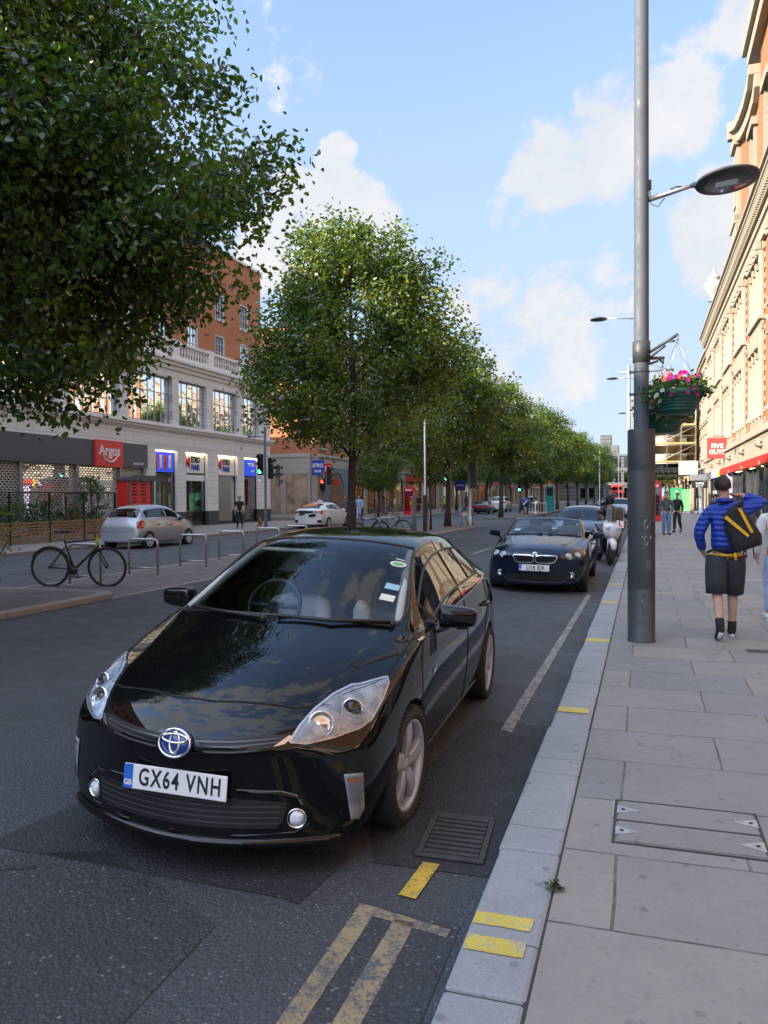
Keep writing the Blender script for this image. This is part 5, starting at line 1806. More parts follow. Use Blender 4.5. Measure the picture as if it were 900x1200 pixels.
class Car:
    def __init__(s, name, label, cat, st, parts, facemat, crease, axles, wheel_r, arch_r, subdiv=3, group=None, arch_x=.62):
        s.root = thing(name, label, cat, group=group)
        s.oy = axles[0]
        st = [(q[0] - s.oy,) + tuple(q[1:]) for q in st]
        s.axles = (0.0, axles[1] - s.oy)
        s.wr = wheel_r
        bm = loft_cage(st, facemat, crease)
        me = bpy.data.meshes.new('cage'); bm.to_mesh(me); bm.free()
        nslot = max(parts) + 1
        for k in range(nslot): me.materials.append(parts[k][1] if k in parts else M['arch'])
        o = link('cage', me)
        md = o.modifiers.new('s', 'SUBSURF'); md.levels = subdiv; md.render_levels = subdiv
        me2 = eval_mesh(o); drop(o)
        s.bvh_mesh = me2
        bm = bmesh.new(); bm.from_mesh(me2)
        s.bvh = BVHTree.FromBMesh(bm); bm.free()
        body = link('shell', me2)
        cut = MB()
        for ay in s.axles:
            for sg in (1, -1):
                prof = [(0, arch_x), (arch_r, arch_x), (arch_r, 1.3), (0, 1.3)]
                mb = MB(); mb.lathe([(arch_r, arch_x), (arch_r, 1.3)], 40, (0, ay, wheel_r), 'x', nslot - 1, cap=True)
                vs = [(sg * x, y, z) for x, y, z in mb.v]
                cut.add(vs, [f if sg > 0 else f[::-1] for f in mb.f], nslot - 1)
        co = link('cutter', cut.mesh('cutter', [parts[k][1] if k in parts else M['arch'] for k in range(nslot)]))
        bo = body.modifiers.new('b', 'BOOLEAN'); bo.operation = 'DIFFERENCE'; bo.object = co; bo.solver = 'EXACT'
        me3 = eval_mesh(body)
        drop(body); drop(co)
        s.split(me3, parts)

    def split(s, me, parts):
        bm = bmesh.new(); bm.from_mesh(me)
        groups = {}
        for f in bm.faces: groups.setdefault(f.material_index, []).append(f)
        s.part = {}
        for mi, fs in groups.items():
            name, mat = parts.get(mi, ('wheel_arch_liner', M['arch']))
            if name is None: continue
            if mi == 0: bags = [fs]
            else:                               # left and right panes, and each arch, are pieces of their own
                bags = []; todo = set(fs)
                while todo:
                    st = [todo.pop()]; bag = []
                    while st:
                        f = st.pop(); bag.append(f)
                        for e in f.edges:
                            for g in e.link_faces:
                                if g in todo: todo.discard(g); st.append(g)
                    bags.append(bag)
            s.part[mi] = []
            for bag in bags:
                vid = {}; vs = []; pf = []
                for f in bag:
                    row = []
                    for v in f.verts:
                        if v.index not in vid:
                            vid[v.index] = len(vs); vs.append(v.co[:])
                        row.append(vid[v.index])
                    pf.append(row)
                m2 = bpy.data.meshes.new(name); m2.from_pydata(vs, [], pf); m2.materials.append(mat)
                m2.polygons.foreach_set('use_smooth', [True] * len(pf))
                try:
                    m2.set_sharp_from_angle(angle=radians(50))
                except Exception: pass
                s.part[mi].append(link(name, m2, s.root))
        bm.free()

    def seal(s, mi, r, mat, name='window_seal'):
        for o in s.part[mi]: s.seal_one(o, r, mat, name)

    def seal_one(s, o, r, mat, name):
        me = o.data
        cnt = {}
        for p in me.polygons:
            for e in p.edge_keys: cnt[e] = cnt.get(e, 0) + 1
        nb = {}
        for e, c in cnt.items():
            if c == 1:
                nb.setdefault(e[0], []).append(e[1]); nb.setdefault(e[1], []).append(e[0])
        seen = set(); mb = MB()
        for a in nb:
            if a in seen: continue
            loop = [a]; seen.add(a); cur = a
            while True:
                nx = [b for b in nb[cur] if b not in seen]
                if not nx: break
                cur = nx[0]; seen.add(cur); loop.append(cur)
            if len(loop) > 3:
                mb.tube([me.vertices[i].co for i in loop], r, 6, closed=True)
        return mb.build(name, mat, o)

    # ---- things laid onto the body: rays along d
    def cast(s, p, d):
        h = s.bvh.ray_cast(Vector(p) - Vector(d) * 3.0, Vector(d))
        return (h[0], h[1]) if h[0] is not None else (None, None)

    def patch(s, name, pts, d, mat, off=.003, res=.03, parent=None, mirror=0, bulge=0.0, skirt=True, both=False):
        d = Vector(d).normalized()
        u = d.cross(Vector((0, 0, 1)))
        if u.length < .1: u = Vector((1, 0, 0))
        u.normalize(); w = u.cross(d).normalized()
        P2 = [Vector((Vector(p).dot(u), Vector(p).dot(w))) for p in pts]
        dd = Vector(pts[0]).dot(d)
        # densify the outline
        out = []
        for i in range(len(P2)):
            a, b = P2[i], P2[(i + 1) % len(P2)]
            k = max(1, int((b - a).length / res))
            for j in range(k): out.append(a + (b - a) * j / k)
        xs = [p.x for p in out]; ys = [p.y for p in out]
        inner = []
        def inside(p):
            c = False
            for i in range(len(out)):
                a, b = out[i], out[i - 1]
                if (a.y > p.y) != (b.y > p.y) and p.x < (b.x - a.x) * (p.y - a.y) / (b.y - a.y) + a.x: c = not c
            return c
        def dist(p):
            m = 9
            for i in range(len(out)):
                a, b = out[i - 1], out[i]; ab = b - a
                t = max(0, min(1, (p - a).dot(ab) / max(1e-12, ab.length_squared)))
                m = min(m, (p - a - ab * t).length)
            return m
        yy = min(ys)
        while yy < max(ys):
            xx = min(xs)
            while xx < max(xs):
                p = Vector((xx, yy))
                if inside(p) and dist(p) > res * .4: inner.append(p)
                xx += res
            yy += res
        allp = out + inner
        n = len(out)
        r = delaunay_2d_cdt(allp, [(i, (i + 1) % n) for i in range(n)], [list(range(n))], 1, 1e-6)
        vs2, fs = r[0], r[2]
        vs = []; last = None
        edge = [dist(p) for p in vs2]
        em = max(edge) or 1
        for p, e in zip(vs2, edge):
            q = u * p.x + w * p.y
            h = s.bvh.ray_cast(q + d * (dd - 3.0), d)
            if h[0] is None:
                base = q + d * dd if last is None else q + d * last
                nn = -d
            else:
                base = h[0]; nn = h[1]; last = base.dot(d)
                if nn.dot(d) > 0: nn = -nn
            nn = (nn - d * .6).normalized()
            vs.append(base + nn * (off + bulge * min(1, e / (em * .7)) ** .5))
        mb = MB(); mb.add(vs, [tuple(f) for f in fs], 0, True)
        if mirror in (0, 2) or both: pass
        if mirror == 1: mb.v = [(-x, y, z) for x, y, z in mb.v]
        me = mb.mesh(name, mat)
        # make sure it faces outwards
        av = Vector((0, 0, 0))
        for p in me.polygons: av += p.normal * p.area
        dm = Vector((-d.x, d.y, d.z)) if mirror == 1 else d
        if av.dot(dm) > 0: me.flip_normals()
        return link(name, me, parent or s.root)

    def pair(s, name, pts, d, mat, **kw):
        a = s.patch(name, pts, d, mat, **kw)
        pr = kw.pop('parent', None)
        b = s.patch(name, pts, d, mat, mirror=1, parent=pr, **kw)
        return a, b

    def ribbon(s, path, d, w=.005, off=.0015, res=.03):
        """dark panel gap: points on the body along a path"""
        d = Vector(d).normalized()
        pts = []
        for a, b in zip(path[:-1], path[1:]):
            a, b = Vector(a), Vector(b)
            k = max(1, int((b - a).length / res))
            for j in range(k): pts.append(a + (b - a) * j / k)
        pts.append(Vector(path[-1]))
        P = []; N = []
        for p in pts:
            h = s.bvh.ray_cast(p - d * 3, d)
            if h[0] is None: continue
            nn = h[1] if h[1].dot(d) < 0 else -h[1]
            P.append(h[0] + nn * off); N.append(nn)
        vs = []; fs = []
        for i, p in enumerate(P):
            t = (P[min(i + 1, len(P) - 1)] - P[max(i - 1, 0)]).normalized()
            sd = t.cross(N[i]).normalized() * (w / 2)
            vs += [p - sd, p + sd]
            if i: fs.append((2 * i - 2, 2 * i - 1, 2 * i + 1, 2 * i))
        return vs, fs

    def gaps(s, paths, mat, name='panel_gap', w=.006, off=.0015, bead=0, bmat=None):
        mb = MB(); bd = MB()
        for path, d, both in paths:
            vs, fs = s.ribbon(path, d, w, off)
            mb.add(vs, fs)
            if bead:
                c = [(Vector(vs[i]) * 1.15 - Vector(vs[i + 1]) * .15) for i in range(0, len(vs), 2)]
                bd.tube(c, bead, 5)
                if both: bd.tube([(-p.x, p.y, p.z) for p in c], bead, 5)
            if both: mb.add([(-x, y, z) for x, y, z in vs], [f[::-1] for f in fs])
        o = mb.build(name, mat, s.root)
        if bead: bd.build('panel_edge', bmat, o)
        return o

    def wheels(s, track, width, rim_r, style, mat_rim, steer=0.0):
        meshes = wheel_meshes(s.wr, width, rim_r, style, mat_rim)
        for i, ay in enumerate(s.axles):
            for sg in (1, -1):
                w = link('wheel', meshes[0], s.root, (sg * track / 2, ay, s.wr))
                rz = (0 if sg > 0 else pi) + (steer if i == 0 else 0)
                w.rotation_euler = (random.uniform(0, 6) if sg < 0 or i else radians(8), 0, rz)
                for nm, me in (('rim', meshes[1]), ('brake_disc', meshes[2])):
                    link(nm, me, w)

    def plate(s, body, loc, rot, yellow=False, scale=1.0):
        mb = MB(); mb.box(-.26, .26, -.004, .004, -.0555, .0555)
        p = mb.build('number_plate', M['plate_yellow'] if yellow else M['plate_white'], s.root, loc, bevel=.004)
        p.rotation_euler = rot
        b = MB(); b.box(-.2585, -.212, -.0055, -.0042, -.054, .054)
        b.build('plate_band', M['plate_blue'], p)
        text('plate_lettering', body, .107, M['ink'], p, (.026, -.0048, -.001), FACE_FRONT, .70, .0018, .0008, spacing=1.20)
        text('plate_band_lettering', 'GB', .034, M['white'], p, (-.235, -.0060, -.028), FACE_FRONT, .9, .001, .0004)
        return p

    def place(s, x, y, rz, z=0.0, roll=0.0):
        s.root.location = (x, y, z)
        s.root.rotation_euler = (0, roll, rz)


def wheel_meshes(R, W, rr, style, mat_rim):
    h = W / 2
    t = MB()
    n = 48
    t.lathe([(rr - .005, -h + .02), (rr + .02, -h + .004), (R - .045, -h), (R - .014, -h + .012), (R, -h + .034), (R, h - .034), (R - .014, h - .012),
             (R - .045, h), (rr + .02, h - .004), (rr - .005, h - .02)], n, axis='x')
    for k in range(n):                        # tread grooves show as small blocks on the shoulder
        q = 2 * pi * k / n
        for sx in (1, -1):
            c = Vector((sx * (h - .022), cos(q) * (R + .0005), sin(q) * (R + .0005)))
            tq = Vector((0, -sin(q), cos(q))); rq = Vector((0, cos(q), sin(q)))
            a = Vector((sx * .016, 0, 0))
            t.add([c - a - tq * .006 - rq * .004, c + a - tq * .006 - rq * .010, c + a + tq * .006 - rq * .010, c - a + tq * .006 - rq * .004,
                   c - a - tq * .006 + rq * .002, c + a - tq * .006 - rq * .004, c + a + tq * .006 - rq * .004, c - a + tq * .006 + rq * .002],
                  [(0, 1, 5, 4), (1, 2, 6, 5), (2, 3, 7, 6), (3, 0, 4, 7), (4, 5, 6, 7)])
    tyre = t.mesh('wheel', M['rubber'])
    r = MB()
    # barrel and lip
    r.lathe([(rr - .012, -h + .02), (rr - .022, 0), (rr - .020, h - .045), (rr - .012, h - .022), (rr + .004, h - .012), (rr + .006, h - .018)], 48, axis='x')
    def spoke(q, w0, w1, r0, r1, x0, x1, th=.03):
        ca, sa = cos(q), sin(q)
        vs = []
        K = 5
        for i in range(K):
            f = i / (K - 1)
            rad = r0 + (r1 - r0) * f
            ww = w0 + (w1 - w0) * f
            x = x0 + (x1 - x0) * f + .012 * sin(pi * f)
            for (dw, dx) in ((-1, -th), (-1, -.006), (-.72, 0), (.72, 0), (1, -.006), (1, -th)):
                a, b = dw * ww, rad
                vs.append((x + dx, b * ca - a * sa, b * sa + a * ca))
        fs = []
        for i in range(K - 1):
            for k in range(5):
                fs.append((i * 6 + k, i * 6 + k + 1, i * 6 + 7 + k, i * 6 + 6 + k))
        r.add(vs, fs, 0, False)
    x_hub, x_rim = h - .035, h - .028
    if style == 'five':
        for k in range(5):
            spoke(2 * pi * k / 5 + .1, .034, .043, .035, rr - .012, x_hub, x_rim)
        r.lathe([(.0, x_hub + .006), (.028, x_hub + .005), (.034, x_hub), (.072, x_hub - .004), (.075, x_hub - .03)], 30, axis='x')
    elif style == 'double':
        for k in range(5):
            for dq in (-.16, .16):
                spoke(2 * pi * k / 5 + dq, .015, .016, .03, rr - .012, x_hub, x_rim, .022)
        r.lathe([(.0, x_hub + .004), (.03, x_hub + .003), (.06, x_hub - .004), (.062, x_hub - .03)], 24, axis='x')
    else:                                      # steel wheel with a cover of broad petals
        for k in range(7):
            spoke(2 * pi * k / 7, .03, .045, .02, rr - .014, x_hub, x_rim)
        r.lathe([(.0, x_hub + .008), (.035, x_hub + .006), (.055, x_hub)], 24, axis='x')
    for k in range(5):
        q = 2 * pi * k / 5 + .1 + pi / 5
        r.lathe([(.0095, x_hub - .004), (.0095, x_hub + .001), (0, x_hub + .001)], 8, (0, .052 * cos(q), .052 * sin(q)), 'x', 1)
    rim = r.mesh('rim', [mat_rim, M['arch']])
    b = MB()
    b.lathe([(0, -.01), (rr * .70, -.01), (rr * .70, .005), (0, .005)], 30, axis='x')
    b.lathe([(rr - .03, -h + .025), (0, -h + .025)], 30, axis='x', mi=1)
    disc = b.mesh('brake_disc', [M['brake'], M['arch']])
    return tyre, rim, disc


def mirror_unit(car, x, y, z, mat, sc=1.0):
    """door mirrors: a rounded shell on a short arm"""
    out = []
    for sg in (1, -1):
        bm = bmesh.new()
        bmesh.ops.create_cube(bm, size=1)
        for v in bm.verts:
            f = v.co.x * sg
            v.co = Vector((v.co.x * .23 * sc, v.co.y * .15 * sc * (1 if f < 0 else .62), v.co.z * .155 * sc * (1.06 if f < 0 else .80)))
            if v.co.z < 0 and v.co.y < 0: v.co.z += .02
            v.co.y += .028 * max(0, f)
        me = bpy.data.meshes.new('door_mirror'); bm.to_mesh(me); bm.free()
        me.materials.append(mat); me.polygons.foreach_set('use_smooth', [True] * len(me.polygons))
        o = link('door_mirror', me, car.root, (sg * x, y, z))
        m = o.modifiers.new('bevel', 'BEVEL'); m.width = .035 * sc; m.segments = 2
        m = o.modifiers.new('sub', 'SUBSURF'); m.levels = 2; m.render_levels = 2
        a = MB(); a.tube([(-sg * .06, .0, -.05), (-sg * .12, -.02, -.075), (-sg * .20, -.045, -.095)], [.026, .024, .03], 8)
        a.build('mirror_arm', M['gloss_black'], o)
        g = MB(); g.box(-.085 * sc, .085 * sc, .052 * sc, .056 * sc, -.055 * sc, .055 * sc)
        g.build('mirror_glass', M['chrome_soft'], o)
        out.append(o)
    return out


def cabin(car, y0, z0, length, w, belt, seat_mat, dash_mat, rows=2, wheel_side=-1, head=True, floor=.24):
    """floor, dashboard, steering wheel and seats; y0 is the dashboard front edge"""
    fl = MB()
    fl.box(-w, w, y0, y0 + length, floor - .02, floor)
    fl.box(-w, w, y0 - .02, y0, floor, belt - .10)
    fl.box(-w, w, y0 + length, y0 + length + .02, floor, belt - .10)
    fl.build('cabin_floor', M['interior'], car.root)
    d = MB()
    d.prism([(y0 - .05, belt - .07), (y0 + .20, belt - .03), (y0 + .45, belt - .08), (y0 + .50, belt - .22), (y0 + .35, belt - .45), (y0 - .05, belt - .45)], -w, w, 'x')
    d.build('dashboard', dash_mat, car.root, bevel=.03, seg=3)
    sw = MB()
    sx = wheel_side * w * .52
    c = Vector((sx, y0 + .62, belt - .04))
    ring = []
    for k in range(28):
        q = 2 * pi * k / 28
        ring.append(c + Vector((.185 * cos(q), .185 * sin(q) * .42, .185 * sin(q) * .90)))
    sw.tube(ring, .016, 8, closed=True)
    sw.tube([c, c + Vector((0, -.2, -.1))], .04, 8)
    for q in (0, pi, -pi / 2):
        sw.tube([c, c + Vector((.18 * cos(q), .18 * sin(q) * .42, .18 * sin(q) * .9))], .018, 6)
    sw.build('steering_wheel', M['black_plastic'], car.root)
    for r in range(rows):
        yy = y0 + .80 + r * .86
        for sg in (1, -1):
            s = MB()
            cx = sg * w * .5
            s.prism([(yy, floor + .10), (yy + .50, floor + .05), (yy + .52, floor + .24), (yy + .02, floor + .30)], cx - .25, cx + .25, 'x')
            s.prism([(yy + .42, floor + .18), (yy + .58, floor + .16), (yy + .72, floor + .80), (yy + .62, floor + .84), (yy + .56, floor + .80)], cx - .24, cx + .24, 'x')
            st = s.build('seat', seat_mat, car.root, bevel=.04, seg=3)
            if head:
                hd = MB(); hd.box(cx - .13, cx + .13, yy + .64, yy + .75, floor + .86, floor + 1.03)
                hd.tube([(cx, yy + .68, floor + .76), (cx, yy + .69, floor + .90)], .015, 6)
                hd.build('headrest', seat_mat, st, bevel=.035, seg=3)


def handles(car, spots, mat, L=.19):
    for y, z in spots:
        for sg in (1, -1):
            h, n = car.cast((sg * .8, y, z), (-sg, 0, 0))
            if h is None: continue
            mb = MB()
            x = abs(h.x)
            mb.tube([(sg * (x - .005), y - L / 2, z), (sg * (x + .028), y - L / 2 + .03, z), (sg * (x + .032), y, z + .003), (sg * (x + .028), y + L / 2 - .03, z), (sg * (x - .005), y + L / 2, z)], [.012, .015, .016, .015, .012], 8)
            mb.build('door_handle', mat, car.root)


def disc_patch(car, c, d, r, n=20):
    """circle of points round c facing -d"""
    d = Vector(d).normalized(); u = d.cross(Vector((0, 0, 1))).normalized(); w = u.cross(d)
    return [Vector(c) + (u * cos(2 * pi * k / n) + w * sin(2 * pi * k / n)) * r for k in range(n)]


def facing(d):
    """rotation that turns local -Y to look along -d (out of the body)"""
    return (Vector(d)).to_track_quat('Y', 'Z').to_euler()
# ------------------------------------------------------------------ the black hatchback in front
HST = [
    # ys   bow   zb    p2            p3            p4            p5            zc
    (.40, .40, .135, (.735, .215), (.800, .40), (.750, .545), (.500, .585), .606, -.012),
    (.455, .40, .130, (.775, .22), (.846, .43), (.780, .612), (.512, .672), .698),
    (.57, .40, .140, (.805, .24), (.866, .48), (.795, .692), (.525, .754), .784),
    (.80, .375, .160, (.832, .25), (.880, .56), (.806, .785), (.535, .842), .872),
    (1.06, .345, .160, (.838, .25), (.882, .61), (.818, .868), (.580, .922), .953),
    (1.33, .330, .160, (.836, .25), (.880, .64), (.830, .935), (.730, .968), 1.022),
    (1.64, .310, .160, (.834, .25), (.878, .65), (.825, .955), (.680, 1.110), 1.172),
    (1.93, .295, .160, (.834, .25), (.877, .66), (.820, .975), (.608, 1.258), 1.316),
    (2.22, .280, .160, (.834, .25), (.876, .66), (.818, .985), (.568, 1.380), 1.434),
    (2.58, .200, .160, (.834, .25), (.876, .67), (.816, .997), (.552, 1.432), 1.484),
    (3.05, .100, .160, (.834, .25), (.876, .68), (.812, 1.012), (.535, 1.420), 1.470),
    (3.50, .000, .170, (.834, .26), (.876, .69), (.800, 1.030), (.512, 1.355), 1.398),
    (3.92, -.10, .190, (.815, .28), (.862, .69), (.772, 1.040), (.490, 1.225), 1.262),
    (4.18, -.16, .220, (.790, .30), (.835, .68), (.725, 1.020), (.500, 1.110), 1.140),
    (4.31, -.16, .250, (.760, .32), (.805, .66), (.680, .970), (.490, 1.035), 1.050),
    (4.36, -.14, .300, (.720, .36), (.765, .64), (.640, .900), (.470, .950), .960),
]
# material slots: 0 body, 1 windscreen, 2 front door glass, 3 rear door glass, 4 quarter glass, 5 tailgate glass


def hero_mat(i, k):
    if 5 <= i <= 7 and k >= 9: return 1
    if k == 7:
        if i in (6, 7, 8): return 2
        if i == 9: return 3
        if i == 10: return 4
    if 11 <= i <= 12 and k >= 9: return 5
    return 0


HERO_PARTS = {0: ('body', M['black_paint']), 1: ('windscreen', M['windscreen']), 2: ('front_door_window', M['side_glass']),
              3: ('rear_door_window', M['side_glass']), 4: ('quarter_window', M['dark_glass']), 5: ('rear_window', M['dark_glass']),
              6: ('wheel_arch_liner', M['arch'])}
hero = Car('hatchback_car', 'glossy black hatchback nearest the camera, driver in a white cap at the wheel', 'car',
           HST, HERO_PARTS, hero_mat,
           {(6, 3, 15): .25, (9, 5, 8): .55, (9, 8, 12): .3, (3, 0, 15): .5},
           (.925, 3.625), .3125, .345)
hero.place(-2.04, 4.00, radians(1.86), 0.03, radians(2.0))

VD = (-.36, .90, -.26)          # direction the front corner features are laid on along
hero.wheels(1.525, .215, .232, 'five', M['alloy'], radians(-4))

HL = [(.485, -.775, .622), (.508, -.712, .680), (.540, -.614, .733), (.584, -.485, .775), (.636, -.368, .797), (.666, -.330, .795), (.763, -.178, .808), (.779, -.217, .784),
      (.780, -.341, .728), (.766, -.469, .668), (.733, -.540, .644), (.645, -.648, .624), (.550, -.737, .612)]


def headlamp(car, side):
    mir = 1 if side < 0 else 0
    sx = lambda p: (p[0] * side, p[1], p[2])
    dv = Vector((VD[0] * side, VD[1], VD[2])).normalized()
    h = car.patch('headlight', HL, VD, M['lamp_inner'], off=.003, res=.022, mirror=mir)
    rim = MB()
    vs, fs = car.ribbon(HL + [HL[0]], VD, .012, .0085, .02)
    rim.add([sx(p) for p in vs], fs if side > 0 else [f[::-1] for f in fs])
    vs, fs = car.ribbon([(.657, -.637, .632), (.652, -.55, .701), (.610, -.45, .765)], VD, .016, .011, .02)
    rim.add([sx(p) for p in vs], fs if side > 0 else [f[::-1] for f in fs])
    rim.build('bezel', M['lamp_bezel'], h)
    for nm, c, r, ball in (('projector', (.682, -.49, .716), .044, True), ('reflector', (.584, -.645, .678), .050, False)):
        p, n = car.cast(sx(c), dv)
        if p is None: p = Vector(sx(c))
        m = MB(); prof = [(r * 1.22, -.002), (r * 1.20, .012), (r * 1.02, .010), (r, .002)]
        if not ball: prof += [(r * .75, -.0), (r * .35, .004), (0, .006)]
        m.lathe(prof, 24, axis='y')
        o = m.build(nm, M['chrome'], h, p - dv * .004)
        o.rotation_euler = (-dv).to_track_quat('Y', 'Z').to_euler()
        if ball:
            b = MB(); b.ball((0, -.006, 0), r, 20, sc=(1, .55, 1)); b.build('lens', M['gloss_black'], o)
    car.patch('lamp_cover', HL, VD, M['lamp_glass'], off=.012, res=.022, mirror=mir, bulge=.010, parent=h)


for sd in (1, -1): headlamp(hero, sd)

for sd in (1, -1):
    mir = 1 if sd < 0 else 0
    g = hero.patch('upper_grille', [(.085, -.90, .636), (.25, -.87, .640), (.40, -.80, .652), (.475, -.77, .648), (.43, -.80, .606), (.26, -.87, .585), (.085, -.905, .580)], (0, 1, 0), M['black_plastic'], off=.0015, res=.03, mirror=mir)
    sl = MB()
    for t in (.3, .65):
        vs, fs = hero.ribbon([(.09, -.9, .636 - .056 * t), (.26, -.87, .640 - .054 * t), (.44, -.8, .648 - .040 * t)], (0, 1, 0), .007, .006)
        sl.add([(x * sd, y, z) for x, y, z in vs], fs if sd > 0 else [f[::-1] for f in fs])
    sl.build('grille_bar', M['grille_bar'], g)
    eg = MB(); pts = []
    for a_ in ((.075, -.905, .572), (.16, -.89, .574), (.26, -.87, .578), (.36, -.83, .588), (.43, -.80, .598)):
        h_, n_ = hero.cast((a_[0] * sd, a_[1], a_[2]), (0, 1, 0)); pts.append(h_ + Vector((0, -.002, 0)))
    eg.tube(pts, [.008, .010, .010, .009, .006], 8); eg.build('grille_lip', M['black_paint'], g)
    hero.patch('grille_tip', [(.425, -.8, .606), (.478, -.77, .648), (.495, -.76, .642), (.468, -.77, .615)], (0, 1, 0), M['chrome_soft'], off=.004, res=.02, mirror=mir)
    t = hero.patch('corner_lamp', [(.704, -.651, .462), (.774, -.588, .458), (.780, -.567, .285), (.760, -.58, .24), (.733, -.623, .248)], VD, M['lamp_inner'], off=.003, res=.02, mirror=mir)
    hero.patch('lamp_cover', [(.704, -.651, .462), (.774, -.588, .458), (.780, -.567, .285), (.760, -.58, .24), (.733, -.623, .248)], VD, M['lamp_glass'], off=.008, res=.02, mirror=mir, parent=t, bulge=.006)
    hero.patch('turn_signal', [(.716, -.640, .440), (.770, -.588, .436), (.772, -.58, .415), (.718, -.635, .418)], VD, M['amber_lens'], off=.005, res=.02, mirror=mir, parent=t)
    p, n = hero.cast((sd * .522, -.77, .278), (0, 1, 0))
    f = MB(); f.lathe([(.046, -.002), (.046, .012), (.040, .016), (.037, .006), (.02, .0), (0, .002)], 24, axis='y')
    o = f.build('fog_lamp', M['chrome'], hero.root, p + Vector((0, .008, 0)))
    o.rotation_euler = Vector((sd * .30, -1, .05)).to_track_quat('Y', 'Z').to_euler()
    b = MB(); b.ball((0, .004, 0), .038, 18, sc=(1, .4, 1)); b.build('lens', M['lamp_inner'], o)

lg = hero.patch('lower_grille', [(-.485, -.78, .352), (-.27, -.86, .372), (.27, -.86, .372), (.485, -.78, .352), (.47, -.78, .268), (.44, -.8, .238), (-.44, -.8, .238), (-.47, -.78, .268)], (0, 1, 0), M['black_plastic'], off=.0015, res=.04)
sl = MB()
for z in (.262, .287, .312, .336):
    vs, fs = hero.ribbon([(-.455, -.8, z), (.455, -.8, z)], (0, 1, 0), .006, .007, .05)
    sl.add(vs, fs)
sl.build('grille_bar', M['grille_bar'], lg)
hero.gaps([([(.275, -.86, .412), (.46, -.8, .404), (.52, -.77, .385), (.545, -.76, .34)], (0, 1, 0), False)], M['chrome_soft'], 'bumper_trim', .006, .004)
hero.gaps([([(-.56, -.75, .33), (-.50, -.78, .385), (-.27, -.86, .412)], (0, 1, 0), False)], M['chrome_soft'], 'bumper_trim', .005, .004)
fr_ = MB()
for sg in (1, -1):
    pts = [hero.cast((x * sg, -.8, z), (0, 1, 0))[0] for x, z in ((.28, .402), (.42, .395), (.53, .372), (.585, .31), (.575, .25), (.52, .215), (.3, .205), (0, .205))]
    fr_.tube(pts, .007, 6)
fr_.build('intake_edge', M['black_paint'], lg)
lipb = MB()
lp_ = []
for x in np.linspace(-.70, .70, 29):
    h_, n_ = hero.cast((x, -.8, .185), (0, 1, 0))
    if h_ is not None: lp_.append(h_ + Vector((0, .004, -.012)))
lipb.tube(lp_, .026, 8)
lipb.build('chin_spoiler', M['black_paint'], hero.root)
hero.gaps([([(-.60, -.55, .745), (-.47, -.641, .748), (-.1, -.761, .764), (.1, -.761, .764), (.47, -.66, .748), (.60, -.55, .745)], (0, .5, -1), False),
           ([(.62, -.46, .76), (.735, -.25, .79), (.765, -.12, .82), (.775, .14, .896), (.785, .34, .948)], (0, 0, -1), True),
           ([(.8, .34, .935), (.8, .25, .80), (.8, .19, .60), (.8, .235, .36), (.8, .29, .24)], (-1, 0, 0), True),
           ([(.8, 1.62, 1.01), (.8, 1.63, .60), (.8, 1.60, .26)], (-1, 0, 0), True),
           ([(.8, 2.62, 1.06), (.8, 2.64, .86), (.8, 2.48, .70), (.8, 2.33, .52), (.8, 2.27, .27)], (-1, 0, 0), True),
           ([(.8, .29, .245), (.8, 2.27, .262)], (-1, 0, 0), True)], M['arch'], 'panel_gap', .009, .0015, .0032, M['black_paint'])
hero.gaps([([(.8, .28, .918), (.8, .7, .955), (.8, 1.1, .972), (.8, 1.65, .992), (.8, 2.2, 1.012), (.8, 2.65, 1.04)], (-1, 0, 0), True)], M['chrome_soft'], 'window_trim', .016, .004)
hero.gaps([([(.8, .40, .232), (.8, 2.25, .246)], (-1, 0, 0), True)], M['chrome_soft'], 'sill_trim', .007, .004)
for sd in (0, 1):
    hero.patch('door_pillar', [(.8, 1.60, 1.00), (.8, 1.70, 1.00), (.75, 1.66, 1.40), (.75, 1.59, 1.40)], (-1, 0, 0), M['gloss_black'], off=.004, res=.04, mirror=sd)
    hero.patch('mirror_sail', [(.8, .34, .945), (.8, .74, .975), (.75, .80, 1.10), (.76, .70, 1.07)], (-1, 0, 0), M['gloss_black'], off=.004, res=.04, mirror=sd)
for mi in (1, 2, 3, 4, 5): hero.seal(mi, .009, M['black_plastic'])
mirror_unit(hero, .955, .70, .995, M['black_paint'])
handles(hero, [(1.50, .815), (2.46, .850)], M['black_paint'])
# washer jet, badge on the wing, wipers, stickers in the windscreen
hero.patch('washer_cover', disc_patch(hero, (.60, -.20, .85), (0, .3, -1), .022, 12), (0, .3, -1), M['arch'], off=.002, res=.02)
for sd in (0, 1):
    hero.patch('wing_badge', [(.86, .47, .72), (.86, .56, .735), (.86, .56, .70), (.86, .47, .69)], (-1, 0, 0), M['chrome_soft'], off=.004, res=.03, mirror=sd)
for pts in ([(-.02, .02, 1.022), (-.30, .09, 1.012), (-.60, .26, .998)], [(.66, .28, .998), (.36, .10, 1.012), (.05, .045, 1.022)]):
    w = MB(); q = []
    for p in pts:
        h, n = hero.cast(p, (0, .35, -1)); h = h or Vector(p)
        q.append(h + Vector((0, -.004, .022)))
    w.tube(q, [.013, .011, .007], 6)
    w.tube([q[0] + Vector((0, 0, -.03)), q[0] + Vector((0, -.004, .01))], .018, 8)
    w.tube([q[0] + (q[1] - q[0]) * .7 + Vector((0, .022, -.012)), q[2] + Vector((0, .02, -.012))], .006, 4)
    w.build('wiper', M['black_plastic'], hero.root)
GD = (-.12, .92, -.36)
hero.patch('window_sticker', [(.525 + .052 * cos(2 * pi * k / 20), .87, 1.283 + .028 * sin(2 * pi * k / 20)) for k in range(20)], GD, M['paper'], off=.0015, res=.03)
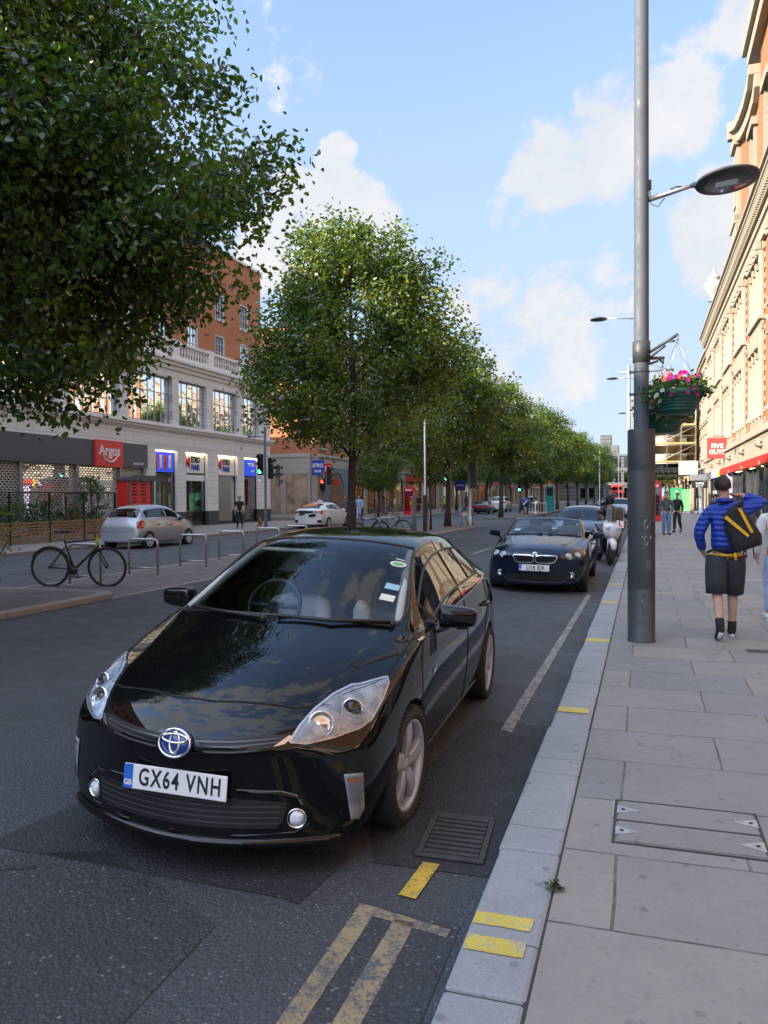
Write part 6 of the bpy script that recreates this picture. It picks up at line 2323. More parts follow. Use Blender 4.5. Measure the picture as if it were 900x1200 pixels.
hero.patch('window_sticker', [(.525 + .036 * cos(2 * pi * k / 20), .87, 1.283 + .017 * sin(2 * pi * k / 20)) for k in range(20)], GD, M['hoarding_light'], off=.0025, res=.03)
hero.patch('window_sticker', [(.50, .9, 1.325), (.555, .9, 1.318), (.552, .9, 1.310), (.497, .9, 1.317)], GD, M['paper'], off=.0015, res=.03)
hero.patch('window_sticker', [(.515, .65, 1.185), (.600, .65, 1.180), (.598, .62, 1.142), (.512, .62, 1.147)], GD, M['paper_blue'], off=.0015, res=.03)
hero.patch('window_sticker', [(.515, .55, 1.128), (.600, .55, 1.122), (.598, .52, 1.082), (.512, .52, 1.088)], GD, M['paper'], off=.0015, res=.03)

hero.plate('GX64 VNH', (-.005, -.918, .428), (radians(-6), 0, 0))
pt = MB(); pt.box(-.262, .262, -.004, .004, -.012, .004)
o = pt.build('plate_surround', M['black_plastic'], hero.root, (-.005, -.912, .364))

# badge: blue disc, three chrome ovals
p, n = hero.cast((0, -.9, .607), (0, 1, 0))
e = MB(); e.lathe([(1, -.01), (1, .004), (.94, .010), (0, .012)], 40, axis='y')
e.v = [(x * .082, -y, z * .066) for x, y, z in e.v]
eb = e.build('badge', M['emblem_blue'], hero.root, p + Vector((0, -.006, 0)))
eb.rotation_euler = (radians(-12), 0, 0)


def oval(mb, a, b, cz, r, n=36, y=-.013):
    mb.tube([(a * cos(2 * pi * k / n), y, cz + b * sin(2 * pi * k / n)) for k in range(n)], r, 6, closed=True)


lo = MB()
oval(lo, .078, .061, 0, .006)
oval(lo, .062, .019, .020, .0058)
oval(lo, .0235, .046, .002, .0058)
lo.build('badge_ovals', M['chrome'], eb)

cabin(hero, .34, 0, 2.35, .71, .985, M['interior_light'], M['interior'])
rv = MB(); rv.box(-.13, .13, .80, .83, 1.235, 1.30); rv.tube([(0, .83, 1.29), (0, .90, 1.35)], .012, 6)
rv.build('rear_view_mirror', M['black_plastic'], hero.root, bevel=.012)
vz = MB(); vz.box(-.50, -.10, 1.00, 1.12, 1.315, 1.335)
vz.build('sun_visor', M['cream_trim'], hero.root, bevel=.008)
for sd in (1, -1):
    ap = MB(); ap.tube([(sd * .67, .35, .99), (sd * .615, .66, 1.14), (sd * .565, .96, 1.27), (sd * .52, 1.22, 1.36)], .03, 8)
    ap.build('pillar_trim', M['cream_trim'], hero.root)
hl = MB(); hl.box(-.46, .46, 1.25, 2.3, 1.372, 1.382)
hl.build('headlining', M['cream_trim'], hero.root)
ph = MB(); ph.box(-.52, -.44, .44, .455, 1.00, 1.15); ph.tube([(-.48, .46, .93), (-.48, .45, 1.02)], .02, 8); ph.box(-.66, -.58, .42, .435, 1.04, 1.12)
tag(ph.build('phone_holder', M['black_plastic'], None, None, bevel=.006), 'black phone mount standing on the dashboard of the black hatchback', 'phone mount')
# ------------------------------------------------------------------ the other cars
def std_parts(paint_mat, ws='windscreen', side='side_glass', rear='dark_glass'):
    return {0: ('body', paint_mat), 1: ('windscreen', M[ws]), 2: ('side_window', M[side]), 5: ('rear_window', M[rear]), 6: ('wheel_arch_liner', M['arch'])}


def round_lamp(car, c, d, r, parent=None, mat='gloss_black', name='lens'):
    d = Vector(d).normalized()
    p, n = car.cast(c, d)
    if p is None: return
    m = MB(); m.lathe([(r * 1.2, -.002), (r * 1.2, .010), (r, .012), (r * .9, .003), (0, .004)], 18, axis='y')
    o = m.build('lamp_ring', M['chrome'], parent or car.root, p - d * .003)
    o.rotation_euler = (-d).to_track_quat('Y', 'Z').to_euler()
    b = MB(); b.ball((0, 0, 0), r * .85, 14, sc=(1, .5, 1)); b.build(name, M[mat], o)
    return o


# ---- navy convertible with its roof down, second in the row
CST = [
    (.36, .34, .150, (.740, .23), (.800, .42), (.765, .585), (.530, .640), .660, -.010),
    (.44, .34, .150, (.780, .24), (.845, .44), (.795, .650), (.550, .715), .742),
    (.62, .32, .150, (.820, .24), (.885, .50), (.815, .715), (.580, .780), .812),
    (.95, .29, .150, (.840, .24), (.908, .58), (.825, .785), (.600, .845), .876),
    (1.30, .26, .150, (.842, .24), (.908, .62), (.830, .848), (.620, .900), .930),
    (1.62, .25, .150, (.842, .24), (.906, .64), (.832, .895), (.730, .935), .975),
    (1.90, .24, .150, (.842, .24), (.905, .64), (.832, .905), (.690, 1.060), 1.100),
    (2.18, .23, .150, (.842, .24), (.905, .65), (.832, .912), (.650, 1.190), 1.232),
    (2.45, .22, .150, (.842, .24), (.905, .65), (.832, .918), (.615, 1.300), 1.345),
    (2.50, .20, .150, (.842, .24), (.905, .65), (.832, .918), (.760, .930), .930),
    (3.10, .05, .150, (.842, .24), (.908, .66), (.830, .925), (.760, .935), .935),
    (3.55, .00, .160, (.842, .25), (.912, .68), (.825, .935), (.740, .950), .955),
    (4.05, -.08, .180, (.820, .27), (.895, .69), (.800, .935), (.640, .960), .975),
    (4.45, -.14, .230, (.790, .32), (.850, .66), (.760, .900), (.600, .925), .940),
    (4.58, -.14, .300, (.740, .38), (.800, .64), (.700, .850), (.560, .880), .890),
]


def conv_mat(i, k):
    if i in (5, 6, 7) and k >= 9: return 1
    if i in (5, 6, 7) and k == 7: return 4
    if i in (8, 9, 10) and k >= 7: return 4
    return 0


cp = std_parts(M['navy_paint']); cp[4] = (None, None)
conv = Car('convertible_car', 'navy blue convertible with its roof down, parked second behind the black hatchback', 'car', CST, cp, conv_mat,
           {(6, 3, 14): .4, (3, 0, 14): .4}, (.80, 3.61), .325, .362)
conv.wheels(1.52, .215, .245, 'double', M['alloy_dark'])
CD = (-.25, .95, -.15)
BHL = [(.40, -.60, .662), (.56, -.545, .705), (.70, -.43, .726), (.83, -.22, .738), (.825, -.30, .675), (.74, -.43, .615), (.60, -.53, .592), (.44, -.59, .600)]
for sd in (1, -1):
    mir = 1 if sd < 0 else 0
    h = conv.patch('headlight', BHL, CD, M['gloss_black'], off=.003, res=.03, mirror=mir)
    for c in ((.55, -.55, .652), (.70, -.45, .668)):
        round_lamp(conv, (c[0] * sd, c[1], c[2]), (CD[0] * sd, CD[1], CD[2]), .048, h, 'lamp_inner')
    conv.patch('lamp_cover', BHL, CD, M['lamp_glass'], off=.012, res=.03, mirror=mir, bulge=.01, parent=h)
    k = conv.patch('kidney_grille', [(.02, -.8, .66), (.10, -.8, .672), (.36, -.72, .668), (.375, -.71, .64), (.33, -.73, .565), (.27, -.75, .545), (.06, -.8, .548), (.02, -.8, .57)], (0, 1, 0), M['arch'], off=.004, res=.03, mirror=mir)
    vs, fs = conv.ribbon([(.02, -.8, .66), (.10, -.8, .672), (.36, -.72, .668), (.375, -.71, .64), (.33, -.73, .565), (.27, -.75, .545), (.06, -.8, .548), (.02, -.8, .57), (.02, -.8, .66)], (0, 1, 0), .020, .012)
    m = MB(); m.add([(x * sd, y, z) for x, y, z in vs], fs if sd > 0 else [f[::-1] for f in fs]); m.build('grille_frame', M['chrome'], k)
    b = MB()
    for j in range(8):
        x = .05 + j * .036
        vs, fs = conv.ribbon([(x, -.8, .655), (x, -.8, .56)], (0, 1, 0), .008, .008)
        b.add([(q * sd, y, z) for q, y, z in vs], fs if sd > 0 else [f[::-1] for f in fs])
    b.build('grille_bar', M['gloss_black'], k)
    round_lamp(conv, (sd * .62, -.5, .345), (0, 1, 0), .038, None, 'lamp_glass', 'fog_lamp')
conv.patch('lower_grille', [(-.52, -.8, .33), (-.3, -.8, .345), (.3, -.8, .345), (.52, -.8, .33), (.47, -.8, .205), (-.47, -.8, .205)], (0, 1, 0), M['arch'], off=.003, res=.05)
conv.pair('side_intake', [(.60, -.6, .40), (.78, -.45, .42), (.77, -.45, .28), (.60, -.6, .27)], (0, 1, 0), M['arch'], off=.003, res=.04)
conv.gaps([([(-.72, -.55, .275), (-.56, -.68, .30), (-.45, -.74, .215), (.45, -.74, .215), (.56, -.68, .30), (.72, -.55, .275)], (0, 1, 0), False)], M['grille_bar'], 'bumper_trim', .010, .006)
conv.gaps([([(.43, -.5, .72), (.50, -.1, .80), (.60, .4, .9), (.66, .75, .95)], (0, 0, -1), True),
           ([(.86, .62, .90), (.86, .56, .55), (.86, .62, .25)], (-1, 0, 0), True), ([(.86, 1.98, .91), (.86, 2.0, .5), (.86, 1.9, .26)], (-1, 0, 0), True)], M['arch'])
p, n = conv.cast((0, -.74, .70), (0, 1, -.6))
r = MB(); r.lathe([(.041, -.004), (.041, .004), (.034, .007), (.03, .005)], 24, axis='y')
for q in range(4):
    r.add([(0, .005, 0)] + [(.03 * cos(pi / 2 * q + t * pi / 12), .005, .03 * sin(pi / 2 * q + t * pi / 12)) for t in range(7)], [(0, t + 1, t + 2) for t in range(6)], 1 if q % 2 else 2)
bd = r.build('badge', [M['chrome'], M['emblem_blue'], M['white']], conv.root, p)
bd.rotation_euler = Vector((0, -.85, .5)).to_track_quat('Y', 'Z').to_euler()
conv.plate('LJ18 BJK', (.0, -.835, .465), (radians(-4), 0, 0))
conv.seal(1, .022, M['gloss_black'], 'windscreen_frame')
mirror_unit(conv, .99, .98, .965, M['navy_paint'], .95)
cabin(conv, .86, 0, 1.85, .70, .93, M['interior'], M['interior'])
handles(conv, [(1.80, .76)], M['navy_paint'])
mb = MB(); mb.box(-.10, .10, 1.42, 1.45, 1.20, 1.26); mb.tube([(0, 1.44, 1.25), (0, 1.46, 1.31)], .012, 6)
mb.build('rear_view_mirror', M['black_plastic'], conv.root, bevel=.01)
conv.patch('window_sticker', [(-.58, .9, 1.0), (-.46, .9, 1.0), (-.46, .95, 1.05), (-.58, .95, 1.05)], (.1, .9, -.3), M['paper_blue'], off=.002)
for pts in ([(-.02, .55, .965), (-.55, .68, .955)], [(.62, .72, .955), (.10, .56, .965)]):
    w = MB(); q = [(conv.cast(p, (0, .35, -1))[0] or Vector(p)) + Vector((0, -.004, .02)) for p in pts]
    w.tube(q, .010, 6); w.build('wiper', M['black_plastic'], conv.root)
conv.place(-1.83, 14.72, radians(.6), .02, radians(1.2))


def kerb_car(name, label, st, paint_mat, gm, axles, R, style, rimmat, x, y, rz, track, rim_r, crease=None, group=None, sub=3):
    c = Car(name, label, 'car', st, std_parts(paint_mat, side='dark_glass', ws='dark_glass'), gm, crease or {(6, 2, 12): .3}, axles, R, R + .035, subdiv=sub, group=group)
    c.wheels(track, .20, rim_r, style, rimmat)
    for mi in (1, 2, 5):
        if mi in c.part: c.seal(mi, .010, M['black_plastic'])
    c.place(x, y, rz)
    return c


# ---- slate blue saloon behind the convertible
def stretch(st, fy, fz, fx, gh=1.0):
    return [(s[0] * fy, s[1], s[2]) + tuple((p[0] * fx, p[1] * fz) for p in s[3:7]) + (s[7] * fz,) + tuple(s[8:]) for s in st]


SST = stretch(HST, 1.02, .955, 1.0)


def sal_mat(i, k):
    if 5 <= i <= 7 and k >= 9: return 1
    if k == 7 and 6 <= i <= 10: return 2
    if 11 <= i <= 12 and k >= 9: return 5
    return 0


sal = kerb_car('saloon_car', 'slate blue saloon parked third, behind the navy convertible', SST, M['slate_paint'], sal_mat, (.925 * 1.02, 3.625 * 1.02), .325, 'double', M['alloy'], -1.90, 25.0, radians(.5), 1.55, .24)
SHL = [(.45, -.74, .585), (.60, -.50, .70), (.74, -.25, .75), (.76, -.30, .69), (.66, -.58, .59)]
sal.pair('headlight', SHL, VD, M['lamp_inner'], off=.004, res=.03)
sal.patch('grille', [(-.35, -.85, .60), (.35, -.85, .60), (.30, -.85, .36), (-.30, -.85, .36)], (0, 1, 0), M['arch'], off=.004, res=.05)
sal.plate('LM16 KTV', (0, -.925, .43), (0, 0, 0))
mirror_unit(sal, .96, .75, .96, M['slate_paint'])

# ---- silver hatchback across the median, seen from behind
MST = [
    (.34, .30, .18, (.68, .26), (.730, .45), (.680, .60), (.46, .66), .69, -.02),
    (.50, .28, .17, (.755, .25), (.800, .50), (.735, .74), (.50, .82), .86),
    (.80, .26, .16, (.785, .25), (.830, .55), (.765, .88), (.55, .95), .99),
    (1.10, .22, .16, (.785, .25), (.838, .60), (.782, .95), (.68, 1.00), 1.05),
    (1.50, .20, .16, (.785, .25), (.838, .62), (.782, .975), (.635, 1.24), 1.29),
    (1.88, .16, .16, (.785, .25), (.838, .63), (.780, .985), (.585, 1.43), 1.475),
    (2.40, .08, .16, (.785, .25), (.838, .64), (.778, .995), (.570, 1.485), 1.525),
    (2.90, .00, .17, (.785, .26), (.838, .65), (.772, 1.005), (.555, 1.455), 1.50),
    (3.32, -.06, .19, (.775, .28), (.832, .66), (.760, 1.015), (.545, 1.375), 1.42),
    (3.58, -.10, .21, (.765, .30), (.825, .66), (.745, .975), (.600, 1.03), 1.06),
    (3.74, -.12, .23, (.745, .31), (.805, .62), (.715, .870), (.580, .91), .93),
    (3.79, -.12, .26, (.715, .34), (.775, .56), (.690, .730), (.560, .76), .77, .01),
]


def mic_mat(i, k):
    if 3 <= i <= 4 and k >= 9: return 1
    if k == 7 and i in (4, 5, 6, 7): return 2
    if i == 8 and k >= 9: return 5
    return 0


mic = kerb_car('hatchback_car', 'small silver hatchback with red rear lamps on the far carriageway, behind the bicycle', MST, M['silver_paint'], mic_mat, (.80, 3.25), .29, 'cover', M['alloy'], -16.80, 25.75, pi, 1.47, .20)
RD = (-.35, -.9, 0)
mic.pair('tail_lamp', [(.60, 2.85, .93), (.73, 2.75, .98), (.775, 2.62, .93), (.77, 2.70, .72), (.66, 2.85, .70)], RD, M['red_lens'], off=.006, res=.03, bulge=.012)
mic.gaps([([(-.72, 2.9, .62), (.72, 2.9, .62)], (0, -1, 0), False), ([(-.55, 2.9, .97), (-.60, 2.9, .80), (-.57, 2.9, .60), (.57, 2.9, .60), (.60, 2.9, .80), (.55, 2.9, .97)], (0, -1, 0), False),
          ([(.8, .45, .95), (.8, .42, .6), (.8, .5, .25)], (-1, 0, 0), True), ([(.8, 1.35, 1.0), (.8, 1.37, .6), (.8, 1.35, .25)], (-1, 0, 0), True), ([(.8, 2.1, 1.0), (.8, 2.12, .8), (.8, 1.95, .55), (.8, 1.9, .25)], (-1, 0, 0), True)], M['arch'])
for y in (1.30,):
    mic.pair('door_pillar', [(.8, 1.33, 1.0), (.8, 1.42, 1.0), (.75, 1.40, 1.44), (.75, 1.34, 1.44)], (-1, 0, 0), M['silver_paint'], off=.004, res=.05)
handles(mic, [(1.15, .80), (1.92, .82)], M['black_plastic'], .16)
mirror_unit(mic, .90, .62, 1.0, M['gloss_black'], .85)
o = mic.plate('LB63 UWO', (0, 3.0, .52), (radians(4), 0, pi), True)
m = MB(); m.tube([(-.22, 2.80, 1.02), (.08, 2.62, 1.14), (.16, 2.58, 1.16)], .012, 6); m.build('rear_wiper', M['black_plastic'], mic.root)
m = MB(); m.add([(0, 2.995, .90), (.035, 2.99, .84), (0, 2.985, .78), (-.035, 2.99, .84)], [(0, 1, 2, 3)]); m.build('badge', M['chrome'], mic.root)
m = MB(); m.box(-.30, .30, 2.98, 3.0, .80, .82); m.build('boot_handle', M['black_plastic'], mic.root)
cabin(mic, .45, 0, 2.1, .66, .96, M['interior'], M['interior'], wheel_side=-1)

# ---- white hatchback waiting at the lights beyond it, black tail band
WST = stretch(HST, 1.01, .99, 1.0)
WST[-4:] = [
    (3.98, -.10, .20, (.815, .28), (.862, .69), (.785, 1.06), (.52, 1.250), 1.285),
    (4.30, -.14, .22, (.800, .30), (.850, .68), (.770, 1.05), (.60, 1.115), 1.135),
    (4.46, -.14, .24, (.770, .31), (.820, .62), (.745, .980), (.60, 1.00), 1.01),
    (4.53, -.12, .28, (.730, .34), (.785, .58), (.720, .800), (.58, .830), .84, .0)]
whi = kerb_car('hatchback_car', 'white hatchback with a black tail band stopped on the far carriageway behind the median tree', WST, M['white_paint'], sal_mat, (.925 * 1.01, 3.625 * 1.01), .315, 'five', M['alloy'], -17.05, 42.8, pi, 1.54, .225)
whi.patch('tail_band', [(-.66, 3.5, 1.0), (.66, 3.5, 1.0), (.70, 3.5, .86), (-.70, 3.5, .86)], (0, -1, 0), M['gloss_black'], off=.004, res=.06)
whi.pair('tail_lamp', [(.42, 3.5, .96), (.74, 3.4, 1.02), (.80, 3.2, 1.0), (.80, 3.4, .84), (.62, 3.5, .82)], RD, M['red_lens'], off=.010, res=.03)
for pts in ([(-.55, 3.5, .78), (-.30, 3.5, .86), (-.05, 3.5, .76), (-.12, 3.5, .64), (-.40, 3.5, .66)], [(.05, 3.5, .84), (.40, 3.5, .88), (.55, 3.5, .76), (.30, 3.5, .74)]):
    whi.patch('livery', pts, (0, -1, 0), M['ink'], off=.004, res=.05)
whi.plate('YD67 HHX', (0, 3.665, .66), (radians(4), 0, pi), True)
whi.pair('bumper_vent', [(.50, 3.6, .50), (.76, 3.5, .52), (.74, 3.5, .36), (.55, 3.6, .34)], RD, M['black_plastic'], off=.004, res=.05)
mirror_unit(whi, .96, .75, 1.0, M['white_paint'])

# ---- farther along
spo = kerb_car('sports_car', 'low dark sports car with a red tail parked beyond the median nose', stretch(CST[:5], 1, 1, 1) + [
    (1.62, .25, .15, (.842, .24), (.906, .64), (.832, .895), (.730, .935), .975), (1.95, .24, .15, (.842, .24), (.905, .64), (.832, .905), (.665, 1.06), 1.10),
    (2.30, .22, .15, (.842, .24), (.905, .65), (.832, .912), (.600, 1.21), 1.25), (2.8, .1, .15, (.842, .24), (.905, .65), (.832, .918), (.560, 1.25), 1.29),
    (3.4, 0, .16, (.842, .25), (.912, .68), (.825, .930), (.55, 1.16), 1.19), (3.95, -.08, .18, (.820, .27), (.895, .69), (.800, .93), (.60, 1.0), 1.02),
    (4.35, -.14, .23, (.790, .32), (.850, .66), (.760, .88), (.600, .91), .92), (4.45, -.14, .3, (.740, .38), (.800, .62), (.700, .80), (.560, .83), .84)],
    M['dark_paint'], lambda i, k: 1 if i in (5, 6) and k >= 9 else 2 if k == 7 and i in (6, 7, 8) else 5 if i in (8, 9) and k >= 9 else 0, (.80, 3.5), .33, 'double', M['alloy_dark'], -14.9, 78.2, pi, 1.58, .25, sub=2)
spo.patch('tail_panel', [(-.74, 3.4, .78), (.74, 3.4, .78), (.72, 3.4, .58), (-.72, 3.4, .58)], (0, -1, 0), M['red_lens'], off=.006, res=.08)
spo.plate('RX19 LPO', (0, 3.68, .48), (0, 0, pi), True)
VST = [
    (.30, .22, .24, (.74, .32), (.80, .60), (.76, .84), (.52, .90), .93, -.01), (.50, .22, .22, (.82, .32), (.88, .66), (.82, .95), (.56, 1.01), 1.04),
    (.95, .2, .22, (.86, .32), (.93, .74), (.85, 1.05), (.6, 1.09), 1.12), (1.35, .18, .22, (.86, .32), (.935, .78), (.86, 1.1), (.74, 1.14), 1.18),
    (1.75, .15, .22, (.86, .32), (.935, .78), (.86, 1.12), (.68, 1.40), 1.44), (2.1, .12, .22, (.86, .32), (.935, .78), (.86, 1.13), (.63, 1.62), 1.66),
    (2.8, .05, .22, (.86, .32), (.935, .78), (.86, 1.14), (.62, 1.68), 1.72), (3.5, 0, .23, (.86, .33), (.935, .8), (.85, 1.16), (.61, 1.66), 1.70),
    (4.2, -.05, .25, (.85, .35), (.92, .8), (.83, 1.17), (.60, 1.58), 1.62), (4.45, -.08, .27, (.83, .37), (.9, .78), (.81, 1.1), (.66, 1.16), 1.19),
    (4.6, -.1, .3, (.80, .4), (.86, .7), (.78, .95), (.64, .99), 1.01)]
svm = lambda i, k: 1 if i in (3, 4) and k >= 9 else 2 if k == 7 and i in (4, 5, 6, 7) else 5 if i == 8 and k >= 9 else 0
suv = kerb_car('suv_car', 'white tall estate car parked just ahead of the low sports car', VST, M['white_paint'], svm, (.9, 3.6), .36, 'five', M['alloy'], -14.9, 88.5, pi, 1.6, .25, sub=2)
suv.pair('tail_lamp', [(.55, 3.6, 1.12), (.82, 3.4, 1.12), (.84, 3.4, .95), (.60, 3.6, .95)], RD, M['red_lens'], off=.006, res=.05)
suv.plate('LN17 XCE', (0, 3.735, .72), (0, 0, pi), True)
van = kerb_car('suv_car', 'dark blue tall car standing behind the barrier on the median far along', VST, M['slate_paint'], svm, (.9, 3.6), .36, 'five', M['alloy_dark'], -13.2, 99.0, pi, 1.6, .25, sub=2)
van.pair('tail_lamp', [(.55, 3.6, 1.12), (.82, 3.4, 1.12), (.84, 3.4, .95), (.60, 3.6, .95)], RD, M['red_lens'], off=.006, res=.05)
far = kerb_car('hatchback_car', 'dark hatchback coming towards the camera in the middle of the road far away', MST, M['dark_paint'], mic_mat, (.80, 3.25), .29, 'cover', M['alloy'], -5.6, 128.0, 0, 1.47, .20, sub=2)
far.pair('headlight', [(.42, -.52, .72), (.62, -.42, .76), (.68, -.38, .68), (.5, -.5, .6)], (0, 1, 0), M['lamp_inner'], off=.006, res=.05)
far2 = kerb_car('hatchback_car', 'pale hatchback parked farthest off along the right kerb', MST, M['silver_paint'], mic_mat, (.80, 3.25), .29, 'cover', M['alloy'], -1.75, 62.0, 0, 1.47, .20, sub=2)
far2.pair('headlight', [(.42, -.52, .72), (.62, -.42, .76), (.68, -.38, .68), (.5, -.5, .6)], (0, 1, 0), M['lamp_inner'], off=.006, res=.05)
# ------------------------------------------------------------------ street furniture
# the big lamp post by the kerb, carrying flower baskets
LX, LY = -.03, 9.29
lp = thing('lamp_post', 'tall grey lamp post with a thick dark sleeve and two flower baskets', 'lamp post', (LX, LY, .11))
m = MB(); m.lathe([(.152, 0), (.152, .02), (.147, .025), (.147, .578), (.1455, .583), (.1455, .589), (.147, .594), (.147, 1.88), (.1455, 1.886), (.1455, 1.892), (.147, 1.898), (.147, 2.33), (.142, 2.345), (.085, 2.352)], 40)
sl = m.build('sleeve', M['pole_dark'], lp)
m = MB(); m.lathe([(.081, 2.34), (.079, 4.0), (.076, 6.0), (.072, 9.2), (.0, 9.22)], 32); m.build('shaft', M['pole_grey'], lp)
m = MB(); m.lathe([(.080, 3.08), (.094, 3.085), (.095, 3.31), (.080, 3.32)], 32); m.lathe([(.079, 2.965), (.083, 2.97), (.083, 3.0), (.079, 3.005)], 28); m.lathe([(.079, 2.72), (.083, 2.725), (.083, 2.75), (.079, 2.755)], 28)
for z in (2.98, 2.735):
    m.box(-.125, -.08, -.02, .01, z - .012, z + .012); m.box(-.128, -.118, -.03, .02, z - .02, z + .02)
m.build('clamp', M['pole_dark'], lp)
arm = MB(); arm.tube([(.07, 0, 4.86), (.36, -.05, 4.905), (.56, -.085, 4.935)], [.030, .026, .020], 12)
ar = arm.build('lamp_arm', M['brushed'], lp)
m = MB(); m.box(.075, .105, -.02, .02, 4.97, 5.07); m.tube([(.085, -.01, 4.98), (.10, -.02, 4.80), (.17, -.04, 4.76), (.24, -.05, 4.84)], .006, 5); m.tube([(.30, -.045, 4.93), (.36, -.06, 4.945), (.42, -.07, 4.93)], .008, 5)
m.build('cable', M['pole_black'], ar)
m = MB(); m.lathe([(.025, -.04), (.034, 0), (.024, .05)], 14, (.55, -.085, 4.93), 'x'); m.build('arm_joint', M['joint_blue'], ar)
hd = link('lamp_head', None, None) if False else None
m = MB()
m.lathe([(0, .055), (.14, .050), (.25, .032), (.318, .0), (.322, -.012), (.312, -.026), (.20, -.030), (0, -.030)], 40)
h = m.build('lamp_head', M['pole_dark'], lp, (.86, -.10, 4.945)); h.rotation_euler = (radians(-4), radians(-4), 0)
m = MB(); m.lathe([(.235, -.0305), (.225, -.036), (0, -.036)], 32); m.build('lamp_rim', M['gloss_black'], h)
m = MB(); m.box(-.12, .10, -.06, .06, -.042, -.0362); m.build('led_panel', M['chrome_soft'], h)
for nm, a, b in (('basket_arm', (.09, -.02, 3.19), (.37, -.20, 3.33)), ('basket_arm', (.09, .03, 3.13), (.24, .42, 3.19))):
    m = MB(); m.tube([a, b], .018, 8); m.tube([(a[0], a[1], a[2] - .06), tuple(Vector(a).lerp(Vector(b), .55) - Vector((0, 0, .035)))], .014, 8); m.tube([tuple(Vector(a).lerp(Vector(b), .6)), tuple(Vector(a).lerp(Vector(b), .9) - Vector((0, 0, .05)))], .012, 6)
    m.tube([b, (b[0], b[1], b[2] - .07)], .006, 5)
    m.build(nm, M['pole_dark'], lp)
# scratched tags and a sticker on the sleeve
m = MB()
def on_sleeve(u, z, r=.1485):
    q = -pi / 2 + u / .147
    return (r * cos(q), r * sin(q), z)
def stroke(pts, r=.004): m.tube([on_sleeve(u, z) for u, z in pts], r, 5)
for u0, z0 in ((.05, 1.30), (.05, 1.12)):
    stroke([(u0 + .022 * cos(q), z0 + .05 * sin(q)) for q in np.linspace(0, 6.2, 12)])
stroke([(.095, 1.26), (.10, 1.34), (.12, 1.28), (.14, 1.35), (.145, 1.26)]); stroke([(.10, 1.18), (.11, 1.08), (.13, 1.17), (.135, 1.07)]); stroke([(.01, 1.17), (.02, 1.13)])
stroke([(.02, .52), (.035, .55), (.03, .50)]); stroke([(.0, .44), (.012, .47)])
m.lathe([(.011, -.003), (.011, .003), (0, .003)], 10, on_sleeve(.0, .995), 'y')
m.build('scratched_tag', M['galv'], sl)
m = MB(); n = 6
for i in range(n):
    a, b = on_sleeve(.055 + .06 * i / n, .80), on_sleeve(.055 + .06 * (i + 1) / n, .80); c, d = on_sleeve(.055 + .06 * (i + 1) / n, .92), on_sleeve(.055 + .06 * i / n, .92)
    m.quad(a, b, c, d)
m.build('old_sticker', M['fascia_grey'], sl)


def hanging_basket(label, loc, seed, r=.27, top=.55):
    t = thing('hanging_basket', label, 'hanging basket', loc, 0, 'flower baskets on the lamp post')
    m = MB(); m.lathe([(.0, -.23), (r * .55, -.225), (r * .62, -.20), (r * .98, -.03), (r * 1.04, .0), (r * 1.0, .01), (r * .9, -.03)], 30)
    for k in range(7): m.lathe([(r * (.66 + .06 * k), -.195 + .032 * k), (r * (.69 + .06 * k), -.182 + .032 * k), (r * (.67 + .06 * k), -.172 + .032 * k)], 30)
    m.build('bowl', M['basket_green'], t)
    c = MB()
    for k in range(4):
        q = 2 * pi * k / 4 + .5; c.tube([(r * cos(q), r * sin(q), 0), (0, 0, top)], .0045, 4)
    c.tube([(0, 0, top), (0, 0, top + .06)], .005, 4)
    c.build('chain', M['galv'], t)
    rg = np.random.default_rng(seed); n = 95
    q = rg.uniform(0, 2 * pi, n); rr = np.sqrt(rg.uniform(.05, 1.3, n)) * r
    z = .05 + .09 * (1 - (rr / r) ** 2) + rg.normal(size=n) * .025 - np.clip(rr - r, 0, 1) * 1.6
    P = np.stack([rr * np.cos(q), rr * np.sin(q), z], 1)
    link('leaves', leaf_mesh('leaves', P, np.full((n, 3), .035), rg.uniform(.2, .8, n), 10, .055, M['foliage_a'], seed, .1), t)
    for nm, mat, cnt, q0, q1, zlo in (('pink_flowers', 'petal_pink', 22, -1.9, .7, -.12), ('white_flowers', 'petal_white', 20, 2.3, 4.3, -.16), ('coral_flowers', 'petal_coral', 4, -2.2, -1.4, .08), ('yellow_flowers', 'petal_yellow', 4, -1.5, -1.0, .02)):
        f = MB(); tone = []
        for i in range(cnt):
            a = rg.uniform(q0, q1); rad = rg.uniform(.65, 1.12) * r
            zz = rg.uniform(zlo, .16) if rad > r * .95 else rg.uniform(.10, .19)
            c0 = Vector((rad * cos(a), rad * sin(a), zz)); nrm = Vector((cos(a), sin(a), .5)).normalized()
            u = nrm.cross(Vector((0, 0, 1))).normalized(); w = u.cross(nrm); s = rg.uniform(.026, .042)
            vs = [c0 - nrm * .012]
            for k in range(10):
                t_ = 2 * pi * k / 10; g = s * (1 if k % 2 == 0 else .74)
                vs.append(c0 + (u * cos(t_) + w * sin(t_)) * g + nrm * (.006 if k % 2 else 0))
            f.add(vs, [(0, 1 + k, 1 + (k + 1) % 10) for k in range(10)], 0, True)
        me = f.mesh(nm, M[mat])
        at = me.attributes.new('tone', 'FLOAT', 'FACE')
        at.data.foreach_set('value', rg.uniform(.1, .9, len(me.polygons)).astype(np.float32))
        link(nm, me, t)
    return t


hanging_basket('green flower basket with pink and white blooms hanging nearest from the lamp post', (.335, 9.06, 2.815), 4, .275, .55)
hanging_basket('second flower basket hanging lower behind the first one on the lamp post', (.20, 9.72, 2.665), 9, .27, .56)


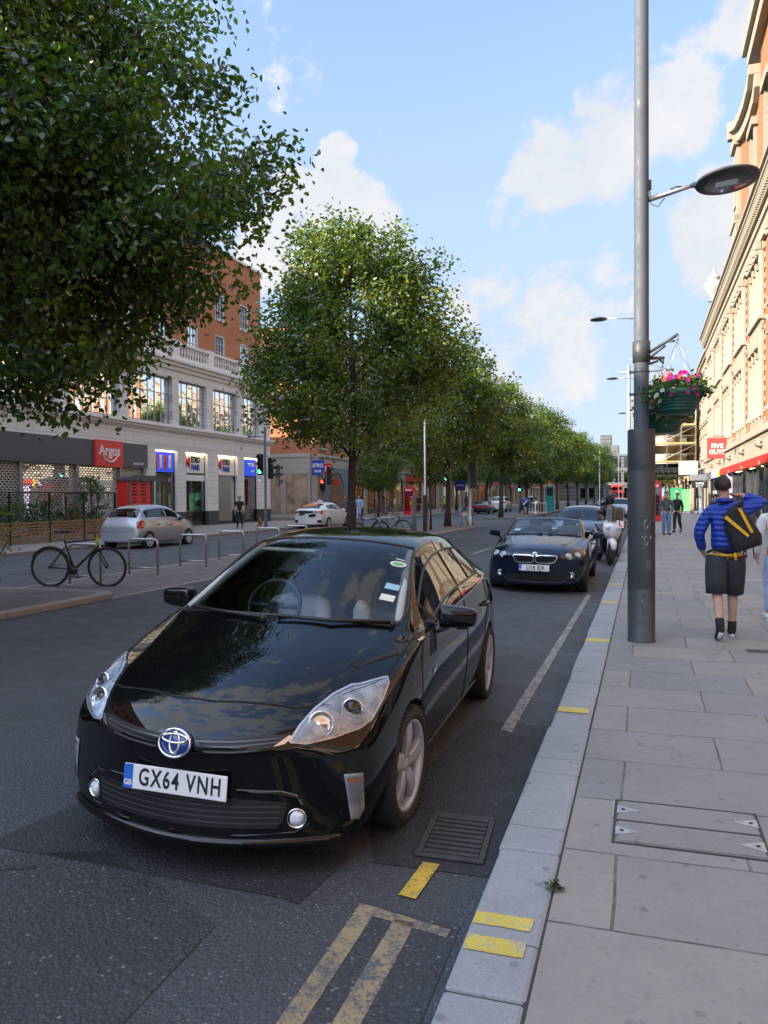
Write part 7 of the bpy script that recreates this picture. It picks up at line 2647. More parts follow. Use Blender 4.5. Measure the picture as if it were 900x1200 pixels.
def street_lamp(label, x, y, side, h=9.0, arm=1.4, z=.11):
    t = thing('street_lamp', label, 'lamp post', (x, y, z), 0, 'grey street lamps down the right kerb')
    m = MB(); m.lathe([(.14, 0), (.14, 2.3), (.08, 2.34), (.075, 5), (.06, h), (0, h + .02)], 18); m.build('shaft', M['pole_grey'], t)
    m = MB(); m.tube([(0, 0, h - 1.0), (side * arm * .6, 0, h - .93), (side * arm, 0, h - .88)], [.028, .024, .02], 8); a = m.build('lamp_arm', M['brushed'], t)
    m = MB(); m.lathe([(0, .06), (.2, .045), (.31, .0), (.30, -.03), (0, -.035)], 20, (side * (arm + .25), 0, h - .9)); m.build('lamp_head', M['pole_dark'], t)
    return t


street_lamp('grey street lamp with its arm to the left, second along the right kerb', .05, 30.5, -1)
street_lamp('grey street lamp behind the flower basket, third along the right kerb', -.02, 45.5, -1, 8.9)
street_lamp('distant street lamp, fourth along the right kerb', .0, 66.0, -1)


def signal_head(parent, loc, rz, lit, n=3):
    m = MB(); m.box(-.14, .14, -.10, .08, 0, .36 * n); h = m.build('signal_head', M['gloss_black'], parent, loc, bevel=.02)
    h.rotation_euler = (0, 0, rz)
    for k in range(n):
        c = ('green', 'amber', 'red')[k] if n == 3 else ('green', 'red')[k]
        z = .18 + .36 * k
        mat = {'green': M['green_light'] if lit == 'green' else M['arch'], 'amber': M['arch'], 'red': M['red_light'] if lit == 'red' else M['arch']}[c]
        l = MB(); l.lathe([(0, -.115), (.07, -.112), (.10, -.100)], 18, axis='y'); l.v = [(a, b, q + z) for a, b, q in l.v]; l.build('lamp_lens', mat, h)
        v = MB(); v.tube([(.115 * cos(q), -.11, z + .115 * sin(q)) for q in np.linspace(-.3, pi + .3, 10)], .012, 4); v.prism([(.12 * cos(q), z + .12 * sin(q)) for q in np.linspace(-.2, pi + .2, 9)] + [(.105 * cos(q), z + .105 * sin(q)) for q in np.linspace(pi + .2, -.2, 9)], -.27, -.10, 'y'); v.build('visor', M['pole_black'], h)
    return h


def pole(name, label, cat, x, y, z, h, r, mat, group=None):
    t = thing(name, label, cat, (x, y, z), 0, group)
    m = MB(); m.lathe([(r * 1.5, 0), (r * 1.5, .5), (r, .54), (r, h), (0, h + .02)], 16); m.build('post', mat, t)
    return t


t = pole('traffic_light', 'traffic light showing green on a tall grey pole by the stone shop building', 'traffic light', -18.35, 36.8, .11, 5.2, .065, M['pole_grey'])
signal_head(t, (-.22, -.1, 2.75), 0, 'green')
m = MB(); m.lathe([(.13, -.03), (.13, .02), (0, .021)], 16, (-.22, -.2, 2.55), 'y'); m.build('round_sign', M['white'], t)
signal_head(t, (.26, .05, 2.55), pi * .5, 'none'); signal_head(t, (.55, .3, 2.2), pi * .6, 'none')
m = MB(); m.tube([(0, 0, 4.7), (-.85, -.05, 4.72)], .03, 6); m.box(-.95, -.55, -.1, .0, 4.68, 4.76); m.build('side_arm', M['pole_grey'], t)
t = pole('traffic_light', 'pedestrian signal showing a red lamp on the side street corner', 'traffic light', -18.2, 44.2, .11, 3.1, .055, M['pole_grey'])
signal_head(t, (.0, -.12, 2.0), 0, 'red', 2)
signal_head(t, (.3, .1, 2.35), pi * .5, 'none', 3)
t = pole('traffic_light', 'traffic light showing green at the end of the near median', 'traffic light', -9.95, 42.0, .14, 3.1, .055, M['galv'])
signal_head(t, (-.12, -.12, 2.35), 0, 'green')
m = MB(); m.lathe([(.16, -.02), (.16, .02), (0, .021)], 18, (-.0, -.1, 2.15), 'y'); m.build('round_sign', M['white'], t)
t = pole('traffic_light', 'small traffic light showing green far along beside the tan terrace', 'traffic light', -11.0, 74.5, .12, 3.0, .06, M['pole_black'])
signal_head(t, (.0, -.12, 2.0), 0, 'green')
t = pole('sign_post', 'grey post with a tall dark sign case seen edge on at the median end', 'sign post', -8.75, 41.4, .14, 3.95, .075, M['galv'])
m = MB(); m.box(.08, .40, -.10, .06, 2.0, 4.0); m.build('sign_case', M['pole_dark'], t, bevel=.02)
t = pole('lamp_column', 'tall slim silver column with a brown base on the median', 'lamp post', -9.35, 34.6, .14, 5.0, .045, M['brushed'])
m = MB(); m.lathe([(.10, 0), (.10, 1.6), (.06, 1.66)], 14); m.build('base_sleeve', M['bark'], t)
t = pole('bollard', 'plain grey post standing alone beside the parked bicycles', 'post', -9.75, 34.2, .14, 1.65, .075, M['pole_grey'])
t = pole('sign_post', 'blue rectangular sign on a post at the median end', 'sign post', -9.4, 42.1, .14, 2.4, .03, M['galv'])
m = MB(); m.box(-.28, .28, -.06, -.03, 1.9, 2.45); o = m.build('sign_board', M['sign_blue'], t, bevel=.02); m = MB(); m.box(-.2, .2, -.064, -.0605, 2.15, 2.2); m.build('sign_lettering', M['white'], o)
t = pole('sign_post', 'round white-backed sign on a frame at the tip of the near median', 'sign post', -9.05, 42.1, .14, 1.0, .03, M['galv'])
m = MB(); m.lathe([(.30, -.02), (.30, .02), (0, .021)], 24, (0, -.04, .72), 'y'); m.build('round_sign', M['galv'], t)
m = MB(); m.tube([(-.32, 0, 0), (-.32, 0, .8), (-.2, 0, 1.05), (.2, 0, 1.05), (.32, 0, .8), (.32, 0, 0)], .025, 6); m.build('frame', M['galv'], t)
t = pole('sign_post', 'round blue sign with a white arrow at the second median', 'sign post', -9.35, 66.5, .13, 1.05, .04, M['galv'])
m = MB(); m.lathe([(.36, -.03), (.36, .0), (0, .001)], 26, (0, -.06, 1.05), 'y'); m.v = [(a, -b - .12, c) for a, b, c in m.v]; o = m.build('round_sign', M['sign_blue'], t)
m = MB(); m.prism([(-.22, .85), (-.22, 1.06), (-.15, .99), (.15, 1.28), (.22, 1.21), (-.08, .92), (-.01, .85)], -.085, -.078, 'y'); m.build('arrow', M['white'], o)
t = thing('barrier', 'low white barred barrier standing across the second median', 'barrier', (-9.2, 71.5, .12))
m = MB(); m.box(-1.0, 1.0, -.02, .02, .95, 1.02); m.box(-1.0, 1.0, -.02, .02, .12, .18); m.build('rails', M['white'], t)
m = MB()
for i in range(9): m.box(-1.0 + i * .245, -.96 + i * .245, -.018, .018, .0, .95)
m.build('bars', M['white'], t)
t = thing('totem_sign', 'tall teal information board far along the median', 'sign', (-9.3, 84.0, .12))
m = MB(); m.box(-.4, .4, -.08, .08, 0, 2.6); m.build('board', M['teal'], t, bevel=.03)
m = MB(); m.box(-.3, .3, -.085, -.0805, 1.6, 2.4); m.build('panel', M['cloth_navy'], t)

# bicycle stands
rack0 = None
RACKS = [(-10.32, 12.90, 'brushed steel bicycle stand with the black bicycle leaning on it'), (-10.32, 14.80, 'brushed steel bicycle stand next after the one with the bicycle'), (-10.32, 16.80, 'brushed steel bicycle stand in front of the silver hatchback rear wheel'),
         (-10.36, 18.75, 'brushed steel bicycle stand third beyond the bicycle'), (-10.36, 20.9, 'brushed steel bicycle stand fourth beyond the bicycle'), (-10.36, 22.9, 'brushed steel bicycle stand just before the tree trunk'),
         (-10.4, 30.2, 'brushed steel bicycle stand holding the first of two bicycles past the trunk'), (-10.4, 32.4, 'brushed steel bicycle stand holding the second bicycle past the trunk')]
for x, y, lab in RACKS:
    if rack0 is None:
        rack0 = thing('bicycle_stand', lab, 'bicycle stand', (x, y, .045), 0, 'steel bicycle stands on the median')
        m = MB(); R_ = .09
        pts = [(-.36, 0, 0), (-.36, 0, .70)] + [(-.36 + R_ - R_ * cos(q), 0, .70 + R_ * sin(q)) for q in np.linspace(.2, pi / 2, 5)] + [(.36 - R_ + R_ * cos(q), 0, .70 + R_ * sin(q)) for q in np.linspace(pi / 2, .2, 5)] + [(.36, 0, .70), (.36, 0, 0)]
        m.tube(pts, .026, 12); m.build('hoop', M['brushed'], rack0)
        m = MB(); m.tube([(-.36, 0, .17), (.36, 0, .17)], .018, 8); m.build('lower_bar', M['brushed'], rack0)
        m = MB()
        for sx in (-.36, .36): m.lathe([(.06, 0), (.06, .012), (.03, .016)], 14, (sx, 0, 0))
        m.build('base_plate', M['brushed'], rack0)
    else:
        c = copy_tree(rack0); c.location = (x, y, .045); c['label'] = lab

# terrace screens in front of the shuttered shop
PS = [20.3, 22.25, 24.2, 26.1, 28.05]
sc2 = thing('terrace_screen', 'black framed glass and wood slat screen round the shop terrace', 'screen', (-20.9, 0, .11))
m = MB()
for y in [12.5, 14.5, 16.4, 18.35] + PS: m.box(-.03, .03, y - .03, y + .03, 0, 1.86)
m.box(-.025, .025, 12.5, PS[-1], 1.82, 1.87); m.box(-2.5, -.03, PS[-1] - .03, PS[-1] + .03, 1.82, 1.87); m.box(-2.5, -2.44, PS[-1] - .03, PS[-1] + .03, 0, 1.82)
m.build('frame', M['pole_black'], sc2)
for a, b in zip(PS[:-1], PS[1:]):
    g = MB(); g.quad((0, a + .06, .84), (0, b - .06, .84), (0, b - .06, 1.80), (0, a + .06, 1.80)); g.build('glass_panel', M['shop_glass'], sc2)
m = MB()
for k in range(7): m.box(.0, .03, 12.5, PS[-1], .04 + k * .112, .115 + k * .112)
m.build('wood_slats', M['wood_slat'], sc2)
# red notice kiosk
k = thing('kiosk', 'red panelled kiosk with a dark roof standing before the grey fascia shop', 'kiosk', (-22.3, 31.0, .11))
m = MB(); m.box(-.6, .0, -.15, 1.62, 1.15, 2.40); rp = m.build('red_panel', M['sign_red'], k, bevel=.02)
for cx in (.34, 1.05):
    q = MB()
    for j, w in enumerate((.22, .12, .18, .20, .10, .16)): q.box(.002, .006, cx - w, cx + w, 2.22 - j * .16, 2.30 - j * .16)
    q.build('notice_lettering', M['ink'], rp)
m = MB(); m.box(-.7, .12, -.25, 2.75, 2.42, 2.52); m.prism([(-.25, 2.52), (2.75, 2.52), (2.0, 2.68), (.4, 2.68)], -.6, .0, 'x'); m.build('roof', M['fascia_grey'], k)
m = MB()
for x, y in ((-.55, -.1), (.0, -.1), (-.55, 1.7), (.0, 1.7), (-.55, 2.6), (.0, 2.6)): m.box(x - .04, x + .04, y - .04, y + .04, 0, 2.42)
m.box(-.55, 0, -.1, 1.6, 0.02, 1.1); m.build('frame', M['fascia_grey'], k)
m = MB(); m.quad((0, 1.74, .3), (0, 2.56, .3), (0, 2.56, 2.4), (0, 1.74, 2.4)); m.build('glass_panel', M['shop_glass'], k)
# post box, phone box and far bits
t = thing('post_box', 'red cylindrical post box with a yellow notice on the left pavement', 'post box', (-19.0, 66.0, .11))
m = MB(); m.lathe([(.28, 0), (.28, .12), (.23, .16), (.23, 1.35), (.28, 1.4), (.28, 1.5), (.15, 1.62), (0, 1.65)], 20); m.build('body', M['sign_red'], t)
m = MB(); m.box(-.14, .14, -.25, -.22, .85, 1.25); m.build('notice', M['petal_yellow'], t)
for x, y, lab in ((-19.9, 68.5, 'red telephone box on the left pavement behind the post box'), (.55, 52.0, 'red telephone box half hidden behind the dark lamp post sleeve')):
    t = thing('phone_box', lab, 'telephone box', (x, y, .11), 0, 'red telephone boxes')
    m = MB(); m.box(-.45, .45, -.45, .45, 2.05, 2.35); m.box(-.36, .36, -.36, .36, 2.35, 2.48); m.box(-.45, .45, -.45, .45, 0, .35)
    for sx in (-.42, .42):
        for sy in (-.42, .42): m.box(sx - .05, sx + .05, sy - .05, sy + .05, .35, 2.05)
    for j in range(1, 7): m.box(-.38, .38, -.43, -.41, .35 + j * .25, .37 + j * .25)
    m.box(-.12, -.09, -.43, -.41, .35, 2.05); m.box(.09, .12, -.43, -.41, .35, 2.05)
    m.build('frame', M['sign_red'], t, bevel=.01)
    m = MB(); m.box(-.37, .37, -.38, -.36, .35, 2.05); m.build('pane', M['far_glass'], t)
    m = MB(); m.box(-.3, .3, -.455, -.451, 2.12, 2.26); m.build('lamp_panel', M['white'], t)
bt = thing('double_decker_bus', 'red bus far off at the end of the street', 'bus', (-6.4, 205, .1))
m = MB(); m.box(-1.25, 1.25, 0, 10, .35, 4.2); m.build('body', M['sign_red'], bt, bevel=.15)
for z0, z1 in ((1.4, 2.2), (2.9, 3.7)):
    m = MB(); m.box(-1.1, 1.1, -.03, .05, z0, z1); m.build('window', M['far_glass'], bt)
for sx in (-1, 1):
    m = MB(); m.lathe([(.0, -.12), (.48, -.12), (.48, .12), (0, .12)], 16, (sx * 1.1, 2.4, .45), 'x'); m.build('wheel', M['rubber'], bt)
for i, (x, y, c, lab) in enumerate(((-2.4, 160, 'sign_red', 'red plastic works barrier farthest left across the far roadway'), (-1.0, 162, 'white', 'white works barrier across the far roadway'), (.3, 158, 'cloth_orange', 'orange works barrier far behind the lamp post'), (-3.9, 165, 'cloth_orange', 'orange works barrier beside the far red bus'))):
    t = thing('works_barrier', lab, 'barrier', (x, y, .05), 0, 'works barriers at the far end')
    m = MB(); m.box(-.6, .6, -.04, .04, .55, 1.05); m.box(-.6, .6, -.04, .04, .12, .3); m.build('board', M[c], t)
    m = MB()
    for sx in (-.5, .5): m.box(sx - .05, sx + .05, -.25, .25, 0, .1); m.box(sx - .03, sx + .03, -.03, .03, .1, 1.1)
    m.build('feet', M['pole_black'], t)
for x, y, h, lab in ((-6.6, 128, 8.5, 'thin white pole at the far median, left one'), (-4.4, 150, 9.0, 'thin white pole at the far median, right one'), (-2.6, 172, 7.5, 'short pale pole near the works barriers')):
    pole('lamp_column', lab, 'lamp post', x, y, .1, h, .09, M['white_frame'], 'pale poles far down the street')
# ------------------------------------------------------------------ people
BASE = dict(pelvis=(0, 0, .94), spine=(0, 0, 1.12), chest=(0, .0, 1.33), neckb=(0, -.005, 1.47), neck=(0, .01, 1.54), jaw=(0, .035, 1.605), skull=(0, .02, 1.685), crown=(0, .01, 1.755),
            shL=(-.175, 0, 1.42), elL=(-.235, -.03, 1.14), wrL=(-.245, .05, .90), haL=(-.24, .075, .82),
            shR=(.175, 0, 1.42), elR=(.235, -.03, 1.14), wrR=(.245, .05, .90), haR=(.24, .075, .82),
            hipL=(-.095, 0, .90), knL=(-.105, .02, .49), anL=(-.105, -.03, .085), hipR=(.095, 0, .90), knR=(.105, .02, .49), anR=(.105, -.03, .085),
            toeL=(-.12, .12, .03), toeR=(.12, .12, .03))
RAD = dict(pelvis=(.135, .10), spine=(.125, .095), chest=(.15, .105), neckb=(.075, .065), neck=(.054, .054), jaw=(.066, .075), skull=(.078, .098), crown=(.050, .062),
           sh=(.062, .062), el=(.043, .043), wr=(.028, .033), ha=(.042, .020), hip=(.085, .088), kn=(.055, .058), ca=(.050, .056), an=(.034, .038), toe=(.036, .028))
BONES = [('pelvis', 'spine'), ('spine', 'chest'), ('chest', 'neckb'), ('neckb', 'neck'), ('neck', 'jaw'), ('jaw', 'skull'), ('skull', 'crown')]
for S_ in 'LR':
    BONES += [('chest', 'sh' + S_), ('sh' + S_, 'el' + S_), ('el' + S_, 'wr' + S_), ('wr' + S_, 'ha' + S_), ('pelvis', 'hip' + S_), ('hip' + S_, 'kn' + S_), ('kn' + S_, 'ca' + S_), ('ca' + S_, 'an' + S_), ('an' + S_, 'toe' + S_)]


def skin_mesh(name, J, bones, grow, mat, root, sub=2, rad=None, extra=None):
    names = []
    for a, b in bones:
        for q in (a, b):
            if q not in names: names.append(q)
    me = bpy.data.meshes.new(name)
    me.from_pydata([J[n] for n in names], [(names.index(a), names.index(b)) for a, b in bones], [])
    o = link(name, me)
    md = o.modifiers.new('skin', 'SKIN'); md.use_smooth_shade = True; md.branch_smoothing = .6
    sv = me.skin_vertices[0].data
    for i, n in enumerate(names):
        r = (rad or {}).get(n) or RAD.get(n) or RAD[n[:-1]]
        g = grow(n) if callable(grow) else grow
        sv[i].radius = (r[0] + g, r[1] + g)
        sv[i].use_root = (n == root)
    s2 = o.modifiers.new('sub', 'SUBSURF'); s2.levels = sub; s2.render_levels = sub
    out = eval_mesh(o); drop(o)
    out.name = name
    out.materials.clear(); out.materials.append(mat)
    return out


def merge(me, mb, mat):
    """adds the shapes of mb (fingers, nose, ears) to the body mesh"""
    bm = bmesh.new(); bm.from_mesh(me)
    base = [bm.verts.new(p) for p in mb.v]
    for f in mb.f:
        try:
            q = bm.faces.new([base[i] for i in f]); q.smooth = True
        except ValueError: pass
    bm.to_mesh(me); bm.free()


def hand_shapes(mb, wr, ha, curl=.5, side=1):
    wr, ha = Vector(wr), Vector(ha)
    d = (ha - wr).normalized()
    u = d.cross(Vector((0, 1, 0)));
    if u.length < .2: u = d.cross(Vector((1, 0, 0)))
    u.normalize()
    f = u.cross(d).normalized()          # spread direction of the knuckles
    n = -u * side                          # palm side
    for k, L in enumerate((.070, .080, .074, .058)):
        b = ha + f * (.027 - .018 * k) - d * .005
        p1 = b + d * L * .45 + n * L * .10 * curl; p2 = b + d * L * (.8 - .15 * curl) + n * L * .45 * curl; p3 = b + d * L * (1 - .45 * curl) + n * L * .8 * curl
        mb.tube([b - d * .02, p1, p2, p3], [.0105, .0095, .0088, .0065], 8)
    b = wr.lerp(ha, .55) + f * .026
    mb.tube([b, b + f * .022 + d * .022 + n * .008, b + f * .030 + d * .050 + n * .018], [.012, .0105, .0075], 8)


def person(label, loc, rz, pose=None, h=1.76, top=None, legs=None, sleeves='long', shorts=False, shoes='cloth_black', hair='hair_brown', hair_len=0, hat=None, build=1.0, sub=2, group=None, skirt=False, loose=.018, fingers=True, low_body=True):
    t = thing('person', label, 'person', loc, rz, group)
    k = h / 1.80
    J = dict(BASE); J.update(pose or {})
    for s_ in 'LR':
        a_, b_ = Vector(J['kn' + s_]), Vector(J['an' + s_]); J['ca' + s_] = a_.lerp(b_, .33) + Vector((0, -.018, 0))
    J = {n: Vector(p) * k for n, p in J.items()}
    rad = {n: tuple(x * k * (build if n[:2] in ('pe', 'sp', 'ch') else 1) for x in (RAD.get(n) or RAD[n[:-1]])) for n in J}
    bones = BONES if low_body else [b for b in BONES if not any(q[:2] in ('kn', 'ca', 'an', 'to') for q in b)]
    body = skin_mesh('body', J, bones, 0, M['skin'], 'pelvis', sub, rad)
    x = MB()
    if fingers:
        hand_shapes(x, J['wrL'], J['haL'], .5, -1); hand_shapes(x, J['wrR'], J['haR'], .5, 1)
    fd = (J['jaw'] - J['neck']); fwd = Vector((0, 1, 0))
    hd = (J['crown'] - J['neck']).normalized()
    fw = (fwd - hd * fwd.dot(hd)).normalized(); rt = fw.cross(hd)
    c = J['skull']
    nz = c + fw * .100 * k - hd * .03 * k
    x.tube([c + fw * .088 * k + hd * .012 * k, nz, c + fw * .085 * k - hd * .045 * k], [.008, .014, .008], 6)
    for sg in (1, -1): x.ball(tuple(c + rt * sg * .080 * k - hd * .02 * k - fw * .008), .022 * k, 8, sc=(.5, .9, 1.4))
    merge(body, x, M['skin'])
    link('body', body, t)
    e = MB()
    for sg in (1, -1): e.ball(tuple(c + rt * sg * .032 * k + fw * .088 * k - hd * .002), .011 * k, 6)
    e.build('eyes', M['ink'], t)
    mth = MB(); mth.tube([c + fw * .090 * k - hd * .068 * k - rt * .02, c + fw * .096 * k - hd * .066 * k, c + fw * .090 * k - hd * .068 * k + rt * .02], .005, 5); mth.build('mouth', M['cloth_red'], t)
    if legs:
        lb = [('pelvis', 'spine')] + [b for b in BONES if (b[0][:3] in ('hip',) and not shorts) or b == ('pelvis', 'hipL') or b == ('pelvis', 'hipR')]
        J2 = dict(J); J2['spine'] = J['pelvis'].lerp(J['spine'], .55)
        if not shorts and low_body: lb += [('knL', 'caL'), ('caL', 'anL'), ('knR', 'caR'), ('caR', 'anR')]
        if not low_body: lb = lb[:1] + [b for b in lb[1:] if b[0] == 'pelvis']
        r2 = dict(rad)
        if shorts:
            for s_ in 'LR':
                J2['kn' + s_] = J['hip' + s_].lerp(J['kn' + s_], 1.02); r2['kn' + s_] = (.074 * k, .08 * k); r2['hip' + s_] = (.094 * k, .102 * k)
        else:
            for s_ in 'LR':
                J2['an' + s_] = J['kn' + s_].lerp(J['an' + s_], .93)
        tm = skin_mesh('trousers', J2, lb, lambda n: loose * k * (1 if not shorts or n[:3] != 'hip' else .6), M[legs], 'pelvis', sub, r2)
        if shorts:
            x = MB()
            for s_ in 'LR':
                a_, b_ = J['hip' + s_] + Vector((0, 0, .02)), J['hip' + s_].lerp(J['kn' + s_], 1.0); o_ = Vector((.012 if s_ == 'R' else -.012, 0, 0))
                x.tube([a_, a_.lerp(b_, .3) + o_ * .5, a_.lerp(b_, .65) + o_, b_ + o_, b_ + o_ + Vector((0, 0, .012))], [.112 * k, .119 * k, .112 * k, .106 * k, .085 * k], 18)
            merge(tm, x, M[legs])
        link('shorts' if shorts else 'trousers', tm, t)
    if top:
        tb = [('pelvis', 'spine'), ('spine', 'chest'), ('chest', 'neckb')]
        J3 = dict(J); J3['pelvis'] = J['pelvis'] + Vector((0, 0, -.05 if not skirt else -.12))
        J3['neckb'] = J['neckb'].lerp(J['neck'], .25)
        for s_ in 'LR':
            tb += [('chest', 'sh' + s_), ('sh' + s_, 'el' + s_)]
            if sleeves == 'long': tb.append(('el' + s_, 'wr' + s_)); J3['wr' + s_] = J['el' + s_].lerp(J['wr' + s_], .95)
            else: J3['el' + s_] = J['sh' + s_].lerp(J['el' + s_], .6)
        link('jacket' if sleeves == 'long' else 'shirt', skin_mesh('jacket', J3, tb, lambda n: (loose + .012) * k * (.45 if n[:2] in ('el', 'wr') else 1), M[top], 'chest', sub, rad), t)
    if low_body:
        for s_ in 'LR':
            a, b = J['an' + s_], J['toe' + s_]
            d = (b - a); dh = Vector((d.x, d.y, 0)).normalized()
            m = MB()
            heel = a - dh * .045 * k + Vector((0, 0, -.04 * k))
            dv = (b - heel).normalized()
            m.tube([heel + Vector((0, 0, .01)) - dv * .02, heel + dv * .06 + Vector((0, 0, .012)), heel + dv * .15, b + dv * .02, b + dv * .055], [.030, .044, .044, .040, .022], 10)
            m.tube([a + Vector((0, 0, .02)), heel + dv * .05 + Vector((0, 0, .02))], [.047, .046], 10)
            o = m.build('shoe', M[shoes], t)
            sol = MB(); sol.tube([heel - dv * .02 + Vector((0, 0, -.028)), heel + dv * .09 + Vector((0, 0, -.030)), b + dv * .045 + Vector((0, 0, -.022))], [.022, .026, .016], 8); sol.build('sole', M['white'], o)
    if hair:
        m = MB(); n = 16
        for i in range(1, 8):
            pass
        cc = c + hd * .012 * k - fw * .012 * k
        vs = []; fs = []
        R1 = Matrix((rt, fw, hd)).transposed()
        for i in range(9):
            for j in range(n):
                ph = 2 * pi * j / n
                th = pi * (.58 - .17 * sin(ph)) * i / 8
                d = Vector((sin(th) * cos(ph), sin(th) * sin(ph), cos(th)))
                lim = 1.0
                if d.y > .35 and d.z < .45: lim = .80
                vs.append(cc + R1 @ Vector((d.x * .090 * lim, d.y * .108 * lim, d.z * .098)) * k)
        for i in range(8):
            for j in range(n): fs.append((i * n + j, i * n + (j + 1) % n, (i + 1) * n + (j + 1) % n, (i + 1) * n + j))
        m.add(vs, fs, 0, True)
        if hair_len:
            for j in range(9):
                a = pi * (.05 + .9 * j / 8) + pi
                p = cc + R1 @ Vector((.085 * cos(a), .085 * sin(a), -.02)) * k
                m.tube([p + hd * .05, p - hd * .06, p - hd * (hair_len + .02 * (j % 3))], [.03, .034, .015], 7)
        m.build('hair', M[hair], t)
    if hat:
        m = MB(); cc = c + hd * .035 * k
        m.lathe([(.112, -.01), (.112, .03), (.098, .075), (.06, .10), (0, .107)], 20)
        R1 = Matrix((rt, fw, hd)).transposed().to_4x4(); R1.translation = cc
        m.v = [tuple(R1 @ Vector(p)) for p in m.v]
        b = [(.10 * cos(q), .095 + .09 * sin(q), .0) for q in np.linspace(0, pi, 9)]
        vs = [R1 @ Vector((p[0], p[1], 0)) for p in b] + [R1 @ Vector((p[0], p[1], .012)) for p in b]
        m.add(vs, [tuple(range(8, -1, -1)), tuple(range(9, 18))] + [(i, i + 1, i + 10, i + 9) for i in range(8)])
        m.build('cap', M[hat], t)
    return t, J, k


def walk(s=1, amp=1.0):
    """mid-stride; s=1 has the left foot back"""
    L, R = ('L', 'R') if s > 0 else ('R', 'L')
    xs = {'L': -.09, 'R': .09}
    return {'hip' + L: (xs[L], -.01, .90), 'kn' + L: (xs[L], -.04 * amp, .50), 'an' + L: (xs[L], -.33 * amp, .17), 'toe' + L: (xs[L] * 1.05, -.19 * amp, .045),
            'hip' + R: (xs[R], .01, .90), 'kn' + R: (xs[R], .17 * amp, .50), 'an' + R: (xs[R], .20 * amp, .085), 'toe' + R: (xs[R] * 1.05, .35 * amp, .045)}


# ---- the man in the blue jacket walking away
ps = walk(1, .8)
ps.update(elR=(.405, .02, 1.50), shR=(.185, 0, 1.435), wrR=(.165, .03, 1.575), haR=(.085, -.035, 1.575), elL=(-.285, -.05, 1.16), wrL=(-.225, .10, .96), haL=(-.20, .15, .90),
          skull=(-.03, .02, 1.685), crown=(-.035, .01, 1.755), jaw=(-.025, .03, 1.605), neck=(-.012, .01, 1.54))
man, J, k = person('man walking away in a bright blue quilted jacket and black shorts', (.87, 9.70, .11), radians(3), ps, 1.84, 'puffer', 'shorts', shorts=True, loose=.030, build=1.12, sub=3)
m = MB(); m.tube([Vector((.155 * cos(q), .115 * sin(q) + .0, .925)) * k for q in np.linspace(0, 2 * pi, 24)][:-1], .016, 6, closed=True); m.build('waistband', M['yellow_trim'], man)
for s_ in 'LR':
    m = MB(); a = J['an' + s_]; b = a.lerp(J['kn' + s_], .22); m.tube([a - Vector((0, 0, .02)), b], [.046, .049], 12); m.build('sock', M['cloth_black'], man)
cl = MB(); cl.tube([Vector((-.012 + .075 * cos(q), .005 + .07 * sin(q), 1.525)) * k for q in np.linspace(0, 2 * pi, 18)][:-1], .022, 8, closed=True); cl.build('collar', M['puffer'], man)
bp = thing('backpack', 'black backpack with two yellow flashes slung on the blue jacketed man', 'backpack', (.87, 9.70, .11), radians(3))
m = MB()
prof = [(-.16, 1.02), (.13, 1.00), (.17, 1.10), (.15, 1.30), (.09, 1.47), (.0, 1.50), (-.09, 1.46), (-.155, 1.28)]
c0 = Vector((.095, -.20, 0))
tilt = Matrix.Rotation(radians(-24), 4, 'Y')
ctr = Vector((0, 0, 1.25))
def bpt(x, y, z):
    p = tilt @ (Vector((x, 0, z)) - ctr) + ctr
    return (p.x + c0.x + .02, y + c0.y, p.z)
vs = []
for y, s in ((.05, .96), (-.03, 1.0), (-.09, .92), (-.115, .70)):
    for x, z in prof: vs.append(bpt(x * s, y, 1.25 + (z - 1.25) * s))
n = len(prof)
fs = [tuple(range(n)), tuple(3 * n + i for i in range(n))] + [(i * n + j, i * n + (j + 1) % n, (i + 1) * n + (j + 1) % n, (i + 1) * n + j) for i in range(3) for j in range(n)]
m.add(vs, fs); pk_ = m.build('bag_body', M['cloth_black'], bp, bevel=.02, seg=3)
m = MB()
for pts in ([(-.12, 1.42), (-.085, 1.44), (.045, 1.16), (.02, 1.14)], [(.055, 1.47), (.09, 1.45), (.10, 1.17), (.07, 1.17)]):
    a = [bpt(x * .93, -.128, z) for x, z in pts]; b = [bpt(x * .93, -.07, z) for x, z in pts]
    m.add(a + b, [(0, 1, 2, 3), (0, 4, 5, 1), (1, 5, 6, 2), (2, 6, 7, 3), (3, 7, 4, 0)])
m.build('yellow_flash', M['yellow_trim'], pk_)
m = MB(); m.tube([bpt(.02, .03, 1.47), (.15, -.12, 1.53), (.17, .02, 1.53), (.17, .12, 1.42), (.12, .14, 1.2)], .022, 6); m.tube([bpt(-.10, .02, 1.06), (-.16, -.10, 1.0), (-.19, .0, .97)], .015, 6); m.build('strap', M['cloth_black'], bp)
m = MB(); m.tube([bpt(-.14, -.02, 1.03), bpt(-.17, -.04, 1.00), bpt(-.18, -.03, .95)], .018, 6); m.build('loose_tab', M['yellow_trim'], bp)

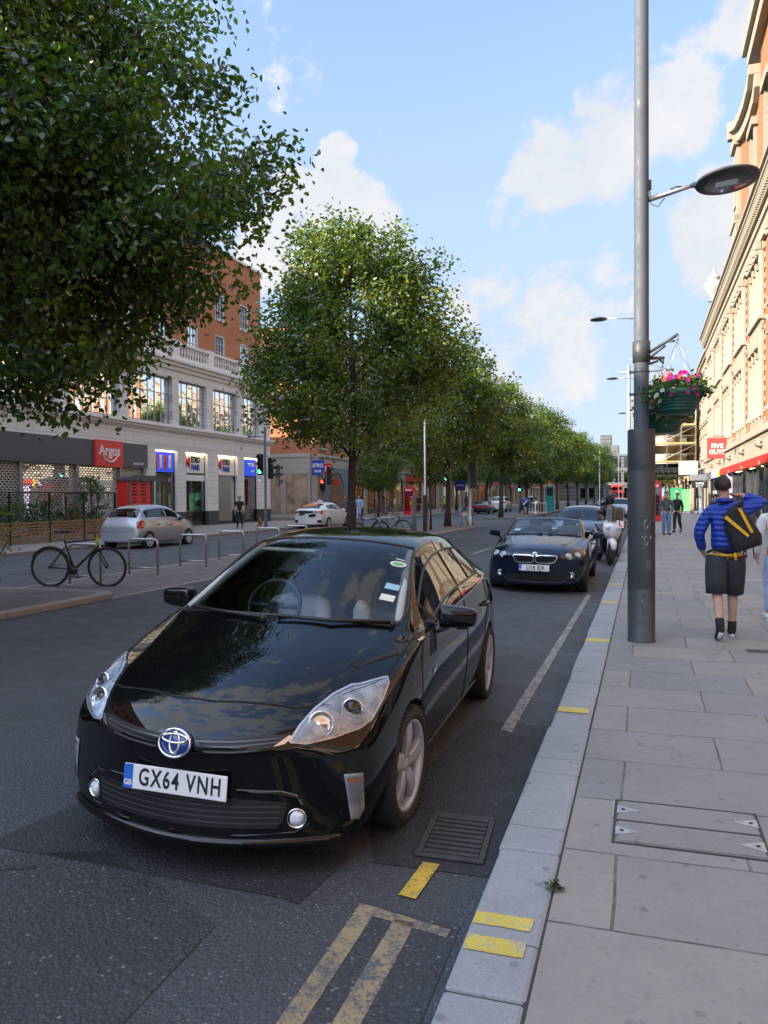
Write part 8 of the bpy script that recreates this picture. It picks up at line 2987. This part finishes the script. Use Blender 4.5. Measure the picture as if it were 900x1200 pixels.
person('blond woman in a white top and pale jeans, right of the blue jacketed man', (1.60, 11.1, .11), radians(2), dict(walk(-1, .7), elR=(.24, .05, 1.15), wrR=(.20, .2, 1.0)), 1.70, 'cloth_white', 'denim_pale', shoes='cloth_white', hair='hair_blond', hair_len=.18, loose=.014)
person('bystander in a dark jacket, orange scarf and blue jeans on the right pavement', (.86, 34.5, .11), radians(-160), dict(elL=(-.26, .06, 1.14), wrL=(-.12, .2, 1.0)), 1.78, 'cloth_grey', 'denim', loose=.03)
person('bystander all in black behind the one with the orange scarf', (1.35, 36.5, .11), radians(150), walk(1, .5), 1.74, 'cloth_black', 'cloth_black')
person('bystander in a pale cap and navy coat left of the blue jacketed man', (2.15, 27.0, .11), radians(10), walk(1, .6), 1.72, 'cloth_navy', 'cloth_navy', hat='cloth_white')
person('fair-haired pedestrian behind the blue jacketed man', (2.55, 22.0, .11), radians(-170), walk(-1, .6), 1.66, 'cloth_grey', 'cloth_black', hair='hair_blond', hair_len=.15)
oc = MB(); oc.tube([(.86 + .10 * cos(q), 34.5 - .02 + .09 * sin(q), 1.62) for q in np.linspace(0, 2 * pi, 14)][:-1], .035, 6, closed=True)
tag(oc.build('scarf', M['cloth_orange']), 'orange scarf round the neck of the bystander in blue jeans', 'scarf')
# left pavement
person('man in black with a pale cap walking past the bank on the left pavement', (-20.05, 37.2, .11), radians(-165), walk(1, .6), 1.74, 'cloth_black', 'cloth_black', sleeves='short', hat='tan')
LP = [(-21.3, 56.0, 'red-haired person beside the white hatchback at the side street', 'cloth_grey', 'cloth_navy', 'hair_red', .1), (-21.9, 52.5, 'person in white nearest the blue hanging sign', 'cloth_white', 'cloth_black', 'hair_brown', 0),
      (-19.7, 55.0, 'dark-haired person waiting just behind the white hatchback roof', 'cloth_khaki', 'cloth_black', 'hair_brown', .1), (-18.9, 52.3, 'person in pale blue right of the median tree trunk', 'cloth_blue', 'denim_pale', 'hair_brown', .15),
      (-20.4, 62.5, 'person in a purple patterned dress outside the arched shop window', 'cloth_floral', 'cloth_floral', 'hair_brown', .1), (-20.6, 66.2, 'person in white and tan outside the corner shop', 'cloth_white', 'cloth_khaki', 'hair_brown', 0),
      (-20.2, 69.5, 'person in a red top and tan trousers on the left pavement', 'cloth_red', 'cloth_khaki', 'hair_brown', 0), (-19.8, 71.0, 'person in black beside the one in the red top', 'cloth_black', 'cloth_black', 'hair_brown', 0),
      (-19.2, 78.5, 'person in a yellow high-visibility vest on the left pavement', 'cloth_hivis', 'cloth_navy', 'hair_brown', 0), (-20.0, 93.0, 'person in dark clothes far along by the tan terrace', 'cloth_navy', 'cloth_black', 'hair_brown', 0), (-19.4, 105.0, 'person in a white shirt far along by the tan terrace', 'cloth_white', 'denim', 'hair_brown', 0)]
for i, (x, y, lab, a, b, hr, hl) in enumerate(LP):
    person(lab, (x, y, .11), radians((20, 170, -30, 200, 95, -60, 10, 180, -90, 30, 160)[i]), walk(1 if i % 2 else -1, .5 + .1 * (i % 3)), 1.66 + .03 * (i % 4), a, b, hair=hr, hair_len=hl, group='people on the left pavement')

# ---- the driver
dr = dict(pelvis=(0, -.1, .40), spine=(0, -.12, .58), chest=(0, -.13, .80), neckb=(0, -.11, .93), neck=(0, -.08, .99), jaw=(0, -.03, 1.055), skull=(0, -.05, 1.13), crown=(0, -.07, 1.20),
          shL=(-.19, -.11, .88), elL=(-.26, .10, .68), wrL=(-.15, .34, .74), haL=(-.12, .42, .78), shR=(.19, -.11, .88), elR=(.26, .10, .68), wrR=(.15, .34, .74), haR=(.12, .42, .78),
          hipL=(-.10, .0, .40), knL=(-.13, .42, .48), anL=(-.13, .55, .12), toeL=(-.13, .68, .08), hipR=(.10, .0, .40), knR=(.13, .42, .48), anR=(.13, .55, .12), toeR=(.13, .68, .08))
bpy.context.view_layer.update()
hm = hero.root.matrix_world
p = hm @ Vector((-.36, 1.38, .07))
person('driver in a white cap and white shirt at the wheel of the black hatchback', tuple(p), pi + radians(1.86), dr, 1.70, 'cloth_white', 'cloth_navy', hat='pillow', sub=2)
m = MB()
m.prism([(.06, .60), (.26, .54), (.25, .70), (.17, .92), (.11, .98), (.07, .90)], 1.32, 1.44, 'y')
c = m.build('cushion', M['pillow'], None, bevel=.04, seg=4); c.matrix_world = hm
tag(c, 'white cushion propped on the front seat of the black hatchback', 'cushion')

# ---- ginger dog led along the left pavement
dg = thing('dog', 'small ginger dog trotting behind the man with the pale cap', 'dog', (-19.6, 38.6, .11), radians(-160))
DJ = dict(rump=(0, -.22, .36), belly=(0, 0, .34), chestd=(0, .20, .36), neckd=(0, .30, .46), headd=(0, .38, .54), snout=(0, .50, .50), tail=(0, -.34, .50), tail2=(0, -.30, .60))
DR = dict(rump=(.075, .085), belly=(.07, .075), chestd=(.08, .10), neckd=(.055, .06), headd=(.055, .06), snout=(.026, .026), tail=(.02, .02), tail2=(.015, .015))
DB = [('rump', 'belly'), ('belly', 'chestd'), ('chestd', 'neckd'), ('neckd', 'headd'), ('headd', 'snout'), ('rump', 'tail'), ('tail', 'tail2')]
for sg, nm in ((-1, 'L'), (1, 'R')):
    DJ.update({'fe' + nm: (sg * .06, .20, .24), 'fw' + nm: (sg * .06, .22 + .04 * sg, .12), 'ff' + nm: (sg * .06, .24 + .06 * sg, .015), 'hs' + nm: (sg * .06, -.18, .25), 'hh' + nm: (sg * .06, -.29 - .03 * sg, .13), 'hf' + nm: (sg * .06, -.25 - .06 * sg, .015)})
    DR.update({'fe' + nm: (.035, .04), 'fw' + nm: (.022, .022), 'ff' + nm: (.022, .024), 'hs' + nm: (.045, .055), 'hh' + nm: (.022, .022), 'hf' + nm: (.022, .026)})
    DB += [('chestd', 'fe' + nm), ('fe' + nm, 'fw' + nm), ('fw' + nm, 'ff' + nm), ('rump', 'hs' + nm), ('hs' + nm, 'hh' + nm), ('hh' + nm, 'hf' + nm)]
me = skin_mesh('body', {a: Vector(b) for a, b in DJ.items()}, DB, 0, M['ginger'], 'belly', 2, DR)
link('body', me, dg)
m = MB()
for sg in (-1, 1): m.add([(sg * .03, .35, .58), (sg * .06, .37, .57), (sg * .075, .36, .50)], [(0, 1, 2)])
m.build('ear', M['bark'], dg)
m = MB(); m.ball((0, .525, .505), .014, 6); m.build('nose', M['ink'], dg)
# ------------------------------------------------------------------ bicycles and motorcycles
def bicycle(label, loc, rz, frame='pole_black', lean=.06, bars='flat', group=None):
    """faces +y; wheels in the y-z plane"""
    t = thing('bicycle', label, 'bicycle', loc, rz, group)
    t.rotation_euler = (0, lean, rz)
    R = .335; wb = 1.02
    for nm, y in (('rear', -wb / 2), ('front', wb / 2)):
        m = MB(); m.tube([(0, y + R * cos(q), R + R * sin(q)) for q in np.linspace(0, 2 * pi, 41)[:-1]], .019, 8, closed=True)
        w = m.build('wheel', M['rubber'], t)
        m = MB(); m.tube([(0, y + (R - .022) * cos(q), R + (R - .022) * sin(q)) for q in np.linspace(0, 2 * pi, 41)[:-1]], .010, 6, closed=True)
        m.tube([(-.04, y, R), (.04, y, R)], .02, 8); m.build('rim', M['alloy_dark'], w)
        m = MB()
        for k in range(18):
            q = 2 * pi * k / 18; m.tube([((.03 if k % 2 else -.03), y, R), (0, y + (R - .025) * cos(q), R + (R - .025) * sin(q))], .0014, 3)
        m.build('spokes', M['galv'], w)
    bb = (0, -.08, .29); st = (0, -.24, .80); hb = (0, .36, .70); ht = (0, .325, .82); ra = (0, -wb / 2, R); fa = (0, wb / 2, R)
    m = MB()
    m.tube([bb, st], .016, 8); m.tube([bb, hb], .019, 8); m.tube([tuple(Vector(st) * .93 + Vector(bb) * .07), ht], .015, 8); m.tube([hb, ht], .02, 8)
    for sx in (-.05, .05):
        m.tube([bb, (sx, ra[1], ra[2])], .009, 6); m.tube([(0, st[1] + .03, st[2] - .08), (sx, ra[1], ra[2])], .008, 6); m.tube([hb, (sx, fa[1] - .08, fa[2] + .16), (sx, fa[1], fa[2])], .011, 6)
    m.build('frame', M[frame], t)
    m = MB(); m.tube([st, (0, -.285, .94)], .013, 8); m.build('seat_post', M['galv'], t)
    m = MB(); m.prism([(-.075, -.40), (.075, -.40), (.07, -.33), (.022, -.24), (.018, -.13), (-.018, -.13), (-.022, -.24), (-.07, -.33)], .935, .975, 'z'); m.build('saddle', M['black_plastic'], t, bevel=.012)
    m = MB(); m.tube([ht, (0, .30, .92), (0, .34, .945)], .014, 8); m.tube([(-.28, .30, .955), (-.08, .345, .945), (.08, .345, .945), (.28, .30, .955)], .012, 8); m.build('handlebar', M['black_plastic'], t)
    m = MB(); m.lathe([(.0, -.006), (.085, -.006), (.085, .006), (0, .006)], 22, (.045, bb[1], bb[2]), 'x'); m.tube([(.06, bb[1], bb[2]), (.065, bb[1] + .11, bb[2] - .12)], .009, 6); m.box(.06, .14, bb[1] + .08, bb[1] + .15, bb[2] - .135, bb[2] - .115)
    m.tube([(-.05, bb[1], bb[2]), (-.065, bb[1] - .11, bb[2] + .12)], .009, 6); m.box(-.14, -.06, bb[1] - .15, bb[1] - .08, bb[2] + .115, bb[2] + .135)
    m.tube([(.045, bb[1], bb[2] + .08), (.045, ra[1], ra[2] + .03)], .004, 4); m.tube([(.045, bb[1], bb[2] - .08), (.045, ra[1], ra[2] - .03)], .004, 4)
    m.build('crankset', M['alloy_dark'], t)
    return t


bk = bicycle('black bicycle locked to the first steel stand on the median', (-10.30, 12.70, .045), radians(-76), 'pole_black', .03)
bk.scale = (1.1, 1.1, 1.1)
m = MB(); m.box(-.022, .022, .325, .355, .70, .86); m.build('yellow_lock', M['cloth_hivis'], bk)
m = MB(); m.tube([(0, -.51 + .36 * cos(q), .335 + .36 * sin(q)) for q in np.linspace(.5, 2.6, 12)], .014, 6); m.build('mudguard', M['black_plastic'], bk)
b2 = bicycle('dark bicycle parked just past the median tree trunk', (-10.5, 30.1, .045), radians(-76), 'pole_dark', .04, group='bicycles past the trunk')
b3 = bicycle('dark bicycle parked farther along, next to the lone grey post', (-10.3, 32.6, .045), radians(-78), 'cloth_navy', -.03, group='bicycles past the trunk')


def scooter(label, loc, rz, fairing, plate=None, lean=-.12, group=None):
    """faces -y like the cars; front wheel at y=0"""
    t = thing('motor_scooter', label, 'motorcycle', loc, rz, group)
    t.rotation_euler = (0, lean, rz)
    for y, r in ((0, .27), (1.40, .26)):
        m = MB(); m.lathe([(r - .09, -.05), (r - .03, -.06), (r, -.03), (r, .03), (r - .03, .06), (r - .09, .05)], 28, (0, y, r), 'x'); w = m.build('wheel', M['rubber'], t)
        m = MB(); m.lathe([(.03, -.055), (r - .09, -.04), (r - .09, .04), (.03, .055)], 20, (0, y, r), 'x'); m.build('rim', M['alloy_dark'], w)
    m = MB()
    for sx in (-.085, .085): m.tube([(sx, 0, .27), (sx * .9, .14, .70)], .022, 8)
    m.build('fork', M['galv'], t)
    m = MB(); m.tube([(0, -.28, .38), (0, -.18, .53), (0, .0, .58), (0, .2, .50)], [.05, .085, .09, .06], 10); m.build('front_mudguard', M[fairing], t)
    bm = bmesh.new()
    rows = [(.22, .60, .10), (.10, .66, .17), (.02, .78, .22), (.03, .92, .24), (.12, 1.04, .21), (.22, 1.10, .14)]
    vs = []
    for y, z, w in rows:
        vs.append([bm.verts.new((-w, y + .16, z)), bm.verts.new((-w * .6, y + .04, z)), bm.verts.new((0, y, z + .01)), bm.verts.new((w * .6, y + .04, z)), bm.verts.new((w, y + .16, z))])
    for a, b in zip(vs[:-1], vs[1:]):
        for i in range(4): bm.faces.new((a[i], a[i + 1], b[i + 1], b[i])).smooth = True
    me = bpy.data.meshes.new('front_fairing'); bm.to_mesh(me); bm.free(); me.materials.append(M[fairing])
    f = link('front_fairing', me, t); s = f.modifiers.new('sub', 'SUBSURF'); s.levels = 2; s.render_levels = 2; q = f.modifiers.new('sol', 'SOLIDIFY'); q.thickness = .02
    for sx in (-1, 1):
        m = MB(); m.ball((sx * .11, .075, .90), .062, 12, sc=(1.25, .55, .8)); m.build('headlight', M['lamp_inner'], t)
        m = MB(); m.tube([(sx * .2, .32, 1.12), (sx * .30, .30, 1.24)], .01, 6); m.ball((sx * .33, .29, 1.27), .07, 10, sc=(1.2, .35, .8)); m.build('mirror', M['black_plastic'], t)
        m = MB(); m.tube([(0, .34, 1.06), (sx * .18, .36, 1.10), (sx * .36, .46, 1.08)], .018, 8); m.build('handlebar', M['black_plastic'], t)
    m = MB(); m.add([(-.2, .16, 1.06), (.2, .16, 1.06), (.17, .34, 1.36), (-.17, .34, 1.36), (0, .10, 1.08), (0, .28, 1.40)], [(0, 4, 5, 3), (4, 1, 2, 5)], 0, True); m.build('wind_shield', M['dark_glass'], t)
    m = MB(); m.prism([(.28, .30), (.55, .22), (1.1, .22), (1.75, .55), (1.85, .80), (1.0, .72), (.85, .40), (.45, .36), (.38, .95), (.26, .95)], -.17, .17, 'x'); m.build('body', M['gloss_black'], t, bevel=.05, seg=3)
    m = MB(); m.prism([(.85, .72), (1.25, .78), (1.75, .88), (1.80, .96), (1.25, .88), (.88, .82)], -.15, .15, 'x'); m.build('seat', M['black_plastic'], t, bevel=.04, seg=3)
    m = MB(); m.tube([(.19, 1.0, .30), (.20, 1.5, .34), (.21, 1.75, .42)], [.04, .06, .05], 10); m.build('exhaust', M['galv'], t)
    if plate:
        m = MB(); m.box(-.089, .089, -.006, .006, -.089, .089); p = m.build('learner_plate', M['white'], t, (.13, -.02, 1.02)); p.rotation_euler = (radians(-20), 0, radians(8))
        text('plate_lettering', 'L', .17, M['sign_red'], p, (.0, -.0075, .0), FACE_FRONT, 1.05, .012, .001)
    return t


scooter('white scooter with a red L learner plate parked at the kerb behind the navy convertible', (-.82, 20.4, .02), radians(14), 'white_paint', 'L', .13)
scooter('black motor scooter parked right behind the white one', (-.80, 23.2, .02), radians(8), 'gloss_black', None, .12)
sc3 = scooter('orange and dark motor scooter parked beyond the lamp post sleeve', (-.1, 33.2, .11), radians(4), 'cloth_orange', None, .10)
sit = dict(hipL=(-.12, .05, .84), hipR=(.12, .05, .84), knL=(-.2, .40, .70), knR=(.2, .40, .70), anL=(-.2, .32, .28), anR=(.2, .32, .28), toeL=(-.2, .46, .24), toeR=(.2, .46, .24), pelvis=(0, 0, .86), spine=(0, .05, 1.03), chest=(0, .12, 1.22),
           neckb=(0, .18, 1.35), neck=(0, .21, 1.42), jaw=(0, .26, 1.48), skull=(0, .25, 1.56), crown=(0, .24, 1.63), shL=(-.19, .14, 1.30), shR=(.19, .14, 1.30), elL=(-.3, .3, 1.10), elR=(.3, .3, 1.10), wrL=(-.3, .52, 1.08), wrR=(.3, .52, 1.08), haL=(-.3, .6, 1.08), haR=(.3, .6, 1.08))
t_, J_, k_ = person('rider in a black hood sitting on the black scooter behind the white one', (-.98, 24.3, .06), pi + radians(8), sit, 1.78, 'cloth_black', 'cloth_khaki', loose=.04)
m = MB(); m.ball(tuple(J_['skull'] + Vector((0, -.03, 0))), .135, 14, sc=(1, 1.05, 1.1)); m.build('hood', M['cloth_black'], t_)
